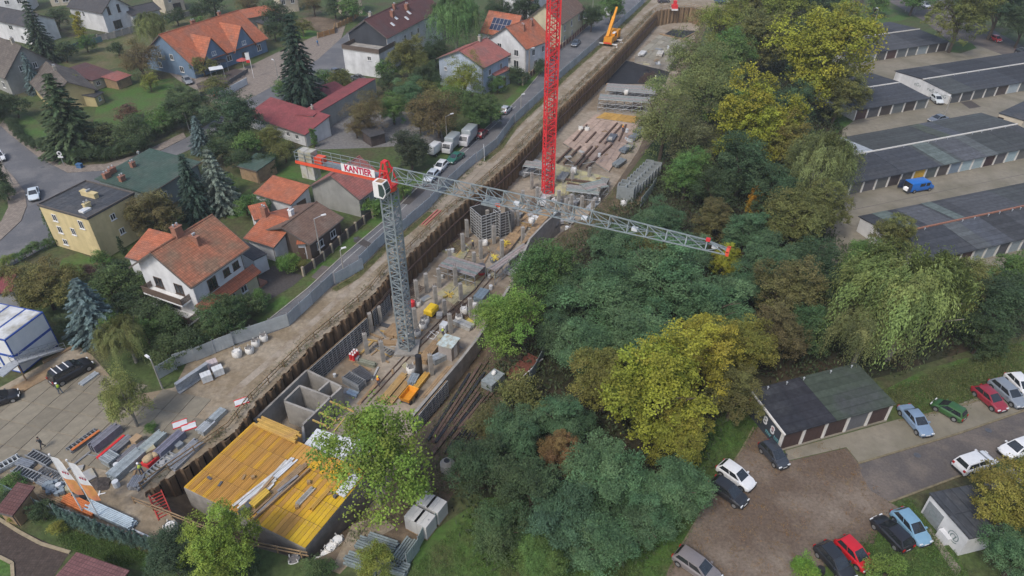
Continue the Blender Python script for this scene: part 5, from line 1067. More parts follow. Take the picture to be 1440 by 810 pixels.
# long beams and pipes on the right strip
for k, (x0, y0, x1, y1) in enumerate([(14, 0, 0, 0)]): pass
for k in range(9):
    a_ = px(14, 862 + k * 22, 215 - k * 12); c_ = px(10, 1290 + k * 20, 330 + k * 14)
    p, q = W(*a_, .12 + .1 * (k % 2)), W(*c_, .12 + .1 * (k % 2)); t0, t1_ = rnd.uniform(0, .3), rnd.uniform(.6, 1)
    p, q = p.lerp(q, t0), p.lerp(q, t1_)
    o = one('steel_beam', MB().beam(p - p, q - p, .3, .25), M_steelbeam if k % 3 else M_blk, 'dark steel beam lying lengthways on the muddy strip right of the pit', 'beam', 'dark steel beams beside the pit', loc=p)
for k in range(7):
    p, q = W(*px(14, 1060 + k * 22, 120 - k * 6), .15), W(*px(14, 1150 + k * 18, -20), .15)
    one('black_pipe', MB().tube((0, 0, 0), q - p, .1, n=6), M_blk, 'black pipe in the loose bundle at the end of the muddy strip', 'pipe', 'loose bundle of black pipes', loc=p)
r_ = thing('pump_unit', 'grey and white pump cabinet on the grass right of the pit', 'cabinet', T(10, 1330, 540), sdir - .2); MB().box(-1.3, 1.3, -.8, .8, .2, 1.3).build('case', M_zinc, r_).color = (.28, .31, .31, 1); MB().blob((.5, .2, 1.5), (.4, .3, .3), 7, 4).build('sack', M_bag, r_); MB().box(-1.2, 1.2, -.7, .7, 0, .199).build('skid', M_steel, r_)
r_ = thing('trailer', 'flat rust red trailer with white rails below the trees', 'trailer', T(11, 65, 460, 0), ang(T(11, 20, 500), T(11, 110, 420))); MB().box(-2.4, 2.4, -1.1, 1.1, .5, .65).build('bed', mat('rust_red', (.13, .045, .03), var=.2), r_); MB().beam((-2.4, -1.12, .9), (2.4, -1.12, .9), .08).beam((-2.4, -1.12, .66), (-2.4, -1.12, .9), .08).beam((2.4, -1.12, .66), (2.4, -1.12, .9), .08).build('rail', M_white, r_)
for sx in (-1, 1): MB().tube((sx * .9, -.9, .3), (sx * .9, .9, .3), .3, n=10).build('axle', M_blk, r_)
# conveyor-like service pipes across the pit
for k, (dx, lb) in enumerate(((0, 'left brown service pipe running along the pit floor'), (34, 'right brown service pipe running along the pit floor'))):
    pts = [T(10, 590 + dx, 640, FLOOR + .1), T(10, 810 + dx, 400, FLOOR + .1), T(10, 1040 + dx, 170, FLOOR + .1), T(10, 1230 + dx, 5, FLOOR + .1), T(7, 60 + dx * 2, 480, FLOOR + .1)]
    b = MB()
    for a_, c_ in zip(pts, pts[1:]): b.tube(a_ - pts[0], c_ - pts[0], .09, n=6)
    one('service_pipe', b, M_steelbeam, lb, 'pipe', loc=pts[0])
# ---- mid and far pit: formwork box, scaffold, decks
r_ = thing('formwork_box', 'tall square shaft of ribbed formwork standing in the middle of the pit', 'formwork shaft', TFl(6, 1290, 500), R(32))
for (x, y, a_) in ((0, -1.9, 0), (1.9, 0, math.pi / 2), (0, 1.9, math.pi), (-1.9, 0, -math.pi / 2)):
    for s_ in (-.95, .95):
        g = rnd.uniform(.8, 1.3); o = obj('formwork_panel', fm_b, r_, (x + (s_ if abs(y) > 1 else 0), y + (s_ if abs(x) > 1 else 0), 0), a_, (.78, 1, 1.35), color=(.33 * g, .34 * g, .34 * g))
r_ = thing('formwork_box', 'narrow second shaft of ribbed formwork behind the tall one', 'formwork shaft', TFl(6, 1385, 500), R(32))
for (x, y, a_) in ((0, -1, 0), (1.2, 0, math.pi / 2), (-1.2, 0, -math.pi / 2)):
    g = rnd.uniform(.7, 1.1); obj('formwork_panel', fm_b, r_, (x, y, 0), a_, (.85, 1, 1.3), color=(.3 * g, .305 * g, .31 * g))
MB().beam((.9, -1.2, 0), (.4, -1.0, 4.6), .5, .08).build('ladder', M_zinc, r_).color = (.25, .26, .26, 1)
wall_seg('concrete_wall', [TFl(6, 1420, 490), TFl(7, 20, 420)], FLOOR, -.3, 1.2, M_conc, 'wide concrete pier right of the formwork shafts')
def scaffold(label, loc, rz, w_, d_, h_, lev, nx_, group='scaffold towers in the pit'):
    r_ = thing('scaffold', label, 'scaffold', loc, rz, group)
    for i in range(nx_ + 1):
        for y in (0, d_): MB().tube((i * w_ / nx_, y, 0), (i * w_ / nx_, y, h_), .06, n=5).build('standard', M_zinc, r_).color = (.28, .30, .32, 1)
    for k in range(1, lev + 1):
        z = h_ * k / lev
        for y in (0, d_): MB().tube((0, y, z), (w_, y, z), .05, n=5).build('ledger', M_zinc, r_).color = (.3, .32, .34, 1)
        for i in range(nx_): MB().tube((i * w_ / nx_, 0, z - h_ / lev), ((i + 1) * w_ / nx_, 0, z), .04, n=4).build('brace', M_zinc, r_).color = (.26, .28, .3, 1)
    n = max(3, int(d_ / .5))
    for i in range(n): MB().box(0, w_, i * d_ / n + .03, (i + 1) * d_ / n - .03, h_ + .05, h_ + .1).build('plank', M_form, r_).color = (.24 * rnd.uniform(.8, 1.2), .235, .22, 1)
    return r_
scaffold('low scaffold platform with slatted top below the formwork shaft', TFl(6, 1030, 745), R(-28), 6.5, 3.2, 2.2, 2, 4)
scaffold('scaffold bay in front of the far black membrane', TFl(3, 480, 625), R(-12), 12, 3.5, 3.0, 3, 6)
scaffold('second scaffold bay deeper in the far pit', TFl(3, 520, 560), R(-12), 12, 5, 2.4, 2, 5)
scaffold('small scaffold below the red mast', TFl(7, 300, 330), R(-15), 6, 2.5, 2.6, 2, 4)
scaffold('scaffold bay left of the red mast by the sheet piles', TFl(7, 60, 190), R(-15), 5, 2.5, 2.6, 2, 3)
scaffold('scaffold in the jumble right of the red mast', TFl(7, 420, 340), R(25), 4.5, 3, 2.8, 2, 3)
scaffold('narrow scaffold along the concrete wall near the green tree', TFl(6, 1340, 790), R(52), 9, 1.4, 2.6, 2, 5)
r_ = thing('bucket', 'red concrete bucket on the pit floor', 'bucket', TFl(6, 1265, 730)); MB().tube((0, 0, 0), (0, 0, .7), .45, .7, n=14).build('hopper', M_red, r_); MB().tube((0, 0, .701), (0, 0, 1.8), .72, .72, n=14).build('drum', mat('bucket_grey', (.22, .18, .17), var=.2), r_); MB().tube((0, 0, 1.78), (0, 0, 1.803), .62, n=14).build('opening', M_steel, r_)
M_lime = mat('lime_ply', (.34, .31, .16), var=.2, scale=1.2, tint=True, col2=(.27, .25, .19), scale2=.7)
M_pink = mat('pink_ply', (.40, .29, .235), var=.16, scale=1.2, tint=True, col2=(.33, .25, .2), scale2=.5)
def deck_area(name, label, quad, z, m, n1, n2, c, th=.2, legs=True, cat='deck'):
    P = [T(*q, z) for q in quad]; o_ = P[0]; r_ = thing(name, label, cat, (o_.x, o_.y, z))
    for i in range(n1):
        for j in range(n2):
            def at(u, v): a_ = P[0].lerp(P[1], u); b_ = P[3].lerp(P[2], u); return a_.lerp(b_, v) - Vector((o_.x, o_.y, z))
            e = .006; u0, u1, v0, v1 = i / n1 + e / 2, (i + 1) / n1 - e / 2, j / n2 + e / 2, (j + 1) / n2 - e / 2
            g = rnd.uniform(.82, 1.15); dz = Vector((0, 0, rnd.uniform(0, .03)))
            o = MB().slab([at(u0, v0) + dz, at(u1, v0) + dz, at(u1, v1) + dz, at(u0, v1) + dz], .06).build('board', m, r_); o.color = (*(k * g for k in c), 1)
    if legs:
        a4 = [p - Vector((o_.x, o_.y, z)) for p in P]
        bq = MB(); bq.slab([v + Vector((0, 0, -.07)) for v in a4], z - FLOOR - .1); bq.build('slab', M_conc, r_)
    return r_
deck_area('plywood_deck', 'pinkish plywood deck with beams in the far half of the pit', [(3, 285, 800), (7, 545, 150), (3, 730, 670), (3, 470, 640)], FLOOR + .35, M_pink, 9, 6, (.36, .27, .22))
deck_area('plywood_deck', 'lime coloured plywood deck right behind the red mast base', [(7, 240, 290), (7, 480, 270), (7, 545, 185), (7, 245, 110)], FLOOR + 1.6, M_lime, 6, 5, (.36, .33, .18))
deck_area('plywood_deck', 'brown orange deck strip beyond the pink deck', [(3, 470, 660), (3, 690, 690), (3, 720, 655), (3, 520, 630)], FLOOR + .6, M_yel, 6, 2, (.4, .24, .06))
deck_area('plywood_deck', 'lime boards on the pit floor below the sheet piles', [(6, 1040, 600), (6, 1160, 650), (6, 1210, 570), (6, 1130, 530)], FLOOR + .15, M_lime, 5, 4, (.30, .28, .13), legs=False)
deck_area('plywood_deck', 'brown timber walkway deck along the pit towards the jib', [(6, 1345, 590), (6, 1400, 620), (7, 160, 370), (7, 110, 350)], FLOOR + .6, M_wood, 3, 9, (.3, .2, .1))
deck_area('plywood_deck', 'second brown walkway deck beside the pale wall', [(6, 1420, 660), (7, 30, 600), (7, 230, 380), (7, 175, 365)], FLOOR + 2.0, M_wood, 3, 9, (.3, .2, .1))
deck_area('slab_deck', 'pale concrete slab with boards at the far end of the pit', [(3, 690, 310), (3, 890, 360), (3, 985, 245), (3, 830, 190)], FLOOR + 2.2, M_slabc, 6, 5, (.25, .235, .19))
deck_area('slab_deck', 'lime and pink floor area in the middle pit', [(10, 1010, 30), (10, 1130, 100), (6, 1330, 700), (6, 1200, 690)], FLOOR + .06, M_lime, 4, 6, (.32, .29, .17), legs=False)
M_membr = mat('black_membrane', (.022, .023, .027), rough=.75, var=.3, scale=.8)
one('membrane', MB().slab([T(3, 520, 470, FLOOR + .1), T(3, 860, 470, FLOOR + .1), T(3, 890, 385, FLOOR + .1), T(3, 640, 340, FLOOR + .1)], .08), M_membr, 'black waterproof membrane across the pit floor far away', 'membrane')
wall_seg('concrete_wall', [T(3, 640, 350, FLOOR + 2.2), T(3, 890, 385, FLOOR + 2.2)], FLOOR, FLOOR + 2.0, .3, M_membr, 'black coated wall below the far concrete slab')
one('membrane', MB().slab([T(3, 850, 195, FLOOR + .1), T(3, 975, 220, FLOOR + .1), T(3, 1045, 175, FLOOR + .1), T(3, 900, 165, FLOOR + .1)], .08), M_membr, 'dark membrane at the very far end of the pit', 'membrane')
for k, (n_, x0, y0, x1, y1, z) in enumerate([(3, 345, 790, 420, 700, .5), (3, 415, 800, 470, 740, .5), (3, 490, 800, 590, 690, .5), (3, 520, 805, 620, 700, .5), (3, 640, 700, 600, 790, .5), (7, 250, 100, 330, 20, .5), (7, 290, 105, 385, 10, .5), (7, 350, 120, 450, 10, .5), (7, 375, 125, 480, 10, .5), (7, 420, 130, 560, 0, .5), (7, 310, 215, 440, 245, 2.0), (7, 300, 195, 445, 212, 2.0), (3, 530, 470, 700, 500, 2.3), (3, 560, 490, 740, 520, 2.3), (3, 830, 190, 1030, 235, 2.4), (3, 965, 215, 1035, 180, 2.4)]):
    p, q = T(n_, x0, y0, FLOOR + z), T(n_, x1, y1, FLOOR + z)
    one('steel_beam', MB().beam(p - p, q - p, .35, .3), M_steelbeam if k < 12 else M_wood, 'brown beam laid out on the decks in the far half of the pit', 'beam', 'brown beams laid out on the pit decks', loc=p)
for n_, X, Y, lb, c in ((3, 560, 780, 'dark grey panel stack on the pink deck', (.13, .14, .16)), (3, 690, 770, 'grey panel stack at the right of the pink deck', (.18, .2, .22)), (3, 720, 740, 'second grey panel stack at the right of the pink deck', (.16, .18, .2)), (7, 85, 160, 'pale grey slabs left of the red mast', (.32, .33, .34)), (7, 120, 120, 'second pale grey slab pack left of the red mast', (.3, .31, .32)), (7, 600, 110, 'small grey panel stack near the bank', (.17, .19, .2)), (7, 640, 30, 'blue grey panel stack at the edge of the pink deck', (.17, .2, .23)), (7, 285, 190, 'grey ramp tray on the lime deck', (.2, .2, .19)), (7, 510, 225, 'grey tray leaning at the right of the lime deck', (.2, .2, .19)), (7, 460, 350, 'grey crates in the jumble under the jib', (.3, .33, .36)), (7, 360, 320, 'pale crates in the jumble under the jib', (.36, .37, .38)), (7, 270, 310, 'white crates beside the red mast foot', (.42, .43, .44)), (7, 180, 320, 'white boxes in front of the red mast foot', (.42, .42, .42)), (6, 1440, 700, 'grey crates on the walkway deck', (.25, .26, .27)), (3, 830, 305, 'pale boards on the far slab', (.42, .40, .36)), (3, 730, 305, 'white sheet on the left of the far slab', (.5, .5, .49))):
    stack('panel_stack', lb, 'panels', T(n_, X, Y, FLOOR + (.45 if n_ == 3 and Y > 600 else 2.4 if n_ == 3 else 1.7 if X in (285, 510) else .3)), sdir + rnd.uniform(-.3, .1), 3.6, 1.6, .6, 4, 2, M_form, colr=c, jit=.1)
for n_, X, Y, c, lb in ((6, 1400, 560, (.6, .46, .05), 'yellow straps on the walkway deck'), (6, 1340, 640, (.6, .5, .08), 'crossed yellow props beside the red bucket'), (10, 1080, 40, (.6, .45, .1), 'yellow hose coil on the pit floor near the columns')):
    r_ = thing('yellow_props', lb, 'props', TFl(n_, X, Y, .9 if n_ == 6 else .1))
    for k in range(6): a_ = rnd.uniform(0, 3.1); MB().beam((-math.cos(a_) * .9, -math.sin(a_) * .9, .05 + k * .06), (math.cos(a_) * .9, math.sin(a_) * .9, .05 + k * .06), .1).build('prop', M_yel, r_).color = (*c, 1)
r_ = thing('concrete_mixer', 'round dark mixer drum lying by the pale wall under the jib', 'mixer', T(7, 240, 480, -3.5), .6); MB().tube((-.3, 0, .8), (.4, 0, 1.1), .55, .5, n=12).tube((.4, 0, 1.1), (.8, 0, 1.3), .5, .28, n=12).build('drum', M_steel, r_); MB().tube((-.9, .5, .0), (0, 0, .8), .05, n=5).tube((-.9, -.5, .0), (0, 0, .8), .05, n=5).tube((.6, 0, 0), (0, 0, .8), .05, n=5).build('stand', M_metal, r_)
b = MB()
for p, h in along([T(7, 262, 515, 0), T(7, 330, 470, 0), T(7, 402, 415, 0)], .85): obj('sheet_pile', pm[rnd.randint(0, 1)], piles, p + Vector((0, 0, FLOOR)) - Lw[0], h, (1, 1, 3.9), color=(.07, .05, .045))

# small clutter across the pit floor
clut = [MB().box(-.3, .3, -.08, .08, 0, .1).mesh('offcut', M_wood), MB().box(-.35, .35, -.3, .3, 0, .4).mesh('tool_box', M_form), MB().tube((-.9, 0, .06), (.9, 0, .06), .06, n=5).mesh('steel_tube', M_zinc), MB().box(-.6, .6, -.4, .4, 0, .12).mesh('ply_sheet', M_lime), MB().tube((0, 0, 0), (0, 0, .5), .22, n=8).mesh('pail', M_pale)]
names = [('offcut', 'short timber offcut lying loose on the pit floor', 'offcut'), ('tool_box', 'small dark box standing loose on the pit floor', 'box'), ('steel_tube', 'loose steel tube lying on the pit floor', 'tube'), ('ply_sheet', 'loose plywood piece lying on the pit floor', 'plywood'), ('pail', 'pale pail standing on the pit floor', 'pail')]
fl_in = [W(*p, FLOOR) for p in [(385,585),(445,520),(560,420),(640,340),(720,275),(760,300),(740,340),(690,410),(650,480),(585,570),(520,600)]]
def clutter(poly, z, n, seed, where_):
    rr = random.Random(seed); xs = [p.x for p in poly]; ys = [p.y for p in poly]; k = 0
    while k < n:
        x, y = rr.uniform(min(xs), max(xs)), rr.uniform(min(ys), max(ys))
        if not inpoly(x, y, poly): continue
        i = rr.choice([0, 0, 0, 1, 2, 2, 3, 4]); nm, lb, ct = names[i]
        o = obj(nm, clut[i], None, (x, y, z), rr.uniform(0, 3.14), rr.uniform(.8, 1.6), color=rr.choice([(.3, .3, .3), (.34, .31, .2), (.2, .22, .24), (.42, .42, .4)]))
        tag(o, lb.replace('the pit floor', where_), ct, 'loose ' + ct + ' on ' + where_); k += 1
clutter(fl_in, FLOOR + .02, 90, 4, 'the pit floor')
clutter([T(7, 240, 300, 0), T(7, 520, 320, 0), T(7, 545, 180, 0), T(3, 740, 660, 0), T(3, 470, 640, 0), T(3, 300, 790, 0)], FLOOR + 1.75, 26, 6, 'the far pit decks')
clutter([T(13, 100, 150, 0), T(13, 500, 130, 0), T(13, 1050, 40, 0), T(13, 1000, 200, 0), T(13, 700, 330, 0), T(13, 250, 360, 0)], .1, 40, 8, 'the storage yard')
clutter([T(3, 690, 300, 0), T(3, 880, 350, 0), T(3, 960, 250, 0), T(3, 840, 200, 0)], FLOOR + 2.25, 16, 9, 'the far slab')

# ================================================================ CRANES
def lattice(mb, p, q, w_, nb, up=None, r=.07, rb=.04, tri=False, chords=True):
    p, q = Vector(p), Vector(q); d = (q - p); L = d.length; d.normalize()
    u = Vector(up) if up else Vector((1, 0, 0)); a = (u - d * u.dot(d)).normalized(); b_ = d.cross(a)
    offs = [a * w_[0] / 2 + b_ * w_[1] / 2, -a * w_[0] / 2 + b_ * w_[1] / 2, -a * w_[0] / 2 - b_ * w_[1] / 2, a * w_[0] / 2 - b_ * w_[1] / 2]
    for o in offs: mb.beam(p + o, q + o, r * 2)
    for k in range(nb):
        s0, s1 = p + d * (L * k / nb), p + d * (L * (k + 1) / nb)
        for i in range(4):
            o0, o1 = offs[i], offs[(i + 1) % 4]
            if k % 2: o0, o1 = o1, o0
            mb.beam(s0 + o0, s1 + o1, rb * 2); mb.beam(s0 + offs[i], s0 + offs[(i + 1) % 4], rb * 1.6)
base = W(573, 491, FLOOR); HT = zat(base.y, 240)
tip = W(1024, 343, HT); cend = W(418, 214, HT)
crane = thing('tower_crane', 'grey tower crane with red counter jib, white cab and long lattice jib over the pit', 'tower crane', base)
ja = ang(base, tip); hz = HT - FLOOR
b = MB(); nseg = 10
for k in range(nseg):
    bb = MB(); z0, z1 = .4 + (hz - 2.8) * k / nseg, .4 + (hz - 2.8) * (k + 1) / nseg
    lattice(bb, (0, 0, z0), (0, 0, z1 - .03), (1.5, 1.5), 3, up=(math.cos(ja), math.sin(ja), 0), r=.095, rb=.05); bb.build('mast_section', M_crg, crane)
MB().box(-1.6, 1.6, -1.6, 1.6, 0, .4).build('footing', M_conc, crane)
MB().tube((0, 0, hz - 2.35), (0, 0, hz - 1.7), 1.0, 1.0, n=14).build('slewing_ring', M_cor, crane)
J = Matrix.Rotation(ja, 4, 'Z'); jd = Vector((math.cos(ja), math.sin(ja), 0)); jn = Vector((-jd.y, jd.x, 0))
def jp(x, y, z): return jd * x + jn * y + Vector((0, 0, hz + z))
LJ = (tip - base).length - (0); LJ = Vector((tip.x - base.x, tip.y - base.y)).length; LC = Vector((cend.x - base.x, cend.y - base.y)).length
top = MB()
for y in (-.7, .7):
    top.beam(jp(-.9, y, -1.7), jp(-.3, y * .5, 1.1), .17); top.beam(jp(.9, y, -1.7), jp(.1, y * .5, 1.1), .17); top.beam(jp(-.9, y, -1.7), jp(.9, y, -1.7), .22); top.beam(jp(-.6, y * .8, .2), jp(.55, y * .8, .2), .14); top.beam(jp(-.9, y, -1.7), jp(.55, y * .8, .2), .1)
top.beam(jp(-.9, -.7, -1.7), jp(-.9, .7, -1.7), .2).beam(jp(.9, -.7, -1.7), jp(.9, .7, -1.7), .2).beam(jp(-.3, -.4, 1.1), jp(-.3, .4, 1.1), .2).beam(jp(-.35, 0, 1.1), jp(.15, 0, 1.1), .7, .16); top.build('tower_head', M_red, crane)
# triangular jib: each bay a piece
nb = 19; hj = 1.55; wj = 1.3
for k in range(nb):
    x0, x1 = 1.0 + (LJ - 1.0) * k / nb, 1.0 + (LJ - 1.0) * (k + 1) / nb; tp = lambda x: hj - .1 - (.75 * max(0, (x - LJ * .55) / (LJ * .45)))
    bb = MB(); B0, B1 = -.85, -.85
    for y in (-wj / 2, wj / 2): bb.beam(jp(x0, y, B0), jp(x1 - .01, y, B1), .10)
    end = k == nb - 1; xm = (x0 + x1) / 2
    ta = jp(x0, 0, B0 + tp(x0)); tb = jp(x1, 0, B0 + tp(x1)) if not end else jp(x1, 0, B0 + .1)
    bb.beam(ta, tb, .11)
    for y in (-wj / 2, wj / 2): bb.beam(jp(x0, y, B0), ta, .065); bb.beam(ta, jp(x1, y, B1), .065)
    bb.beam(jp(x0, -wj / 2, B0), jp(x0, wj / 2, B0), .08); bb.beam(jp(x0, -wj / 2, B0), jp(x1, wj / 2, B1), .06)
    bb.build('jib_section', M_crg, crane)
MB().beam(jp(LJ, -.6, -.8), jp(LJ + .3, -.6, -.8), .3).beam(jp(LJ, .6, -.8), jp(LJ + .3, .6, -.8), .3).beam(jp(LJ + .1, -.6, -.8), jp(LJ + .1, .6, -.8), .3).build('jib_tip', M_cor, crane)
MB().beam(jp(LJ - 2.1, 0, .0), jp(LJ - 1.7, 0, .0), .3).build('warning_lamp', M_red, crane)
trx = LJ * .345
o = MB().beam(jp(trx - .9, 0, -1.15), jp(trx + .9, 0, -1.15), 1.5, .25).build('trolley', M_crg, crane); MB().beam(jp(trx + .7, -.5, -1.0), jp(trx + 1.3, -.5, -1.0), .25).build('trolley_drum', M_cor, o)
for x_ in (.42, .62, .76, .97): MB().beam(jp(LJ * x_ - .3, .3, -.75), jp(LJ * x_ + .3, .3, -.75), .5, .3).build('junction_box', M_pale, crane)
# counter jib
cj = MB()
for y in (-.75, .75): cj.beam(jp(-.9, y, -1.0), jp(-LC, y, -1.0), .14, .34)
for k in range(8): x = -1.2 - (LC - 1.5) * k / 7; cj.beam(jp(x, -.68, -1.0), jp(x, .68, -1.0), .12, .2)
cj.build('counter_jib', M_cor, crane)
MB().beam(jp(-1.0, 0, -.80), jp(-LC, 0, -.80), 1.2, .05).build('walkway_grating', M_zinc, crane).color = (.2, .22, .23, 1)
hr = MB()
for y in (-.78, .78):
    for k in range(9): x = -1.4 - (LC - 1.5) * k / 8; hr.beam(jp(x, y, -.75), jp(x, y, .3), .05)
    for z in (-.2, .3): hr.beam(jp(-1.4, y, z), jp(-LC, y, z), .05)
hr.beam(jp(-LC, -.78, .3), jp(-LC, .78, .3), .05); hr.build('handrail', M_crg, crane)
cwb = mat('counterweight_concrete', (.36, .35, .32), var=.12, scale=2, col2=(.28, .27, .18), scale2=.9)
for k in range(2): x = -LC + .9 + k * 1.0; MB().beam(jp(x - .45, 0, -1.3), jp(x + .47, 0, -1.3), 1.2, 3.6, up=(0, 0, 1)).build('counterweight', cwb, crane)
MB().beam(jp(-LC + 2.6, 0, -.4), jp(-LC + 3.7, 0, -.4), 1.0, .7).build('winch', M_cor, crane)
# the advertising board on the counter jib (facing the camera side)
sb = MB().box(-2.3, 2.3, -.03, .03, -.48, .48).build('sign_board', M_white, crane, loc=jp(-3.35, -.86, -.28)); sb.rotation_euler = (0, 0, ja)
lettering('KANTIER', 1.12, mat('sign_red', (.42, .01, .06), rough=.5, var=.05), sb, (0, -.045, 0), (math.pi / 2, 0, 0), weight=.035, name='lettering', sx=.82)
# cab
cabz = hz - 2.9
cb = MB(); CM = lambda x, y, z: jd * (x * .85) + jn * (y * .9 - 1.3) + Vector((0, 0, cabz + .25 + z * .88))
pr = [(-.95, 0), (.5, 0), (.95, .7), (.95, 1.3), (.6, 2.2), (-.95, 2.2)]
vs = [CM(x, -.62, z) for x, z in pr] + [CM(x, .62, z) for x, z in pr]; n = 6
cb.add(vs, [tuple(range(n)), tuple(range(2 * n - 1, n - 1, -1))] + [(i, n + i, n + (i + 1) % n, (i + 1) % n) for i in range(n)])
cab = cb.build('cab', M_white, crane)
M_cabg = glass_mat('cab_glass', (.05, .075, .07))
g = MB(); g.add([CM(x, -.632, z) for x, z in ((-.1, .3), (.45, .15), (.85, .75), (.85, 1.25), (.55, 2.0), (-.1, 2.0))], [tuple(range(6))]); g.build('side_window', M_cabg, cab)
g = MB(); g.add([CM(.955, -.52, .75), CM(.955, .52, .75), CM(.955, .52, 1.28), CM(.955, -.52, 1.28)], [(0, 1, 2, 3)]); g.add([CM(.95, -.52, 1.33), CM(.95, .52, 1.33), CM(.63, .52, 2.13), CM(.63, -.52, 2.13)], [(0, 1, 2, 3)]); g.build('windscreen', M_cabg, cab)
MB().beam(CM(-.6, 0, 2.21), CM(.4, 0, 2.21), .8, .04).build('roof_plate', mat('cab_rust', (.28, .17, .1), var=.3), cab)
# red mast of the second crane
rbase = W(770, 272, FLOOR); red = thing('tower_crane_mast', 'bright red lattice mast of a second tower crane leaving the top of the photo', 'crane mast', rbase)
for k in range(13):
    bb = MB(); lattice(bb, (0, 0, .3 + k * 3.4), (0, 0, .3 + (k + 1) * 3.4 - .03), (1.75, 1.75), 3, up=(1, .25, 0), r=.12, rb=.065); bb.build('mast_section', M_red, red)
MB().box(-2, 2, -2, 2, 0, .3).build('footing', M_conc, red)
lad = MB()
for s_ in (-.2, .2): lad.beam((s_, -.2, .3), (s_, -.2, 44), .06)
for k in range(70): lad.beam((-.2, -.2, .5 + k * .6), (.2, -.2, .5 + k * .6), .04)
lad.build('ladder', M_red, red)

# ---- mobile crane
mc0 = T(3, 535, 262, 0); mca = ang(T(3, 520, 265), T(3, 600, 190))
mc = thing('mobile_crane', 'orange yellow mobile crane with raised boom working on the site road', 'mobile crane', mc0, mca)
MB().box(-.2, 8.2, -1.2, 1.2, .75, 1.35).build('chassis', M_or, mc); MB().box(5.6, 8.2, -1.2, 1.2, 1.352, 2.9).build('driver_cab', M_or, mc); MB().box(6.4, 8.23, -1.05, 1.05, 2.0, 2.7).build('windscreen', M_pane, mc)
for x in (.9, 2.4, 5.4, 6.9):
    for y in (-1.15, 1.15): MB().tube((x, y - .18, .55), (x, y + .18, .55), .55, n=12).build('wheel', M_blk, mc)
MB().box(-.2, 2.6, -1.15, 1.15, 1.37, 2.5).build('counterweight', M_or, mc); MB().box(2.5, 4.4, -1.2, -.25, 1.37, 3.0).build('crane_cab', M_or, mc); MB().box(2.6, 4.3, -1.22, -.23, 2.1, 2.8).build('cab_window', M_pane, mc); MB().box(2.4, 4.2, -1.1, -.3, 3.001, 3.08).build('cab_roof', M_white, mc)
MB().beam((.4, .35, 2.4), (6, .5, 6.4), .8, .9).build('boom', M_or, mc); MB().beam((5.0, .46, 5.7), (8.6, .55, 8.3), .55, .65).build('boom_extension', M_or, mc); MB().beam((2.2, .35, 1.6), (4.2, .42, 4.9), .3).build('boom_ram', M_steel, mc)
for x in (.3, 5.0):
    for s_ in (-1, 1): MB().box(x - .15, x + .15, s_ * 1.9 - .75, s_ * 1.9 + .75, .6, .85).box(x - .3, x + .3, s_ * 2.6 - .3, s_ * 2.6 + .3, 0, .12).box(x - .08, x + .08, s_ * 2.6 - .08, s_ * 2.6 + .08, .12, .6).build('outrigger', M_white, mc)
MB().box(-.24, -.2, -1.0, 1.0, .85, 1.2).build('rear_panel', M_red, mc)
# small red rig at the far end
r_ = thing('drill_rig', 'small red machine at the far end rail of the excavation', 'machine', T(3, 910, 55, 0)); MB().box(-.9, .9, -.9, .9, .5, 1.6).build('body', M_red, r_); MB().box(-.5, .5, -.5, .5, 1.6, 2.8).build('hopper', M_red, r_); MB().box(-1, 1, -1.1, -.6, 0, .5).box(-1, 1, .6, 1.1, 0, .5).build('track', M_white, r_)

# ---- site office: two storeys of containers
oA, oB = W(*px(9, 25, 290), 5.4), W(*px(9, 241, 130), 5.4); oa = ang(oA, oB); LO = (oB - oA).length
off = thing('site_office', 'white two storey site office of stacked containers with blue frames', 'site office', (oA.x, oA.y, 0), oa)
M_cont = mat('container_white', (.60, .61, .62), rough=.6, var=.07, scale=1); M_cb = mat('container_blue', (.03, .075, .30), rough=.5)
M_croof = mat('container_roof', (.50, .51, .51), rough=.7, var=.12, scale=.7, col2=(.3, .29, .25), scale2=.5)
for lv in range(2):
    for k in range(6):
        y0 = k * 2.5; z0 = .15 + lv * 2.65
        o = MB().box(.05, LO - .05, y0 + .03, y0 + 2.45, z0, z0 + 2.58).build('container', M_cont, off)
        fr = MB()
        for x in (0, LO - .14):
            for y in (y0, y0 + 2.34): fr.box(x, x + .14, y, y + .14, z0 - .01, z0 + 2.6)
        for y in (y0, y0 + 2.34):
            for z in (z0 - .012, z0 + 2.46): fr.box(.141, LO - .141, y - .004, y + .144, z, z + .15)
        for x in (-.004, LO - .144):
            for z in (z0 - .012, z0 + 2.46): fr.box(x, x + .148, y0 + .141, y0 + 2.339, z, z + .15)
        if k in (0, 5) : fr.build('frame', M_cb, o)
        elif True: fr.build('frame', M_cb, o)
        if lv == 1: MB().box(.2, LO - .2, y0 + .15, y0 + 2.33, z0 + 2.6, z0 + 2.66).build('roof_sheet', M_croof, o)
        if k: obj('window', win_mesh(1.2, 1.0, False)[0], o, (.05, y0 + 1.2, z0 + 1.0), -math.pi / 2)
sz = MB(); stp = thing('outside_stair', 'galvanised outside stair along the end of the site office', 'stair', (oA.x, oA.y, 0), oa)
for k in range(14): x = -.8 + k * .42; zz = 2.75 - k * .19; MB().box(x, x + .38, -1.5, -.4, zz - .06, zz).build('tread', M_metal, stp)
for y in (-1.5, -.4):
    MB().beam((-.8, y, 2.75), (5.2, y, .1), .06, .22).build('stringer', M_metal, stp); h_ = MB()
    h_.beam((-.8, y, 3.75), (5.2, y, 1.1), .05); h_.beam((-.8, y, 3.3), (5.2, y, .65), .04)
    for k in range(6): h_.beam((-.8 + k * 1.2, y, 2.75 - k * .53), (-.8 + k * 1.2, y, 3.75 - k * .53), .05)
    h_.build('handrail', M_metal, stp)
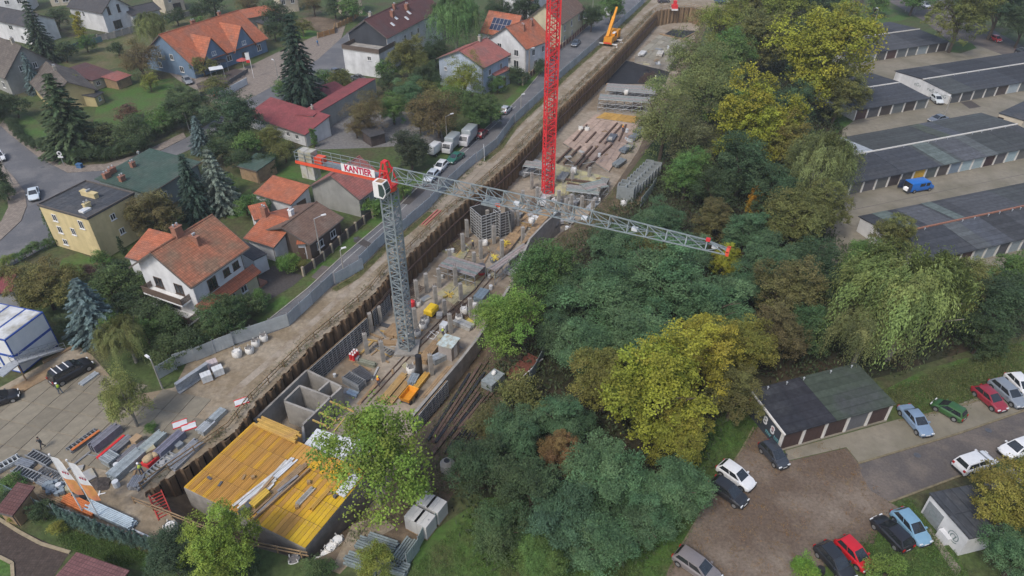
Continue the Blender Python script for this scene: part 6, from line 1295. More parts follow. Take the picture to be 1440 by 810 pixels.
MB().box(-3, -.81, -1.5, -.1, 2.6, 2.74).build('landing', M_metal, stp); MB().beam((-.9, -1.4, 0), (-.9, -1.4, 2.6), .12).build('post', M_wood, stp)
stack('pallet_walk', 'weathered timber boardwalk in front of the site office', 'boardwalk', T(9, 190, 520, 0), ang(T(9, 120, 540), T(9, 250, 470)), 5.0, 1.8, .16, 7, 1, M_wood)
stack('sleeper', 'timber step beside the site office corner', 'boardwalk', T(9, 330, 370, 0), ang(T(9, 120, 540), T(9, 250, 470)), 4, .5, .2, 2, 1, M_wood)

# ---- flags, lamps, poles
def flag(label, foot, topz, fx):
    f0 = foot; r_ = thing('flag_pole', label, 'flag', f0, 0, 'white and orange advertising flags'); MB().tube((0, 0, 0), (0, 0, topz), .07, .04, n=7).build('pole', M_white, r_)
    a_ = R(-8); n = 8
    def strip(z0, z1, nm, m):
        b = MB(); vs = []
        for j in range(5):
            for i in range(n + 1):
                u = i / n; z = z0 + (z1 - z0) * j / 4; lean = .16 * math.sin(u * 5 + z * .7) * u
                vs.append((math.cos(a_) * u * 1.1 - math.sin(a_) * lean, math.sin(a_) * u * 1.1 + math.cos(a_) * lean, z - u * .5))
        b.add(vs, [(j * (n + 1) + i, j * (n + 1) + i + 1, (j + 1) * (n + 1) + i + 1, (j + 1) * (n + 1) + i) for j in range(4) for i in range(n)]); return b.build(nm, m, r_, True)
    hi = topz - .15; lo = topz - 5.2; md = lo + 2.1
    strip(md, hi, 'flag_cloth', mat('flag_white', (.6, .61, .62), var=.06)); strip(lo, md, 'flag_cloth', mat('flag_orange', (.56, .27, .09), var=.1, col2=(.5, .18, .1), scale2=.8))
    MB().tube((0, 0, topz), (0, 0, topz + .15), .09, n=6).build('cap', M_white, r_)
    b = MB()
    for k in range(3):
        c = Vector((math.cos(a_) * (.42 + k * .22) + .05, math.sin(a_) * (.42 + k * .22) - .09, md + 1.05 - (.42 + k * .22) * .4)); b.box(c.x - .07, c.x + .05, c.y - .015, c.y + .015, c.z - .12, c.z + .14)
    b.build('emblem', mat('flag_mark', (.34, .07, .1)), r_)
f1 = W(118, 722, 0); f2 = W(141, 730, 0)
flag('left white and orange advertising flag at the rear hoarding', f1, zat(f1.y, 640), 1); flag('right white and orange advertising flag at the rear hoarding', f2, zat(f2.y, 648), 1)
def lamp(label, n_, X, Y, h, rz, arm=1.2, group='street lamps', m=None):
    r_ = thing('street_lamp', label, 'street lamp', T(n_, X, Y, 0), rz, group); MB().tube((0, 0, 0), (0, 0, h), .11, .07, n=7).build('pole', m or M_conc, r_); MB().tube((0, 0, h), (arm, 0, h + .25), .05, n=5).build('arm', M_metal, r_); MB().box(arm - .1, arm + .6, -.14, .14, h + .2, h + .34).build('lamp_head', M_white, r_)
lamp('concrete street lamp before the brown cottage', 6, 372, 660, 7.5, .5); lamp('street lamp beside the grey van and red car', 2, 1073, 815, 6, .6); lamp('site lamp mast by the bent hoarding', 9, 912, 560, 4.5, 2.5, .4)
lamp('street lamp in front of the blue spruce at the upper street', 1, 1062, 730, 5.5, 2.6, .6); lamp('thin street lamp by the upper garage lawn', 4, 597, 130, 4, 2, .4); lamp('lamp between garage rows', 4, 985, 660, 4.5, 2, .4); lamp('street lamp at the left street corner beside the parked white car', 5, 75, 232, 7, 2.4, .8); lamp('lamp near the dark spruce by the plaza', 2, 128, 460, 5, 2.4, .6); lamp('slim lamp by the street hoarding below the cottages', 6, 497, 740, 4.5, .5, .3); lamp('slim lamp by the street hoarding at the red mast', 3, 50, 650, 4.5, .5, .3)
lamp('wooden street pole beside the white house with solar panels', 3, 95, 440, 7, .5, .8, m=M_wood); lamp('tall pole at the far street by the white van', 3, 450, 90, 6.5, .5, .8)
lamp('pole at the upper right street', 4, 770, 65, 7, 2, .8); lamp('pole behind the topmost garages', 4, 820, 80, 4, 2, .3)
r_ = thing('road_sign', 'round white road sign at the western street corner', 'road sign', T(5, 362, 122, 0)); MB().tube((0, 0, 0), (0, 0, 3.0), .05, n=6).build('pole', M_metal, r_); MB().tube((0, -.06, 2.6), (0, -.02, 2.6), .45, n=14).build('disc', M_white, r_); MB().box(-.5, .5, -.07, -.03, 1.75, 2.05).build('plate', M_white, r_); MB().tube((0, -.07, 2.6), (0, -.061, 2.6), .26, n=12).build('symbol', M_blk, r_)
tag(obj('grit_bin', MB().box(-.5, .5, -.35, .35, 0, .7).box(-.54, .54, -.39, .39, .7, .8).mesh('grit_bin', mat('bin_blue', (.05, .12, .24))), None, T(5, 450, 130, .12), -.2), 'blue grit bin on the pavement by the hedge', 'bin')

# ---- garden fences and walls
def fence_posts(label, pts, h, step, mp, mpanel, group=None, slats=True, cat='fence'):
    r_ = thing('garden_fence', label, cat, pts[0], 0, group); pm_ = MB().box(-.16, .16, -.16, .16, 0, h + .15).mesh('post', mp); sl = MB().box(0, step - .3, -.03, .03, .15, h).mesh('fence_panel', mpanel)
    for p, a_ in along(pts, step): obj('post', pm_, r_, p - pts[0], a_); obj('fence_panel', sl, r_, p - pts[0] + Vector((math.cos(a_), math.sin(a_), 0)) * .16, a_)
    return r_
M_fd = mat('dark_fence', (.07, .055, .05), var=.25, scale=2)
fence_posts('dark panel fence with pale posts in front of the brown cottage', [T(6, 270, 740), T(6, 370, 665), T(6, 510, 530), T(6, 620, 440), T(6, 690, 390)], 1.5, 2.3, mat('fence_post', (.32, .27, .2), var=.2), M_fd)
fence_posts('brown fence with pale posts by the white house under the red mast', [T(3, 60, 480), T(3, 120, 420), T(3, 185, 350), T(3, 250, 290)], 1.4, 2.4, MATS['fence_post'], mat('rust_fence', (.16, .075, .06), var=.2))
fence_posts('brown fence along the street right of the cream house', [T(3, 265, 285), T(3, 340, 225), T(3, 450, 120)], 1.4, 2.4, MATS['fence_post'], MATS['rust_fence'])
fence_posts('grey concrete panel wall behind the meadow by the steep roofed house', [T(1, 555, 232), T(1, 620, 220), T(1, 765, 180)], 1.7, 2.4, M_conc, M_conc, cat='wall')
fence_posts('teal sheet fence at the far side of the meadow', [T(1, 352, 300), T(1, 450, 270), T(1, 562, 240)], 1.6, 2.4, M_steel, mat('teal_fence', (.09, .17, .18), var=.15))
fence_posts('long grey garden wall behind the blue house', [T(1, 930, 130), T(1, 1050, 95), T(1, 1180, 60)], 1.5, 2.4, M_conc, M_conc, cat='wall')
fence_posts('orange brown timber screens around the bright lawn', [T(2, 350, 215), T(2, 440, 190), T(2, 445, 160)], 1.5, 2.0, M_wood, mat('orange_wood', (.33, .18, .07), var=.2))
fence_posts('orange brown timber screen by the vegetable yard', [T(2, 460, 160), T(2, 530, 125), T(2, 575, 95)], 1.5, 2.0, M_wood, MATS['orange_wood'])
fence_posts('dark metal fence on the terrace side of the blue house', [T(1, 1130, 545), T(1, 1250, 500), T(1, 1385, 415)], 1.1, 2.0, M_steel, M_steel)
bl = thing('banner', 'long pale banner wall in front of the blue house terrace', 'banner', T(1, 1240, 555, 0), ang(T(1, 1240, 555), T(1, 1390, 475)))
LB = (T(1, 1240, 555) - T(1, 1390, 475)).length; MB().box(0, LB, -.06, .06, .1, 1.7).build('board', M_pale, bl); MB().box(0, .12, -.1, .1, 0, 1.75).build('post', M_metal, bl); MB().box(LB - .12, LB, -.1, .1, 0, 1.75).build('post', M_metal, bl)
# terrace furniture, flag and awning by the blue house
one('terrace_deck', MB().slab([T(1, 1130, 530, .15), T(1, 1240, 490, .15), T(1, 1385, 400, .15), T(1, 1320, 385, .15), T(1, 1100, 470, .15)], .15), M_fd, 'dark terrace floor in front of the blue house', 'terrace')
for X, Y, c, lb in ((1245, 400, M_blk, 'black awning frame on the terrace of the blue house'), (1225, 440, M_pale, 'pale sun sail on the terrace of the blue house')):
    r_ = thing('awning', lb, 'awning', T(1, X, Y, 0), .5); MB().slab([(-1.6, -1, 2.5), (1.6, -1, 2.5), (1.6, 1, 2.7), (-1.6, 1, 2.7)], .08).build('canopy', c, r_)
    for sx in (-1.5, 1.5): MB().tube((sx, -.9, 0), (sx, -.9, 2.45), .05, n=5).build('post', M_metal, r_)
r_ = thing('flag_pole', 'white and red flag on a pole before the blue house', 'flag', T(1, 1425, 440, 0), .3); MB().tube((0, 0, 0), (0, 0, 6.5), .06, n=6).build('pole', M_white, r_); MB().box(-.9, 0, -.02, .02, 4.6, 6.3).build('flag_cloth', M_white, r_); MB().box(-.9, 0, -.021, .021, 3.9, 4.598).build('flag_cloth', M_red, r_)
for X, Y, lb in ((1370, 385, 'red parasol frame by the entrance of the blue house'),):
    r_ = thing('parasol', lb, 'parasol', T(1, X, Y, 0)); MB().tube((0, 0, 0), (0, 0, 2.4), .05, n=6).build('pole', M_white, r_); MB().tube((0, 0, 2.2), (0, 0, 2.8), 1.5, .05, n=8).build('canopy', mat('parasol_red', (.35, .08, .07)), r_)

# ================================================================ PEOPLE
def person(label, loc, rz, top_c, leg_c, hat=None, stride=.25, vest=None, skin=(.38, .24, .17)):
    r_ = thing('person', label, 'person', loc, rz, None)
    V = {'pelvis': (0, 0, .95), 'chest': (0, .02, 1.32), 'neck': (0, .02, 1.5), 'head': (0, .04, 1.62), 'crown': (0, .03, 1.74), 'sl': (-.2, .02, 1.42), 'el': (-.27, .02 - stride * .4, 1.15), 'hl': (-.26, .1 - stride * .5, .9), 'sr': (.2, .02, 1.42), 'er': (.27, .04 + stride * .4, 1.15), 'hr': (.26, .14 + stride * .5, .92),
         'tl': (-.1, 0, .9), 'kl': (-.11, stride * .55, .5), 'al': (-.11, stride * .8, .09), 'fl': (-.11, stride * .8 + .17, .05), 'tr': (.1, 0, .9), 'kr': (.11, -stride * .2, .5), 'ar': (.11, -stride * .9, .1), 'fr': (.11, -stride * .9 + .16, .05)}
    rad = dict(pelvis=.16, chest=.18, neck=.06, head=.1, crown=.08, sl=.075, el=.055, hl=.045, sr=.075, er=.055, hr=.045, tl=.1, kl=.07, al=.05, fl=.04, tr=.1, kr=.07, ar=.05, fr=.04)
    E = [('pelvis', 'chest'), ('chest', 'neck'), ('neck', 'head'), ('head', 'crown'), ('chest', 'sl'), ('sl', 'el'), ('el', 'hl'), ('chest', 'sr'), ('sr', 'er'), ('er', 'hr'), ('pelvis', 'tl'), ('tl', 'kl'), ('kl', 'al'), ('al', 'fl'), ('pelvis', 'tr'), ('tr', 'kr'), ('kr', 'ar'), ('ar', 'fr')]
    ks = list(V); me = bpy.data.meshes.new('body'); me.from_pydata([V[k] for k in ks], [(ks.index(a), ks.index(b)) for a, b in E], [])
    o = bpy.data.objects.new('body', me); COL.objects.link(o); sk = o.modifiers.new('skin', 'SKIN'); ss = o.modifiers.new('sub', 'SUBSURF'); ss.levels = ss.render_levels = 1
    for i, k in enumerate(ks): me.skin_vertices[0].data[i].radius = (rad[k], rad[k])
    me.skin_vertices[0].data[0].use_root = True; bpy.context.view_layer.update()
    m2 = bpy.data.meshes.new_from_object(o.evaluated_get(bpy.context.evaluated_depsgraph_get())); bpy.data.objects.remove(o)
    m2.materials.clear()
    for c, nm in ((top_c, 'cloth'), (leg_c, 'trousers'), (skin, 'skin'), ((.05, .04, .035), 'shoes')): m2.materials.append(mat('%s_%02d%02d%02d' % (nm, c[0] * 99, c[1] * 99, c[2] * 99), c, var=.12, scale=6))
    for p in m2.polygons:
        z = p.center.z; x = abs(p.center.x); p.material_index = 2 if (z > 1.5 or (x > .2 and z < 1.0)) else 0 if z > .95 else 1 if z > .14 else 3; p.use_smooth = True
    m2.name = 'body'; obj('body', m2, r_)
    if hat: MB().blob((0, .035, 1.70), (.13, .15, .1), 10, 6, 0).box(-.1, .1, .12, .22, 1.68, 1.695).build('helmet', mat('helmet_%d%d%d' % tuple(int(c * 9) for c in hat), hat, rough=.4), r_, True)
    else: MB().blob((0, .015, 1.70), (.105, .115, .085), 9, 6, 0).build('hair', mat('hair_dark', (.04, .03, .025)), r_, True)
    if vest:
        MB().blob((0, .02, 1.26), (.225, .2, .27), 12, 7, 0).build('vest', mat('hivis_%d' % int(vest[0] * 99), vest, rough=.7), r_, True)
    return r_
person('site worker in a yellow green vest and white helmet behind the black estate car', T(9, 345, 590, .1), 1.2, (.1, .12, .12), (.09, .12, .16), (.7, .7, .7), .2, (.45, .62, .05))
person('person in dark clothes walking across the concrete yard', T(13, 245, 92, .1), 2.4, (.035, .04, .045), (.05, .05, .055), None, .3)
person('worker in orange clothing by the pale banner', T(1, 1222, 530, 0), .5, (.7, .16, .03), (.65, .15, .03), (.7, .3, .05), .15)
person('second worker in orange beside the first by the banner', T(1, 1205, 545, 0), 2, (.7, .16, .03), (.5, .12, .04), (.7, .3, .05), .2)
person('person in blue walking on the street past the dark spruce', T(2, 348, 258, 0), 1.0, (.05, .2, .42), (.06, .1, .2), None, .25)
person('person in grey on the pavement at the clipped hedge', T(5, 787, 78, .12), .4, (.25, .28, .28), (.12, .13, .14), None, .25)
person('worker in white helmet on the far membrane in the pit', T(3, 803, 462, FLOOR + .2), 2, (.5, .55, .3), (.12, .13, .15), (.7, .7, .7), .2, (.5, .6, .1))
person('worker in dark trousers among the columns in the pit', T(6, 1218, 590, FLOOR), 1, (.06, .06, .07), (.05, .05, .06), (.6, .5, .1), .2)
clutter([T(7, 0, 330, 0), T(7, 500, 400, 0), T(7, 520, 320, 0), T(7, 240, 270, 0), T(7, 30, 230, 0)], FLOOR + .5, 90, 12, 'the floor below the jib')
for k, (X, Y) in enumerate([(140, 330), (200, 370), (260, 350), (330, 370), (390, 360), (450, 390), (60, 330), (90, 400), (310, 300), (480, 330)]):
    r_ = thing('column', 'pale concrete column stub in the crowded area below the jib', 'column', T(7, X, Y, FLOOR), R(25), 'pale column stubs below the jib'); obj('column_shaft', colm, r_, scale=(1, 1, rnd.uniform(.7, 1.1)))
# more of the bare structure: columns, stub walls, reinforcement beds and planks between the two masts
EXTRA = [(10, 650, 240), (10, 700, 190), (10, 830, 60), (10, 960, 20), (10, 1060, 150), (6, 1030, 800), (6, 1225, 700), (6, 1300, 470), (6, 1380, 640), (7, 60, 560), (7, 200, 430), (10, 1150, 60), (10, 1235, 200), (6, 1090, 690)]
for k, (n_, X, Y) in enumerate(EXTRA):
    r_ = thing('column', 'bare concrete column among the scattered materials in the middle of the pit', 'column', T(n_, X, Y, FLOOR), R(25), 'columns in the middle of the pit'); obj('column_shaft', colm, r_, scale=(1, 1, rnd.uniform(.8, 1.05)))
for k, (n_, a_, c_, h_, lb) in enumerate([(6, (1010, 790), (1130, 810), 1.4, 'low concrete stub wall by the scaffold platform'), (10, (1120, 20), (1180, 80), 2.2, 'short concrete wall near the columns by the green tree'), (7, (30, 330), (120, 370), 2.6, 'concrete stub wall behind the formwork shafts'), (7, (220, 360), (350, 380), 2.4, 'concrete stub wall below the red mast'), (7, (380, 300), (500, 310), 2.2, 'concrete stub wall at the corner of the lime deck'), (10, (640, 40), (700, 90), 2.6, 'concrete stub wall behind the left formwork'), (6, (1250, 330), (1330, 330), 3.4, 'concrete wall behind the tall formwork shaft')]):
    wall_seg('concrete_wall', [T(n_, *a_, FLOOR), T(n_, *c_, FLOOR)], FLOOR, FLOOR + h_, .3, M_conc, lb)
for n_, X, Y, L_, lb in ((6, 1120, 560, 5, 'reinforcement mesh bed beside the lime boards'), (10, 850, 30, 5, 'reinforcement mesh bed behind the grey mast'), (7, 150, 330, 6, 'reinforcement mesh bed before the red mast'), (3, 700, 600, 7, 'reinforcement mesh bed at the far scaffold'), (10, 1150, 130, 4, 'reinforcement mesh bed near the white bags'), (3, 760, 440, 8, 'reinforcement mesh bed on the far membrane')):
    r_ = thing('rebar_mesh', lb, 'reinforcement', T(n_, X, Y, FLOOR + .12), sdir); q = MB()
    for i in range(14): q.beam((-L_ / 2 + L_ * i / 13, -1.6, .1), (-L_ / 2 + L_ * i / 13, 1.6, .1), .05); q.beam((-L_ / 2, -1.6 + 3.2 * i / 13, .16), (L_ / 2, -1.6 + 3.2 * i / 13, .16), .05)
    for i in range(12): q.beam((-L_ / 2 + L_ * i / 11, rnd.uniform(-1.5, 1.5), .1), (-L_ / 2 + L_ * i / 11, rnd.uniform(-1.5, 1.5), 1.3), .05)
    o = q.build('bar', M_steelbeam, r_); o['kind'] = 'stuff'
for k in range(34):
    n_, X, Y = rnd.choice([(10, 700, 300), (10, 900, 330), (10, 1000, 200), (6, 1200, 620), (6, 1330, 700), (7, 100, 420), (10, 1100, 330), (10, 800, 520), (7, 30, 480)]); X += rnd.uniform(-90, 90); Y += rnd.uniform(-60, 60); p = T(n_, X, Y, FLOOR + .12 + (.6 if n_ == 7 else 0))
    q = MB(); L_ = rnd.uniform(2, 4.5); a_ = sdir + rnd.choice([0, 0, 1.57]) + rnd.uniform(-.25, .25); q.beam((-L_ / 2, 0, 0), (L_ / 2, 0, 0), rnd.uniform(.18, .35), .1); o = one('plank', q, M_yel if k % 3 == 0 else M_wood, 'loose plank on the pit floor between the two cranes', 'plank', 'loose planks on the pit floor', loc=p, rz=a_); o.color = (.4, .27, .1, 1)
for n_, X, Y, lb, vst in ((10, 1050, 270, 'worker in a yellow vest standing by the crate in the pit', (.5, .6, .08)), (10, 690, 545, 'worker in an orange vest by the slatted frames', (.75, .25, .04)), (7, 200, 240, 'worker in a yellow vest at the red mast', (.5, .6, .08)), (3, 620, 740, 'worker in an orange vest on the pink deck', (.75, .25, .04)), (10, 830, 330, 'worker in an orange vest at the foot of the grey mast', (.75, .25, .04)), (13, 800, 240, 'worker in a yellow vest among the yard tube bundles', (.5, .6, .08))): person(lb, T(n_, X, Y, FLOOR + (.5 if n_ in (3, 7) else .05) if n_ != 13 else .1), rnd.uniform(0, 6), (.1, .12, .16), (.07, .08, .12), (.7, .7, .68) if vst[0] < .6 else (.7, .55, .05), rnd.uniform(.1, .25), vst)
for X, Y in ((500, 335), (610, 262), (60, 235), (120, 265), (1290, 640), (1390, 605), (400, 133)):
    p = W(X, Y, .05); q = MB().tube((0, 0, -.02), (0, 0, 0), .36, n=14); o = q.build('manhole_cover', M_steel, loc=p); tag(o, 'round dark manhole cover set in the street surface', 'manhole cover', 'manhole covers in the streets')
# ================================================================ VEHICLES
M_paint = mat('car_paint', (.5, .5, .5), rough=.32, var=.05, scale=3, tint=True, spec=.5)
M_paint.node_tree.nodes['Principled BSDF'].inputs['Coat Weight'].default_value = .4
M_cglass = glass_mat('car_glass', (.022, .026, .03), .06)
M_tyre = mat('tyre', (.02, .02, .021), rough=.85); M_rim = mat('rim', (.33, .34, .35), rough=.35, metal=.6, var=.1)
M_hl = mat('headlight', (.6, .62, .63), rough=.1); M_tl = mat('tail_light', (.35, .015, .015), rough=.2); M_trim = mat('car_trim', (.03, .03, .032), rough=.6); M_plate = mat('number_plate', (.6, .6, .58), rough=.5)
def bake(mb, m, bev=.05, seg=2, name='body'):
    me = mb.mesh(name, m); o = bpy.data.objects.new('tmp', me); COL.objects.link(o)
    bv = o.modifiers.new('b', 'BEVEL'); bv.width = bev; bv.segments = seg; bv.limit_method = 'ANGLE'; bv.angle_limit = R(22)
    bpy.context.view_layer.update(); m2 = bpy.data.meshes.new_from_object(o.evaluated_get(bpy.context.evaluated_depsgraph_get()))
    bpy.data.objects.remove(o); m2.name = name; m2.polygons.foreach_set('use_smooth', [True] * len(m2.polygons)); return m2
TYPES = dict(hatch=(4.0, 1.74, 1.49, .95, 1.05, .12, .62), wagon=(4.5, 1.78, 1.48, .94, 1.15, .1, .5), suv=(4.6, 1.85, 1.70, 1.06, 1.1, .1, .4), sedan=(4.5, 1.76, 1.44, .93, 1.2, .75, .75), mini=(3.6, 1.62, 1.5, .93, .85, .08, .45))
_car = {}
def car_spec(kind):
    if kind in _car: return _car[kind]
    L, Wd, H, zb, hood, boot, rr_ = TYPES[kind]; x1, x0 = L / 2, -L / 2; w = Wd / 2; g = .2
    b = MB()
    xs = [(x0, .46, zb - .26, w * .78), (x0 + .1, g + .05, zb - .02, w * .96), (x0 + .5, g, zb, w), (x1 - hood - .1, g, zb, w), (x1 - hood * .5, g, zb - .09, w * .985), (x1 - .3, g + .02, zb - .2, w * .93), (x1 - .08, g + .06, zb - .34, w * .82), (x1, .4, zb - .44, w * .62)]
    vs = []
    for x, z0, z1, h in xs: vs += [(x, -h * .9, z0), (x, -h, z0 + .16), (x, -h * .985, z1 - .12), (x, -h * .9, z1), (x, h * .9, z1), (x, h * .985, z1 - .12), (x, h, z0 + .16), (x, h * .9, z0)]
    n = len(xs); fs = [(0, 1, 2, 3, 4, 5, 6, 7), tuple(range(8 * n - 1, 8 * n - 9, -1))]
    for k in range(n - 1):
        for i in range(8): a, c = k * 8 + i, k * 8 + (i + 1) % 8; fs.append((a, a + 8, c + 8, c))
    b.add(vs, fs)
    cx1, cx0 = x1 - hood + .12, x0 + boot; rx1, rx0 = cx1 - .98, cx0 + rr_ * .8; tw = w * .72
    bot = [(cx0, -w * .9), (cx1, -w * .9), (cx1, w * .9), (cx0, w * .9)]; top_ = [(rx0, -tw), (rx1, -tw), (rx1, tw), (rx0, tw)]
    vs = [(x, y, zb - .03) for x, y in bot] + [(x, y, H) for x, y in top_]
    b.add(vs, [(0, 1, 5, 4), (1, 2, 6, 5), (2, 3, 7, 6), (3, 0, 4, 7), (4, 5, 6, 7), (3, 2, 1, 0)])
    xm = (rx0 + rx1) / 2; b.add([(rx0 + .05, -tw * .9, H - .01), (rx1 - .05, -tw * .9, H - .01), (rx1 - .05, tw * .9, H - .01), (rx0 + .05, tw * .9, H - .01), (rx0 + .4, -tw * .6, H + .05), (rx1 - .35, -tw * .6, H + .05), (rx1 - .35, tw * .6, H + .05), (rx0 + .4, tw * .6, H + .05)], [(0, 1, 5, 4), (1, 2, 6, 5), (2, 3, 7, 6), (3, 0, 4, 7), (4, 5, 6, 7)])
    body = bake(b, M_paint, .11, 3)
    def face(q, a0, a1, c0, c1, off):
        p = [Vector(vs[i]) for i in q]; nn = (p[1] - p[0]).cross(p[3] - p[0]).normalized() * off
        def f(u, v): return p[0].lerp(p[1], u).lerp(p[3].lerp(p[2], u), v) + nn
        return [f(a0, c0), f(a1, c0), f(a1, c1), f(a0, c1)]
    gl = lambda quads, nm: (lambda m_: [m_.add(q, [(0, 1, 2, 3)]) for q in quads] and m_.mesh(nm, M_cglass))(MB())
    ws = gl([face((1, 2, 6, 5), .07, .93, .1, .92, .015)], 'windscreen'); rw = gl([face((3, 0, 4, 7), .08, .92, .2, .88, .015)], 'rear_window')
    sp = [('body', body, None, []), ('windscreen', ws, None, []), ('rear_window', rw, None, [])]
    for q in ((0, 1, 5, 4), (2, 3, 7, 6)):
        fr = (.07, .5, .53, .93) if q[0] == 0 else (.07, .47, .5, .93)
        sp.append(('side_window', gl([face(q, fr[0], fr[1], .14, .86, .013)], 'side_window'), None, [])); sp.append(('side_window', gl([face(q, fr[2], fr[3], .14, .86, .013)], 'side_window'), None, []))
    r = .33 if kind != 'suv' else .36; ty = MB().tube((0, -.1, 0), (0, .1, 0), r, n=16).mesh('tyre', M_tyre); rm = MB().tube((0, -.11, 0), (0, .11, 0), r * .64, n=12).mesh('rim', M_rim)
    ar = MB().add([(math.cos(i * math.pi / 8) * (r + .07), y, math.sin(i * math.pi / 8) * (r + .07)) for y in (-.1, .1) for i in range(9)], [tuple(range(9)), tuple(range(17, 8, -1))] + [(i, i + 9, i + 10, i + 1) for i in range(8)]).mesh('wheel_arch', M_trim)
    for x in (x1 - .78, x0 + .78):
        for s_ in (-1, 1): sp.append(('wheel', ty, (x, s_ * (w - .085), r), [('rim', rm, None)])); sp.append(('wheel_arch', ar, (x, s_ * (w - .094), r), []))
    hl = MB().box(-.06, .05, -.17, .17, -.07, .07).mesh('headlight', M_hl); tl = MB().box(-.04, .04, -.12, .12, -.13, .13).mesh('tail_light', M_tl); mi = MB().box(-.1, .08, -.1, .1, -.06, .07).mesh('mirror', M_paint); pl = MB().box(-.015, .015, -.26, .26, -.055, .055).mesh('number_plate', M_plate); bp = MB().box(-.05, .05, -w * .7, w * .7, -.1, .1).mesh('bumper', M_trim)
    for s_ in (-1, 1):
        sp += [('headlight', hl, (x1 - .1, s_ * w * .68, zb - .34), []), ('tail_light', tl, (x0 + .02, s_ * w * .74, zb - .2), []), ('mirror', mi, (cx1 - .35, s_ * (w + .06), zb + .05), [])]
    sp += [('number_plate', pl, (x0 - .0, 0, zb - .42), []), ('number_plate', pl, (x1 + .0, 0, .5), []), ('bumper', bp, (x1 - .01, 0, .36), []), ('bumper', bp, (x0 + .01, 0, .4), [])]
    _car[kind] = sp; return sp
GP = 'parked cars'
def car(kind, color, label, tile, c, d, name='parked_car', k=1.0, group=GP):
    """c: where its middle is seen, d: towards which image direction its nose points"""
    p = T(tile, *c, .7); q = T(tile, c[0] + d[0] * .2, c[1] + d[1] * .2, .7)
    return place(car_spec(kind), name, label, 'car', (p.x, p.y, .035), ang(p, q), group, k, color)
SIL, WHT, BLK, RED = (.36, .38, .40), (.62, .63, .64), (.018, .018, .022), (.38, .012, .018)
c_ = car('suv', BLK, 'black estate car with pale roof bars parked by the site office', 9, (398, 462), (100, -55), k=1.06)
for x in (-1.5, -.9, -.2): MB().box(x - .05, x + .05, -.7, .7, 1.74, 1.79).build('roof_bar', M_white, c_)
for a in [('hatch', BLK, 'black car at the left edge of the concrete yard', 9, (-5, 615), (60, -20)), ('sedan', (.5, .56, .6), 'white car standing alone at the western street corner', 5, (188, 275), (2, 50)), ('hatch', WHT, 'white car cut off by the left edge on the western street', 5, (-5, 65), (20, 40)),
          ('hatch', SIL, 'silver car parked on the street by the pale blue house', 2, (1402, 612), (40, -38)), ('hatch', (.11, .012, .018), 'dark red car parked behind the grey van bodies', 2, (1265, 745), (40, -38)), ('sedan', (.07, .09, .12), 'dark blue car parked in front of the cream house', 3, (358, 240), (-40, 40)), ('hatch', (.06, .07, .09), 'dark car under the trees near the white van', 3, (415, 92), (-40, 35)), ('hatch', (.05, .05, .06), 'dark car at the top edge beyond the excavation', 3, (852, 2), (50, -3)),
          ('sedan', (.02, .11, .075), 'dark green car parked on the street above the jib', 6, (1118, 72), (-50, 35)), ('hatch', WHT, 'white hatchback parked on the street above the jib', 6, (1035, 122), (-40, 40)), ('hatch', (.42, .47, .52), 'pale blue car seen through the crane jib', 6, (985, 175), (-40, 40)), ('sedan', (.07, .08, .1), 'dark car parked left of the white terrace block', 2, (452, 398), (50, -14)), ('sedan', (.06, .065, .07), 'dark car half hidden behind the long red roof', 2, (578, 437), (50, 14)), ('hatch', (.2, .21, .22), 'grey car parked beside the blue house terrace', 1, (1050, 450), (50, 50)),
          ('mini', RED, 'red car at the top right street', 4, (1282, 218), (50, 25)), ('hatch', BLK, 'black car cut off by the right edge on the upper street', 4, (1430, 292), (50, 20)), ('wagon', (.5, .52, .53), 'white car at the top beside the leafy tree', 4, (885, 28), (40, 25)), ('hatch', (.5, .53, .53), 'white car parked between two garage rows by the graffiti wall', 4, (948, 556), (50, 40)), ('sedan', (.13, .15, .18), 'grey blue car behind the long garage roof', 4, (955, 665), (-60, 12)),
          ('sedan', (.17, .24, .34), 'light blue car with dark soft top at the end of the parking strip', 12, (830, 735), (50, 58)), ('mini', (.032, .095, .026), 'green car on the parking strip', 12, (1015, 675), (-60, -34)), ('hatch', (.24, .022, .035), 'dark red car on the parking strip beside the grey estate', 12, (1245, 612), (60, 50)), ('wagon', (.19, .215, .25), 'grey estate car between the dark red and white cars', 12, (1348, 582), (70, 60)), ('hatch', WHT, 'white car cut off by the right edge on the parking strip', 12, (1420, 540), (60, 60)),
          ('suv', WHT, 'white family car driving along the foreground street', 16, (1162, 172), (60, -20)), ('hatch', WHT, 'white car cut off by the right edge on the foreground street', 16, (1400, 92), (-60, 20)), ('mini', (.035, .04, .05), 'dark car at the painted end wall of the foreground garage', 16, (35, 125), (50, 55)), ('hatch', WHT, 'white hatchback on the gravel lot under the trees', 15, (1258, 243), (60, 42)), ('hatch', (.022, .023, .026), 'black hatchback on the gravel lot beside the white one', 15, (1215, 335), (60, 42)), ('wagon', (.17, .155, .155), 'grey brown car on the gravel lot at the bottom edge', 15, (1040, 752), (60, 42)),
          ('hatch', (.16, .29, .40), 'light blue hatchback near the small white garage', 16, (805, 530), (45, 50)), ('hatch', BLK, 'black hatchback parked against the light blue one', 16, (695, 563), (-55, -55)), ('mini', (.46, .012, .02), 'bright red car on the gravel lot', 16, (486, 682), (50, 50)), ('hatch', (.02, .022, .026), 'black car beside the bright red car', 16, (378, 725), (52, 58))]: car(*a)
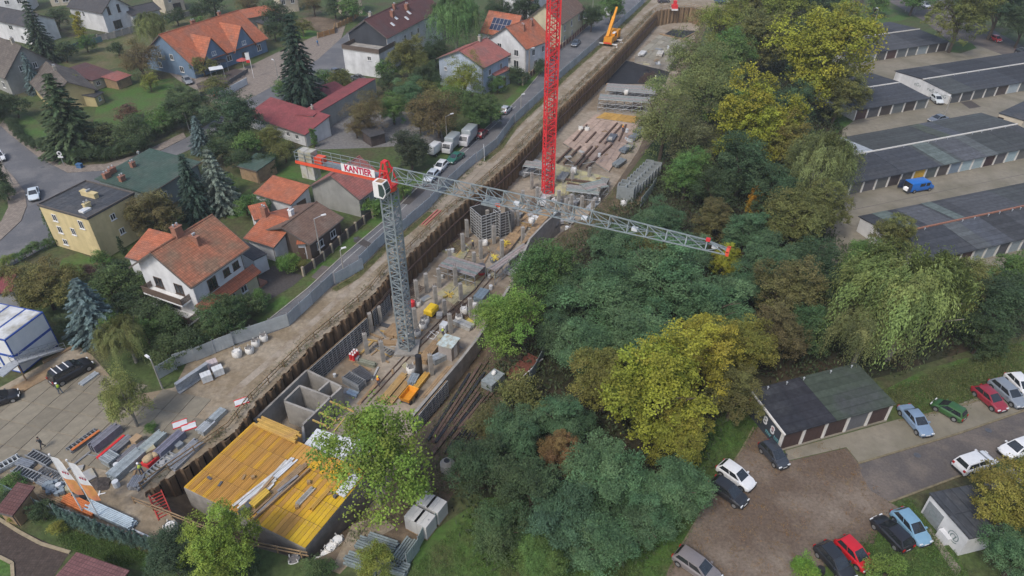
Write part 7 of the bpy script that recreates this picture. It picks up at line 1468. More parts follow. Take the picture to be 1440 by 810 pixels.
# vans and lorries
def van(label, tile, c, d, col, open_doors=False, box=False, k=1.0, name='van', cat='van'):
    p = T(tile, *c, 1.0); q = T(tile, c[0] + d[0] * .2, c[1] + d[1] * .2, 1.0); r_ = thing(name, label, cat, (p.x, p.y, .03), ang(p, q)); r_.scale = (k, k, k)
    b = MB(); w = .95
    pr = [(-2.5, .3), (-2.5, 1.95), (1.3, 1.98), (1.95, 1.2), (2.45, .98), (2.5, .35)] if not box else [(-2.6, .8), (-2.6, 2.9), (1.0, 2.9), (1.0, .8)]
    n = len(pr); b.add([(x, -w, z) for x, z in pr] + [(x, w, z) for x, z in pr], [tuple(range(n))[::-1], tuple(range(n, 2 * n))] + [(i, (i + 1) % n, n + (i + 1) % n, n + i) for i in range(n)])
    o = obj('body' if not box else 'cargo_box', bake(b, M_paint, .09, 2), r_, color=col)
    if box:
        cb = MB(); pr = [(1.1, .4), (1.1, 2.2), (2.1, 2.15), (2.6, 1.3), (2.65, .4)]; n = 5
        cb.add([(x, -.9, z) for x, z in pr] + [(x, .9, z) for x, z in pr], [tuple(range(n))[::-1], tuple(range(n, 2 * n))] + [(i, (i + 1) % n, n + (i + 1) % n, n + i) for i in range(n)]); obj('driver_cab', bake(cb, M_paint, .08, 2), r_, color=(.5, .5, .5)); MB().box(-2.5, 2.4, -.5, .5, .45, .79).build('chassis', M_trim, r_)
        MB().add([(2.13, -.75, 2.1), (2.58, -.8, 1.38), (2.58, .8, 1.38), (2.13, .75, 2.1)], [(0, 1, 2, 3)]).build('windscreen', M_cglass, r_)
    else:
        MB().add([(1.36, -.82, 1.93), (1.96, -.86, 1.24), (1.96, .86, 1.24), (1.36, .82, 1.93)], [(0, 1, 2, 3)]).build('windscreen', M_cglass, r_)
        for s_ in (-1, 1):
            MB().box(.55, 1.35, s_ * .955 - .01, s_ * .955 + .01, 1.15, 1.75).build('side_window', M_cglass, r_); MB().box(-.7, .35, s_ * .955 - .01, s_ * .955 + .01, 1.15, 1.75).build('side_window', M_cglass, r_)
            MB().box(2.42, 2.5, s_ * .7 - .18, s_ * .7 + .18, .72, .92).build('headlight', M_hl, r_)
        if open_doors:
            MB().box(-2.52, -2.48, -.85, .85, .45, 1.85).build('load_opening', M_trim, r_)
            for s_ in (-1, 1): o = MB().box(-.9, 0, -.03, .03, .4, 1.9).build('rear_door', M_paint, r_, loc=(-2.5, s_ * .97, 0)); o.color = (.02, .03, .06, 1); o.rotation_euler = (0, 0, -s_ * .25)
            MB().box(-3.1, -2.55, -.7, .2, .5, 1.0).build('load', M_form, r_)
    for x in (-1.6, 1.6):
        for s_ in (-1, 1): o = MB().tube((x, s_ * .9 - .1, .35), (x, s_ * .9 + .1, .35), .35, n=14).build('wheel', M_tyre, r_); MB().tube((x, s_ * .9 - .11, .35), (x, s_ * .9 + .11, .35), .2, n=10).build('rim', M_rim, o)
    return r_
van('bright blue van with open rear doors in front of the long garage row', 8, (848, 228), (80, -12), (.012, .12, .42), True, k=1.0)
van('white van parked on the far street by the orange crane', 3, (553, 62), (30, -25), (.62, .63, .63), k=1.25)
van('grey box van parked on the street under the bare tree', 2, (1190, 775), (-40, 40), (.26, .29, .30), box=True, name='lorry', cat='lorry', k=1.05)
van('second grey box lorry behind the street lamp', 2, (1095, 815), (-40, 40), (.24, .27, .28), box=True, name='lorry', cat='lorry', k=1.0)
van('white pickup lorry beside the round dark tree', 6, (1010, 25), (40, -30), (.55, .56, .56), box=True, name='lorry', cat='lorry', k=.8)
van('blue machine lorry at the top edge beyond the pit', 3, (1180, 5), (40, -3), (.05, .1, .22), box=True, name='lorry', cat='lorry')
tag(obj('tyre_stack', MB().tube((0, 0, 0), (0, 0, .24), .34, n=14).tube((.05, 0, .245), (.05, 0, .48), .34, n=14).tube((0, .04, .485), (0, .04, .72), .34, n=14).mesh('tyre_stack', M_tyre), None, T(16, 290, 795, 0)), 'stack of old tyres beside the black car at the bottom edge', 'tyres')
House('shed', 'small grey roofed cart shed in the gravel yard', t2(640, 770), t2(728, 745), 4, 2.2, 'slate', M_fd, 'x', kind='mono', rise=.3, over=.2, cat='shed', gut=False)
# ================================================================ TREES AND PLANTS
import numpy as np
M_leaf = leaf_mat('foliage'); M_bark = mat('bark', (.085, .066, .05), var=.3, scale=4, bump=.3); M_barkp = mat('pale_bark', (.2, .185, .16), var=.3, scale=4)
def leaves_mesh(name, P, D, U, ln, wd, tr, tg):
    """P centres, D leaf direction, U leaf normal; every leaf a folded four-cornered blade"""
    n = len(P); D = D / np.linalg.norm(D, axis=1)[:, None]; S_ = np.cross(D, U); S_ /= (np.linalg.norm(S_, axis=1)[:, None] + 1e-9)
    V = np.empty((n, 4, 3)); l_, w_ = ln[:, None], wd[:, None]
    V[:, 0] = P - D * l_ / 2; V[:, 1] = P + S_ * w_ / 2 + U * w_ * .12; V[:, 2] = P + D * l_ / 2; V[:, 3] = P - S_ * w_ / 2 + U * w_ * .12
    me = bpy.data.meshes.new(name); me.vertices.add(4 * n); me.vertices.foreach_set('co', V.reshape(-1)); me.loops.add(4 * n); me.loops.foreach_set('vertex_index', np.arange(4 * n, dtype=np.int32))
    me.polygons.add(n); me.polygons.foreach_set('loop_start', np.arange(0, 4 * n, 4, dtype=np.int32)); me.polygons.foreach_set('loop_total', np.full(n, 4, dtype=np.int32))
    at = me.attributes.new('tint', 'FLOAT_COLOR', 'POINT'); c = np.ones((n, 4, 4)); c[:, :, 0] = tr[:, None]; c[:, :, 1] = tg[:, None]; at.data.foreach_set('color', c.reshape(-1))
    me.materials.append(M_leaf); me.update(); me.validate(); return me
def unit(rg, n):
    v = rg.normal(size=(n, 3)); return v / np.linalg.norm(v, axis=1)[:, None]
def crown(kind, seed):
    rg = np.random.default_rng(seed)
    if kind == 'willow':
        nbn, spb, nl = 90, 18, 27; ns = nbn * spb; a = rg.uniform(0, 2 * np.pi, nbn); rr = np.sqrt(rg.uniform(0, 1, nbn)); lc = unit(rg, 9) * .36; lc[:, 2] = np.abs(lc[:, 2]) * .7; kb = rg.integers(0, 9, nbn)
        sb_ = np.stack([np.cos(a) * rr * .58, np.sin(a) * rr * .58, np.sqrt(1 - rr ** 2 * .9) * .62 - .08], 1) + lc[kb]; ob = sb_.copy(); ob[:, 2] = 0; ob /= np.linalg.norm(ob, axis=1)[:, None] + .05; Lb = rg.uniform(.35, 1.0, nbn)
        st = np.repeat(sb_, spb, 0) + rg.normal(0, .05, (ns, 3)); out = np.repeat(ob, spb, 0) + rg.normal(0, .25, (ns, 3)) * np.array([1, 1, 0]); k = np.repeat(kb, spb); L = np.repeat(Lb, spb) * rg.uniform(.55, 1.05, ns)
        t = np.linspace(0, 1, nl)[None, :, None]; P = st[:, None] + out[:, None] * (.24 * np.sqrt(t) * L[:, None, None]) + np.array([0, 0, -1.]) * (t ** 1.5 - .15 * np.sin(t * 3.1)) * L[:, None, None] + rg.normal(0, .016, (ns, nl, 3))
        D = out[:, None] * (.5 * (1 - t)) + np.array([0, 0, -1.]) * (.35 + t) + rg.normal(0, .3, (ns, nl, 3)); N = out[:, None] + np.array([0, 0, .7]) + rg.normal(0, .4, (ns, nl, 3))
        P, D, N = (x.reshape(-1, 3) for x in (P, D, N)); n = len(P); N /= np.linalg.norm(N, axis=1)[:, None]
        return leaves_mesh('crown', P, D, N, rg.uniform(.03, .058, n), rg.uniform(.011, .018, n), np.repeat(rg.uniform(0, 1, 9)[k], nl), np.repeat(np.clip(np.repeat(rg.uniform(0, 1, nbn), spb) + rg.normal(0, .12, ns), 0, 1), nl))
    if kind in ('spruce', 'fir'):
        Ps, Ds, Ns, tr, tg = [], [], [], [], []; nt_ = 20 if kind == 'spruce' else 15
        for i in range(nt_):
            f = i / nt_; z = -1 + 2 * f + .03; R_ = (1 - f) ** .85 * rg.uniform(.88, 1.08) + .04; nb_ = max(5, int(17 * (1 - f) + 5)); a0 = rg.uniform(0, 6)
            for j in range(nb_):
                a = a0 + 2 * np.pi * j / nb_ + rg.normal(0, .12); r_ = R_ * rg.uniform(.72, 1.12); m = max(5, int(20 * r_)); t = np.linspace(.12, 1, m); o = np.array([np.cos(a), np.sin(a), 0]); s = np.array([-np.sin(a), np.cos(a), 0])
                ctr = o * (t * r_)[:, None] + np.array([0, 0, 1.]) * (z - .16 * r_ * t ** 1.3 * (1 if kind == 'spruce' else .2))[:, None]; g = rg.uniform(0, 1); h = rg.uniform(0, 1)
                for sg in (-1, 1, 0):
                    Ps.append(ctr + s * sg * (.075 * (1.1 - t))[:, None] + rg.normal(0, .01, (m, 3))); Ds.append(o + s * sg * .9 + np.array([0, 0, -.25]) + rg.normal(0, .18, (m, 3))); Ns.append(np.tile([0, 0, 1.], (m, 1)) + o * .3 + rg.normal(0, .25, (m, 3))); tr.append(np.full(m, h)); tg.append(np.full(m, g))
        P, D, N = (np.concatenate(x) for x in (Ps, Ds, Ns)); n = len(P); N /= np.linalg.norm(N, axis=1)[:, None]
        return leaves_mesh('crown', P, D, N, rg.uniform(.12, .2, n), rg.uniform(.04, .07, n), np.concatenate(tr), np.concatenate(tg))
    cfg = dict(robinia=(36, 20, 42, .255, .052, .022, 1.0, .22), maple=(34, 18, 42, .26, .042, .03, 1.0, .2), round=(32, 21, 38, .29, .042, .03, 1.0, .19), loose=(28, 15, 40, .28, .039, .024, 1.1, .25), sparse=(42, 13, 26, .24, .046, .034, 1.1, .3), shrub=(12, 16, 22, .40, .08, .052, .8, .22), thuja=(14, 14, 16, .5, .1, .055, 1.0, .22))[kind]
    nlb, nc, nl, lr, ll, lw, zs, sp = cfg
    d = unit(rg, nlb * 4); d = d[d[:, 2] > (-.8 if kind in ('round', 'maple', 'loose') else -.55)][:nlb]; rad = rg.uniform(.42, .84, len(d)); rad[: len(d) // 4] *= .55; C0 = d * rad[:, None]; C0[:, 2] *= zs
    if kind == 'maple': C0[:, 2] = C0[:, 2] * 1.15 + rg.uniform(-.1, .3, len(d))
    if kind == 'thuja': C0[:, :2] *= .45; C0[:, 2] = np.linspace(-.8, .8, len(d)); 
    if kind == 'sparse': C0 = d * rg.uniform(.35, .88, len(d))[:, None]
    lrad = rg.uniform(.75, 1.25, len(d)) * lr
    if kind == 'thuja': lrad = lr * (1 - .55 * (C0[:, 2] + .8) / 1.6) * .9
    cd = unit(rg, len(d) * nc).reshape(len(d), nc, 3); cd[..., 2] = np.where(cd[..., 2] < -.5, -cd[..., 2], cd[..., 2])
    asp = np.array([1, 1, .75 if kind == 'robinia' else 1.25 if kind == 'maple' else 1.0])
    CC = C0[:, None] + cd * asp * (lrad[:, None, None] * rg.uniform(.72, 1.08, (len(d), nc, 1)))
    base = CC[:, :, None] + rg.normal(0, 1, (len(d), nc, nl, 3)) * (lrad[:, None, None, None] * sp) * np.array([1, 1, .6])
    Nn = np.repeat(cd[:, :, None], nl, 2) * .8 + np.array([0, 0, .6]) + rg.normal(0, .45, base.shape); Dd = rg.normal(0, 1, base.shape); Dd[..., 2] *= .5; Dd[..., 2] -= .25 if kind in ('robinia', 'loose') else 0
    n = base.size // 3; P, N, D = base.reshape(-1, 3), Nn.reshape(-1, 3), Dd.reshape(-1, 3); N /= np.linalg.norm(N, axis=1)[:, None]
    lobe_t = np.broadcast_to(rg.uniform(0, 1, len(d))[:, None, None], (len(d), nc, nl)).reshape(-1); cl_t = np.broadcast_to(.5 * rg.uniform(0, 1, (len(d), nc))[..., None] + .5 * rg.uniform(0, 1, len(d))[:, None, None], (len(d), nc, nl)).reshape(-1)
    return leaves_mesh('crown', P, D, N, rg.uniform(.6, 1.4, n) * ll, rg.uniform(.7, 1.3, n) * lw, lobe_t, cl_t)
_cr = {}
NV = dict(robinia=4, maple=3, round=4, loose=3, willow=2, spruce=2, fir=1, sparse=2, shrub=3, thuja=2)
def get_crown(kind, i):
    k = (kind, i % NV[kind])
    if k not in _cr: _cr[k] = crown(kind, 100 + 7 * k[1] + sum(map(ord, kind)))
    return _cr[k]
_ti = [0]
TREES = []
def tree(x, y, r, kind, col, label, kz=1.0, hc=None, name=None, group=None, cat=None, hk=1.0):
    """crown middle seen at x,y with half width r (photograph pixels)"""
    _ti[0] += 1; i = _ti[0]; rr = random.Random(i * 13)
    h = hc if hc is not None else 5.0
    for _ in range(4):
        p = W(x, y, h); dep = p.y * CS + (CAMH - h) * SN; rm = 1.08 * r * dep / FPX
        if hc is None: h = {'spruce': kz * rm, 'fir': kz * rm, 'shrub': rm * .75 * kz, 'thuja': rm * kz}.get(kind, rm * kz * .9 + min(.8, rm * .12)) * hk
    big = kind not in ('shrub', 'thuja'); nm = name or {'spruce': 'spruce_tree', 'fir': 'spruce_tree', 'willow': 'willow_tree', 'shrub': 'shrub', 'thuja': 'conifer', 'robinia': 'acacia_tree', 'maple': 'maple_tree'}.get(kind, 'tree')
    t = thing(nm, label, cat or ('tree' if big else 'conifer' if kind == 'thuja' else 'shrub'), (p.x, p.y, 0), 0, group)
    cr_ = obj('crown', get_crown(kind, i), t, (0, 0, h), rr.uniform(0, 6.28), (rm * 1.02, rm * 1.02, rm * kz), color=col)
    b = MB(); tr_ = rm * (.05 if kind not in ('spruce', 'fir') else .035) + .06; topz = h + rm * kz * (.9 if kind in ('spruce', 'fir') else .35)
    b.tube((0, 0, -.1), (tr_ * .5, 0, h * .55), tr_, tr_ * .75, n=7); b.tube((tr_ * .5, 0, h * .55), (0, 0, topz), tr_ * .75, tr_ * .25, n=6)
    if kind not in ('spruce', 'fir', 'thuja'):
        for k in range(9 if kind in ('sparse', 'loose', 'willow') else 6):
            a = rr.uniform(0, 6.28); s_ = rr.uniform(.35, .75) * h; e = Vector((math.cos(a) * rm * .62, math.sin(a) * rm * .62, h + rm * kz * rr.uniform(-.1, .6))); m_ = Vector((e.x * .45, e.y * .45, (s_ + e.z) / 2 + .1 * rm))
            b.tube((0, 0, s_), m_, tr_ * .45, tr_ * .28, n=5); b.tube(m_, e, tr_ * .28, tr_ * .1, n=4)
            if kind in ('sparse', 'loose'):
                for q in range(3): e2 = m_ + Vector((rr.uniform(-.5, .5), rr.uniform(-.5, .5), rr.uniform(.1, .5))) * rm * .8; b.tube(m_, e2, tr_ * .15, tr_ * .05, n=3)
    b.build('trunk', M_barkp if kind in ('willow', 'sparse') else M_bark, t)
    return t
ROB, ROB2, GRN, DGR, YEL, YGR, OLV, BRN, WIL, PGR = (.064, .122, .056), (.054, .102, .049), (.062, .118, .032), (.036, .064, .030), (.178, .188, .022), (.130, .160, .028), (.095, .104, .032), (.102, .086, .036), (.112, .150, .046), (.112, .138, .048)
SPR, BSP, HDG = (.038, .060, .036), (.085, .125, .125), (.034, .056, .024)
FT = 'trees of the wood beside the excavation'
for a in [
 # ---- the wood right of the pit, far to near
 (1012, 38, 34, 'loose', YGR, 'yellowish tree at the far end of the pit by the red machine', 1.2), (1062, 14, 40, 'round', OLV, 'olive tree at the top edge right of the excavation', 1.1), (1108, 22, 42, 'maple', YGR, 'yellow green tree at the top edge near the garages lawn', 1.1), (1160, 18, 36, 'round', DGR, 'dark green tree at the top edge by the upper lawn', 1.1), (1185, 45, 30, 'maple', YGR, 'yellow tinged tree beside the topmost garage row', 1.1),
 (1128, 62, 42, 'round', DGR, 'dark green rounded tree behind the bright yellow maple', 1.1), (1072, 62, 38, 'maple', OLV, 'olive tree left of the dark rounded tree in the upper wood', 1.15), (1030, 82, 36, 'round', GRN, 'mid green tree in front of the far pit end', 1.1), (978, 92, 44, 'loose', PGR, 'pale feathery tree leaning over the far pit', 1.2), (1000, 128, 46, 'loose', PGR, 'second pale feathery tree right of the first', 1.2), (935, 168, 48, 'loose', PGR, 'large dusty green tree overhanging the pink pit deck', 1.2), (975, 190, 40, 'loose', (.09, .10, .045), 'dusty olive tree behind the overhanging one', 1.1),
 (1155, 92, 66, 'maple', YEL, 'large bright yellow maple beside the short garage row', 1.1), (1180, 138, 36, 'maple', OLV, 'olive brown tree beside the white garage gable', 1.0), (1058, 178, 58, 'maple', YEL, 'bright yellow maple in the middle of the upper wood', 1.05), (1105, 160, 40, 'round', DGR, 'dark tree between the two bright yellow maples', 1.05), (1022, 150, 34, 'round', GRN, 'small green tree left of the middle yellow maple', 1.0), (1112, 215, 40, 'maple', (.13, .125, .03), 'golden olive tree below the middle yellow maple', 1.0),
 (1042, 232, 44, 'round', DGR, 'very dark round tree right of the concrete ducts', 1.1), (966, 245, 34, 'round', GRN, 'fresh green tree beside the concrete ducts', 1.1), (1005, 265, 34, 'round', HDG, 'dark tree between the fresh green and very dark tree', 1.0), (1148, 238, 54, 'willow', (.10, .125, .045), 'drooping pale willow beside the long garage row', 1.1), (1095, 272, 40, 'round', DGR, 'dark green tree left of the drooping pale willow', 1.0), (1064, 286, 15, 'maple', (.30, .19, .02), 'small bright orange yellow tree in the dark wood', 1.3), (1115, 318, 46, 'maple', OLV, 'olive brown tree at the left end of the nearest garage row', 1.0), (1155, 300, 36, 'maple', OLV, 'yellow brown tree against the garage yard', 1.0),
 (1000, 312, 30, 'maple', (.085, .082, .03), 'brownish tree above the crane jib tip', 1.0), (1050, 330, 38, 'robinia', ROB2, 'blue green tree right of the crane jib tip', 1.0), (925, 308, 32, 'robinia', ROB2, 'blue green tree beside the end of the pit pipes', .9), (868, 352, 40, 'robinia', ROB2, 'blue green acacia below the middle of the jib', .9), (905, 355, 36, 'loose', OLV, 'olive shrubby tree under the jib', .9), (1020, 372, 22, 'maple', YEL, 'small yellow tree just below the jib tip', 1.1), (962, 352, 36, 'robinia', ROB2, 'dark acacia under the outer jib', .9),
 (1085, 372, 40, 'robinia', ROB2, 'acacia right of the small yellow tree', 1.0), (1140, 372, 40, 'round', DGR, 'dark green tree under the garage yard edge', 1.0), (1105, 418, 48, 'maple', (.098, .098, .036), 'broad brown tree in the right of the wood', 1.05), (1215, 372, 34, 'round', GRN, 'bright green tree left above the big willow', 1.0), (1256, 340, 30, 'maple', OLV, 'olive tree in front of the nearest garage roof', 1.1), (1180, 415, 34, 'round', HDG, 'dark tree between the brown tree and the big willow', 1.0), (1142, 462, 36, 'round', (.04, .075, .03), 'dark green tree above the foreground garage roof', 1.1), (1090, 478, 40, 'maple', (.08, .07, .03), 'brown olive tree left above the foreground garage', 1.0),
 (1278, 432, 100, 'willow', WIL, 'huge weeping willow above the foreground garage', .92), (1215, 470, 56, 'willow', (.105, .12, .045), 'lower left willow curtain behind the foreground garage', 1.0), (1358, 400, 44, 'round', OLV, 'olive tree right behind the huge willow', 1.0), (1405, 430, 48, 'round', DGR, 'dark tree at the right edge above the parked cars', 1.0), (1435, 385, 40, 'round', GRN, 'green tree at the right edge below the garages', 1.0), (1382, 470, 36, 'round', HDG, 'dark shrubby tree right under the huge willow', .9),
 (762, 386, 50, 'round', (.052, .098, .03), 'rounded green tree at the pit wall under the jib', 1.05), (712, 453, 46, 'round', (.10, .18, .036), 'bright green rounded tree at the concrete wall of the pit', 1.1), (800, 415, 40, 'robinia', ROB2, 'blue green acacia between the rounded green tree and the jib', 1.0), (848, 418, 58, 'robinia', ROB, 'big blue green acacia in the left of the central wood', .95), (930, 395, 66, 'robinia', ROB, 'largest blue green acacia in the centre of the wood', .95), (1000, 432, 56, 'robinia', ROB, 'blue green acacia right of the largest one', .95), (900, 470, 56, 'robinia', ROB, 'blue green acacia behind the yellow maples', .95), (825, 492, 50, 'robinia', ROB, 'low blue green acacia by the trailer', .95), (785, 470, 34, 'round', DGR, 'dark tree beside the bright green rounded tree', 1.0), (1040, 405, 36, 'robinia', ROB2, 'acacia near the brown broad tree', .95),
 (1042, 492, 44, 'maple', (.125, .13, .026), 'gold olive maple above the foreground garage gable', 1.05), (985, 512, 54, 'maple', (.19, .175, .024), 'golden maple right of the large yellow one', 1.1), (925, 560, 78, 'maple', (.165, .185, .024), 'large yellow maple in the centre foreground', 1.05), (850, 540, 48, 'maple', (.118, .122, .03), 'olive gold maple left of the large yellow one', 1.05), (1030, 560, 40, 'maple', (.085, .085, .028), 'dull olive maple beside the painted garage wall', 1.0), (960, 615, 46, 'maple', (.15, .155, .024), 'lower golden maple in front of the large one', 1.0),
 (790, 590, 42, 'robinia', ROB2, 'blue green acacia left of the olive gold maple', 1.0), (740, 560, 34, 'shrub', OLV, 'olive bush beside the sheet fence under the trees', .9), (725, 610, 40, 'robinia', ROB2, 'dark blue green acacia by the end of the pit strip', 1.0), (690, 600, 30, 'maple', (.08, .08, .03), 'brown olive tree beside the black pipes', 1.0), (788, 642, 30, 'maple', (.13, .085, .035), 'rust brown tree between the dark acacias', 1.1), (672, 655, 42, 'round', DGR, 'dark green tree by the manhole ring', 1.0), (852, 668, 58, 'robinia', ROB, 'big foreground acacia below the yellow maple', .95), (946, 690, 52, 'robinia', ROB, 'foreground acacia leaning over the gravel lot', .95), (905, 735, 44, 'robinia', ROB2, 'lower foreground acacia beside the gravel lot', .95), (745, 690, 52, 'round', (.04, .068, .03), 'dark green tree left of the big foreground acacia', 1.0), (790, 735, 54, 'robinia', (.046, .088, .05), 'acacia at the bottom of the wood', .95), (850, 770, 52, 'robinia', ROB, 'lowest acacia at the bottom edge', .9), (705, 745, 44, 'round', (.045, .075, .03), 'dark bush tree at the lower left of the wood', .9), (760, 785, 40, 'round', GRN, 'green bush tree at the bottom edge of the wood', .8),
 # ---- single trees round the site
 (524, 650, 76, 'sparse', (.12, .18, .03), 'tall foreground maple with yellowing leaves beside the yellow deck', 1.15), (176, 562, 30, 'sparse', (.15, .175, .055), 'thin sparse larch like tree standing in the concrete yard', 1.75), (312, 772, 52, 'maple', (.125, .175, .028), 'bright green tree at the bottom edge by the deck', 1.0), (240, 782, 36, 'round', (.036, .062, .034), 'dark green tree left of the bright green one', 1.1), (530, 790, 28, 'sparse', (.13, .155, .03), 'small yellow green tree among the fence panel stacks', 1.1),
 (1352, 24, 42, 'maple', (.10, .115, .03), 'leafy green tree right of the topmost garages', 1.1), (1408, 8, 44, 'round', DGR, 'dark trees at the top right corner', 1.0), (1440, 36, 28, 'round', HDG, 'dark tree at the right edge above the black car', 1.0), (1290, -12, 30, 'round', GRN, 'green tree at the top edge by the upper street', 1.0), (1232, 8, 18, 'shrub', GRN, 'pale green bush on the upper lawn', 1.0),
 (1420, 712, 56, 'maple', (.155, .145, .03), 'golden brown tree over the small white garage', 1.0), (1432, 782, 44, 'robinia', ROB, 'blue green tree at the bottom right corner', 1.0), (1128, 802, 22, 'shrub', (.09, .17, .025), 'bright green bush at the bottom edge by the black car', 1.0), (1248, 800, 26, 'shrub', (.09, .14, .03), 'leafy bush on the grass below the parked cars', 1.0),
 # ---- gardens
 (50, 42, 22, 'spruce', SPR, 'tall dark spruce at the left near the top by the white house', 1.9), (110, 36, 14, 'thuja', (.19, .19, .02), 'golden yellow conifer bush in front of the steep roofed house', 1.2), (212, 42, 24, 'willow', PGR, 'pale weeping tree at the far meadow fence', 1.1), (195, 84, 30, 'loose', BRN, 'brown leaved bush tree beside the blue house', .9), (42, 102, 15, 'spruce', BSP, 'slim pale spruce before the yellow house', 1.8), (88, 160, 44, 'spruce', (.042, .066, .03), 'big dark spruce in front of the yellow house', 1.25),
 (258, 150, 32, 'round', (.042, .07, .03), 'dark green bush tree by the plaza', .85), (326, 165, 42, 'round', (.04, .068, .034), 'large dark green tree below the blue house', .95), (279, 188, 18, 'spruce', BSP, 'blue spruce at the hedge corner', 1.4), (210, 118, 13, 'shrub', (.13, .15, .03), 'yellow green bush on the bright lawn', 1.0), (182, 160, 18, 'shrub', (.10, .06, .04), 'reddish brown bush on the bright lawn', .8), (185, 186, 28, 'shrub', (.05, .075, .03), 'green bushes at the lower edge of the lawn', .8), (150, 190, 26, 'shrub', (.06, .075, .03), 'bushes right of the big dark spruce', .8), (300, 122, 20, 'shrub', OLV, 'olive bush before the terrace of the blue house', .8),
 (418, 88, 36, 'spruce', (.024, .044, .03), 'tall dark spruce in the middle of the street bend', 1.75), (400, 128, 14, 'shrub', GRN, 'bright bush at the foot of the tall dark spruce', 1.0), (480, 112, 16, 'shrub', OLV, 'olive bush beside the small red shed', 1.1), (456, 110, 14, 'shrub', GRN, 'green bush right of the tall dark spruce', 1.0), (574, 80, 28, 'round', OLV, 'olive tree in front of the long white house', 1.1), (612, 74, 20, 'round', HDG, 'dark shrubby tree by the pale blue house', 1.0), (640, 34, 40, 'willow', (.07, .135, .045), 'bright green weeping tree above the pale blue house', 1.05), (575, 130, 24, 'robinia', ROB, 'blue green garden tree behind the long wall', 1.0), (552, 152, 22, 'round', GRN, 'green garden tree by the gravel yard', 1.0), (516, 162, 30, 'loose', BRN, 'brown thin tree at the grey gravel yard', .95), (615, 155, 38, 'loose', BRN, 'broad brown tree by the parked lorries', 1.0), (652, 112, 28, 'loose', YGR, 'thin yellow green tree before the pale blue house', 1.1), (672, 152, 30, 'round', (.06, .1, .034), 'green tree beside the silver car', 1.0), (545, 118, 14, 'shrub', HDG, 'dark bush at the end of the long wall', 1.1), (470, 12, 18, 'shrub', HDG, 'dark bush at the top by the vegetable yard', 1.0), (440, 5, 16, 'loose', BRN, 'brown bush at the top edge', 1.0), (495, 15, 18, 'shrub', GRN, 'green bush near the grey yard walls', 1.0),
 (577, 210, 30, 'round', (.036, .046, .026), 'round dark tree behind the crane jib', .95), (380, 196, 22, 'round', OLV, 'olive bush tree below the red roofed outbuilding', .9), (441, 193, 9, 'thuja', GRN, 'small green conifer by the gravel yard', 1.5), (378, 228, 18, 'shrub', HDG, 'dark bush at the lawn beside the counter jib', .9), (366, 292, 16, 'robinia', ROB, 'blue green bush by the white shed', .8), (566, 268, 15, 'shrub', (.07, .125, .03), 'bright green bush behind the crane mast', 1.1), (527, 292, 16, 'shrub', (.07, .125, .03), 'bright green bush under the crane cab', 1.0), (404, 372, 18, 'shrub', (.075, .14, .03), 'bright green bush by the cottage drive', .9), (425, 372, 9, 'shrub', OLV, 'small olive bush by the cottage gate', .9),
 (268, 262, 27, 'spruce', (.034, .06, .045), 'dark blue green spruce behind the green roof', 1.75), (302, 252, 30, 'fir', (.12, .15, .12), 'pale silvery spruce beside the dark one', 1.5), (322, 262, 16, 'shrub', GRN, 'green bush right of the silvery spruce', 1.0), (214, 300, 36, 'round', (.095, .085, .034), 'dense olive brown tree by the mustard house', .95), (70, 314, 13, 'thuja', (.045, .08, .026), 'tall narrow conifer at the street corner', 2.1), (172, 348, 8, 'thuja', HDG, 'narrow conifer at the foot of the mustard house', 2.0), (60, 402, 42, 'round', (.115, .11, .036), 'olive yellow tree above the site office', .9), (122, 432, 40, 'spruce', BSP, 'large blue spruce beside the site office', 1.15), (145, 365, 14, 'shrub', GRN, 'green bush on the lawn of the mustard house', .9), (165, 385, 26, 'shrub', HDG, 'dark bushes left of the white balcony house', .9), (125, 380, 10, 'shrub', (.07, .045, .04), 'small reddish bush on the garden lawn', .8), (195, 405, 26, 'shrub', (.045, .075, .028), 'bushes below the balconies', .8),
 (178, 478, 40, 'willow', (.115, .13, .045), 'weeping garden willow behind the yard', .95), (232, 495, 28, 'shrub', (.055, .08, .03), 'green bushes behind the bent hoarding', .8), (100, 455, 18, 'shrub', (.05, .075, .035), 'green bushes under the blue spruce', 1.0), (310, 446, 36, 'round', (.045, .075, .028), 'dark green bush tree in front of the white balcony house', .85), (345, 432, 22, 'shrub', (.05, .08, .03), 'green bush at the corner of the cream ground floor', .9), (205, 440, 30, 'shrub', HDG, 'dark garden bushes left of the balcony house', .8), (280, 20, 16, 'shrub', HDG, 'dark bush behind the long garden wall', 1.0), (248, 25, 14, 'shrub', HDG, 'dark hedge bush by the pale weeping tree', 1.0), (80, 30, 18, 'shrub', HDG, 'dark bushes between the top left houses', .9), (300, 5, 20, 'shrub', HDG, 'dark bushes at the top above the blue house', 1.0), (350, 5, 18, 'loose', BRN, 'brown tree at the top edge above the blue house', 1.0), (740, 15, 24, 'round', HDG, 'dark tree behind the solar roof', 1.0), (860, 8, 20, 'round', GRN, 'green tree behind the white van', 1.2), (832, 25, 16, 'round', HDG, 'dark tree by the cream house street side', 1.1), (730, 108, 16, 'shrub', HDG, 'dark garden bushes below the white house', .9), (700, 96, 12, 'shrub', GRN, 'bush beside the porch of the pale blue house', 1.0),
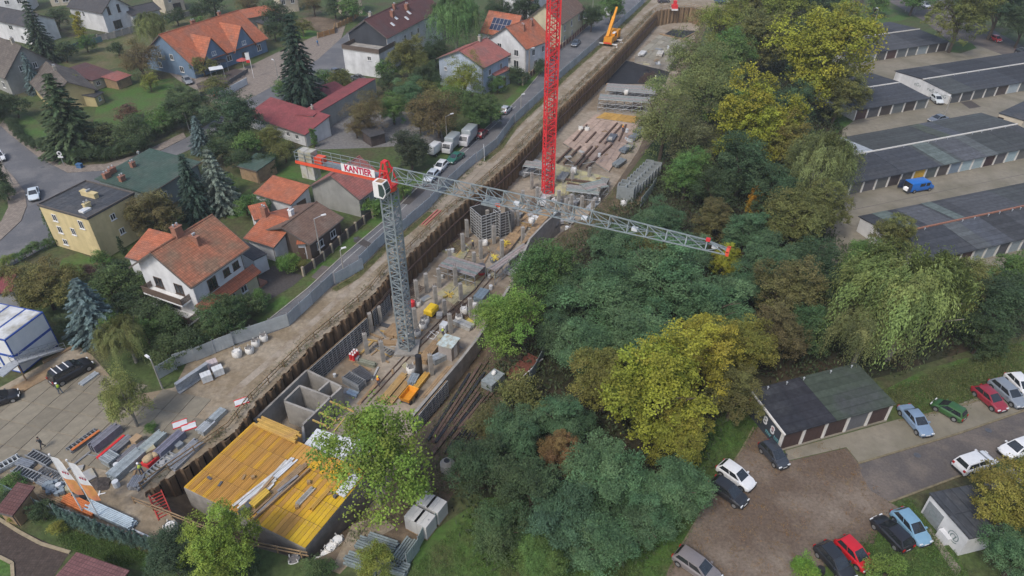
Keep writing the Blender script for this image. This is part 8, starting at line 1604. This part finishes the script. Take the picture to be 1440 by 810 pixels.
 (20, 728, 9, 'shrub', (.14, .15, .03), 'yellow bush in the garden bed at the bottom left', 1.0), (81, 742, 12, 'shrub', (.14, .15, .03), 'yellow rounded bush beside the clipped hedge', 1.0), (58, 722, 18, 'shrub', HDG, 'green bush in the garden bed', 1.0), (36, 712, 14, 'shrub', (.06, .045, .04), 'purplish bush in the garden bed', 1.0), (15, 678, 18, 'shrub', GRN, 'green bushes at the left end of the yard', .7), (12, 702, 14, 'shrub', HDG, 'dark bush behind the brown hut', .9), (345, 798, 26, 'shrub', (.05, .08, .035), 'green bush under the bright green tree', .8), (450, 800, 22, 'shrub', (.05, .085, .03), 'green bush at the bottom edge by the white sacks', .8), (210, 602, 10, 'shrub', GRN, 'small weeds clump by the cardboard box', .7),
 (8, 272, 14, 'shrub', HDG, 'dark bush inside the street curve at the left edge', 1.0), (2, 250, 16, 'thuja', HDG, 'dark conifer inside the street curve at the left edge', 1.4), (-10, 150, 26, 'shrub', HDG, 'dark bush at the left edge beside the street', 1.0)]:
    x, y, r, kd, col, lb = a[:6]; tree(x, y, r, kd, col, lb, *a[6:7])
for x, y, r, kd, col, lb in [(228, 168, 22, 'shrub', GRN, 'green bush beside the plaza corner'), (20, 150, 20, 'shrub', HDG, 'dark bush between the grey and yellow houses'), (95, 120, 16, 'shrub', OLV, 'olive bush by the yellow house annex'), (285, 95, 16, 'shrub', OLV, 'olive shrub under the left gable of the blue house'),
 (90, 75, 16, 'shrub', HDG, 'dark bush at the teal fence end'), (120, 62, 14, 'shrub', GRN, 'green bush behind the teal fence'), (165, 70, 12, 'shrub', HDG, 'dark low bush on the meadow edge'), (395, 25, 22, 'shrub', HDG, 'dark bushes at the grey yard near the top'), (425, 40, 14, 'shrub', OLV, 'olive bush by the bright lawn'), (385, 45, 16, 'shrub', HDG, 'dark hedge bush left of the bright lawn'),
 (598, 108, 22, 'round', HDG, 'dark garden tree in the lawn by the pale blue house'), (540, 100, 16, 'shrub', GRN, 'green bush under the olive tree of the long white house'), (600, 130, 18, 'shrub', OLV, 'olive bush between garden tree and brown tree'), (640, 140, 20, 'shrub', GRN, 'green bush at the foot of the thin yellow green tree'), (690, 160, 18, 'shrub', HDG, 'dark roadside bush beside the silver car'), (590, 172, 18, 'loose', BRN, 'brown bush in the gravel yard by the cart shed'), (500, 178, 16, 'loose', BRN, 'small brown bush on the gravel yard'),
 (250, 232, 16, 'shrub', HDG, 'dark bush behind the green roof'), (340, 228, 20, 'shrub', HDG, 'dark garden bush beside the dark green shed'), (345, 205, 22, 'shrub', GRN, 'green bush below the large dark green tree'), (300, 215, 20, 'shrub', HDG, 'dark bush beside the blue spruce at the hedge corner'), (400, 215, 18, 'shrub', OLV, 'olive bush above the little lawn'), (410, 262, 14, 'shrub', GRN, 'small green bush beside the white shed door'), (345, 290, 18, 'shrub', GRN, 'green bush left of the white shed'), (440, 230, 14, 'shrub', HDG, 'dark bush below the counter jib end'),
 (155, 410, 30, 'shrub', (.05, .082, .028), 'broad green bush right of the blue spruce top'), (175, 432, 26, 'shrub', HDG, 'dark bush between blue spruce and balcony house'), (240, 455, 26, 'shrub', (.05, .08, .03), 'green bush in front of the lower balcony'), (265, 480, 24, 'shrub', HDG, 'dark bush behind the bent hoarding right part'), (205, 470, 22, 'shrub', GRN, 'green bush right behind the weeping garden willow'), (100, 385, 16, 'shrub', OLV, 'olive bush beside the olive yellow tree'), (150, 455, 22, 'shrub', GRN, 'green bush between blue spruce and garden willow'), (285, 415, 22, 'shrub', HDG, 'dark bush under the balcony corner'), (365, 420, 14, 'shrub', GRN, 'low green bush at the cream ground floor end'),
 (15, 395, 22, 'shrub', OLV, 'olive bush at the left edge above the red flat roof'), (700, 120, 14, 'shrub', GRN, 'green bush at the porch side'), (760, 95, 12, 'shrub', HDG, 'dark bush at the fence under the red mast'), (640, 190, 12, 'shrub', HDG, 'dark bush beside the second lorry'), (560, 30, 24, 'round', HDG, 'dark tree behind the bright green weeping tree'), (700, 20, 22, 'round', HDG, 'dark tree left of the solar roof'), (280, 40, 14, 'shrub', GRN, 'green bush behind the blue house roof')]: tree(x, y, r, kd, col, lb)
# ---- hedges: trimmed rows of plants, each plant a thing
def hedge(label, pts, step, r, kd, col, kz, group, nm='hedge_plant'):
    rr = random.Random(len(label))
    for p, a in along(pts, step):
        i = rr.randint(0, 5); t = thing(nm, label, 'hedge plant', p + Vector((rr.uniform(-.1, .1), rr.uniform(-.1, .1), 0)), 0, group); k = r * rr.uniform(.88, 1.12)
        g = rr.uniform(.85, 1.2); obj('crown', get_crown(kd, i), t, (0, 0, k * kz * .95), rr.uniform(0, 6), (k, k, k * kz), color=tuple(c * g for c in col)); MB().tube((0, 0, -.05), (0, 0, k * kz), .05, .03, n=5).build('trunk', M_bark, t)
hedge('blue green conifer in the clipped row behind the rear hoarding', [T(13, 345, 490), T(13, 450, 545), T(13, 600, 600), T(13, 760, 640), T(13, 880, 672)], .75, .62, 'thuja', (.07, .115, .095), 1.9, 'clipped conifer hedge')
hedge('dark clipped hedge plant along the western pavement', [T(5, 250, 40), T(5, 330, 80), T(5, 450, 100), T(5, 600, 95), T(5, 760, 60), T(5, 860, 10)], 1.1, 1.45, 'shrub', HDG, 1.1, 'dark hedge at the western pavement')
hedge('dark clipped hedge plant before the yellow house street side', [T(1, -20, 640), T(1, 60, 700), T(1, 130, 790), T(1, 220, 850)], 1.3, 1.1, 'shrub', HDG, 1.0, 'dark hedge at the yellow house')
hedge('dark hedge plant at the lower edge of the bright lawn', [T(1, 860, 790), T(1, 960, 740), T(1, 1050, 690)], 1.3, 1.0, 'shrub', HDG, 1.0, 'dark hedge below the bright lawn')
hedge('green hedge plant beside the mustard house corner', [T(5, 120, 660), T(5, 200, 610), T(5, 330, 560)], 1.1, 1.0, 'shrub', (.055, .1, .032), 1.0, 'green hedge at the mustard house')
hedge('yellow green hedge plant at the left street side', [T(5, 20, 700), T(5, 70, 670), T(5, 115, 645)], 1.0, .8, 'shrub', (.10, .14, .028), 1.0, 'yellow green hedge')
# ---- undergrowth of the wood and weeds: nobody could count it
def scatter(name, poly, n, size, hmax, cols, seed, z=0.0, holes=None):
    rg = np.random.default_rng(seed); xs = [p.x for p in poly]; ys = [p.y for p in poly]; pts = []
    while len(pts) < n:
        x, y = rg.uniform(min(xs), max(xs)), rg.uniform(min(ys), max(ys))
        if inpoly(x, y, poly) and not any(inpoly(x, y, h) for h in holes or []): pts.append((x, y))
    pts = np.array(pts); m = 14; P = np.repeat(np.c_[pts, np.full(n, z)], m, 0) + np.c_[rg.normal(0, size * 1.6, (n * m, 2)), rg.uniform(.02, hmax, n * m)]
    D = rg.normal(0, 1, (n * m, 3)); D[:, 2] = np.abs(D[:, 2]) + .3; N = rg.normal(0, .5, (n * m, 3)); N[:, 2] = 1; N /= np.linalg.norm(N, axis=1)[:, None]
    o = obj(name, leaves_mesh(name, P, D, N, rg.uniform(.6, 1.4, n * m) * size, rg.uniform(.25, .5, n * m) * size, np.repeat(rg.uniform(0, 1, n), m), np.repeat(rg.uniform(0, 1, n), m)), color=cols); o['kind'] = 'stuff'; return o
wood = Ws((700,530),(745,400),(800,345),(860,300),(930,240),(960,150),(1010,50),(1180,20),(1180,250),(1170,340),(1330,400),(1440,400),(1440,470),(1240,525),(1060,555),(1000,640),(900,790),(690,790),(630,660))
scatter('undergrowth', wood, 5200, .55, 1.3, (.035, .05, .022), 3)
scatter('grass_tufts', Ws((590,790),(690,700),(900,690),(1040,590),(1075,590),(1005,680),(950,790),(920,840),(560,840)), 2600, .16, .3, (.055, .09, .025), 4)
scatter('grass_tufts', Ws((1220,560),(1440,480),(1440,540),(1300,583)), 1500, .2, .25, (.07, .085, .03), 5)
scatter('grass_tufts', Ws((1236,744),(1266,714),(1278,702),(1380,830),(1110,830),(1182,789)), 1200, .16, .28, (.055, .095, .025), 6)
scatter('weeds', Rw[3:14] + Ws((640,690),(700,580),(735,500),(760,430),(830,335),(900,285)), 1400, .22, .4, (.075, .085, .035), 7, holes=[pit])
scatter('weeds', [p + Vector((1.2, -.6, 0)) for p in FEN[1:]] + [p + Vector((.2, -.1, 0)) for p in FEN[:0:-1]], 900, .2, .35, (.07, .085, .03), 8)
scatter('weeds', [p + Vector((-1.6, .9, 0)) for p in Lw] + [p + Vector((-.5, .3, 0)) for p in Lw[::-1]], 700, .22, .4, (.07, .075, .03), 9)
scatter('fallen_leaves', Ws((940,800),(1010,682),(1062,602),(1190,630),(1250,706),(1228,765),(1100,818)), 500, .1, .03, (.16, .10, .035), 10, z=.03)
scatter('grass_tufts', [T(13, 330, 600), T(13, 420, 570), T(13, 860, 700), T(13, 700, 760), T(13, 420, 670)], 700, .14, .22, (.05, .085, .022), 11)
# ================================================================ AIR
hm = bpy.data.materials.new('haze'); hm.use_nodes = True
hn, hl = hm.node_tree.nodes, hm.node_tree.links
hn.remove(hn['Principled BSDF']); pv = hn.new('ShaderNodeVolumePrincipled')
pv.inputs['Color'].default_value = (.86, .89, .93, 1); pv.inputs['Density'].default_value = 0.0003; pv.inputs['Anisotropy'].default_value = .2
hl.new(pv.outputs[0], hn['Material Output'].inputs['Volume'])
hz_ = MB().box(-1000, 1000, -160, 1700, FLOOR - 1.6, 72).build('haze', hm); hz_['kind'] = 'stuff'
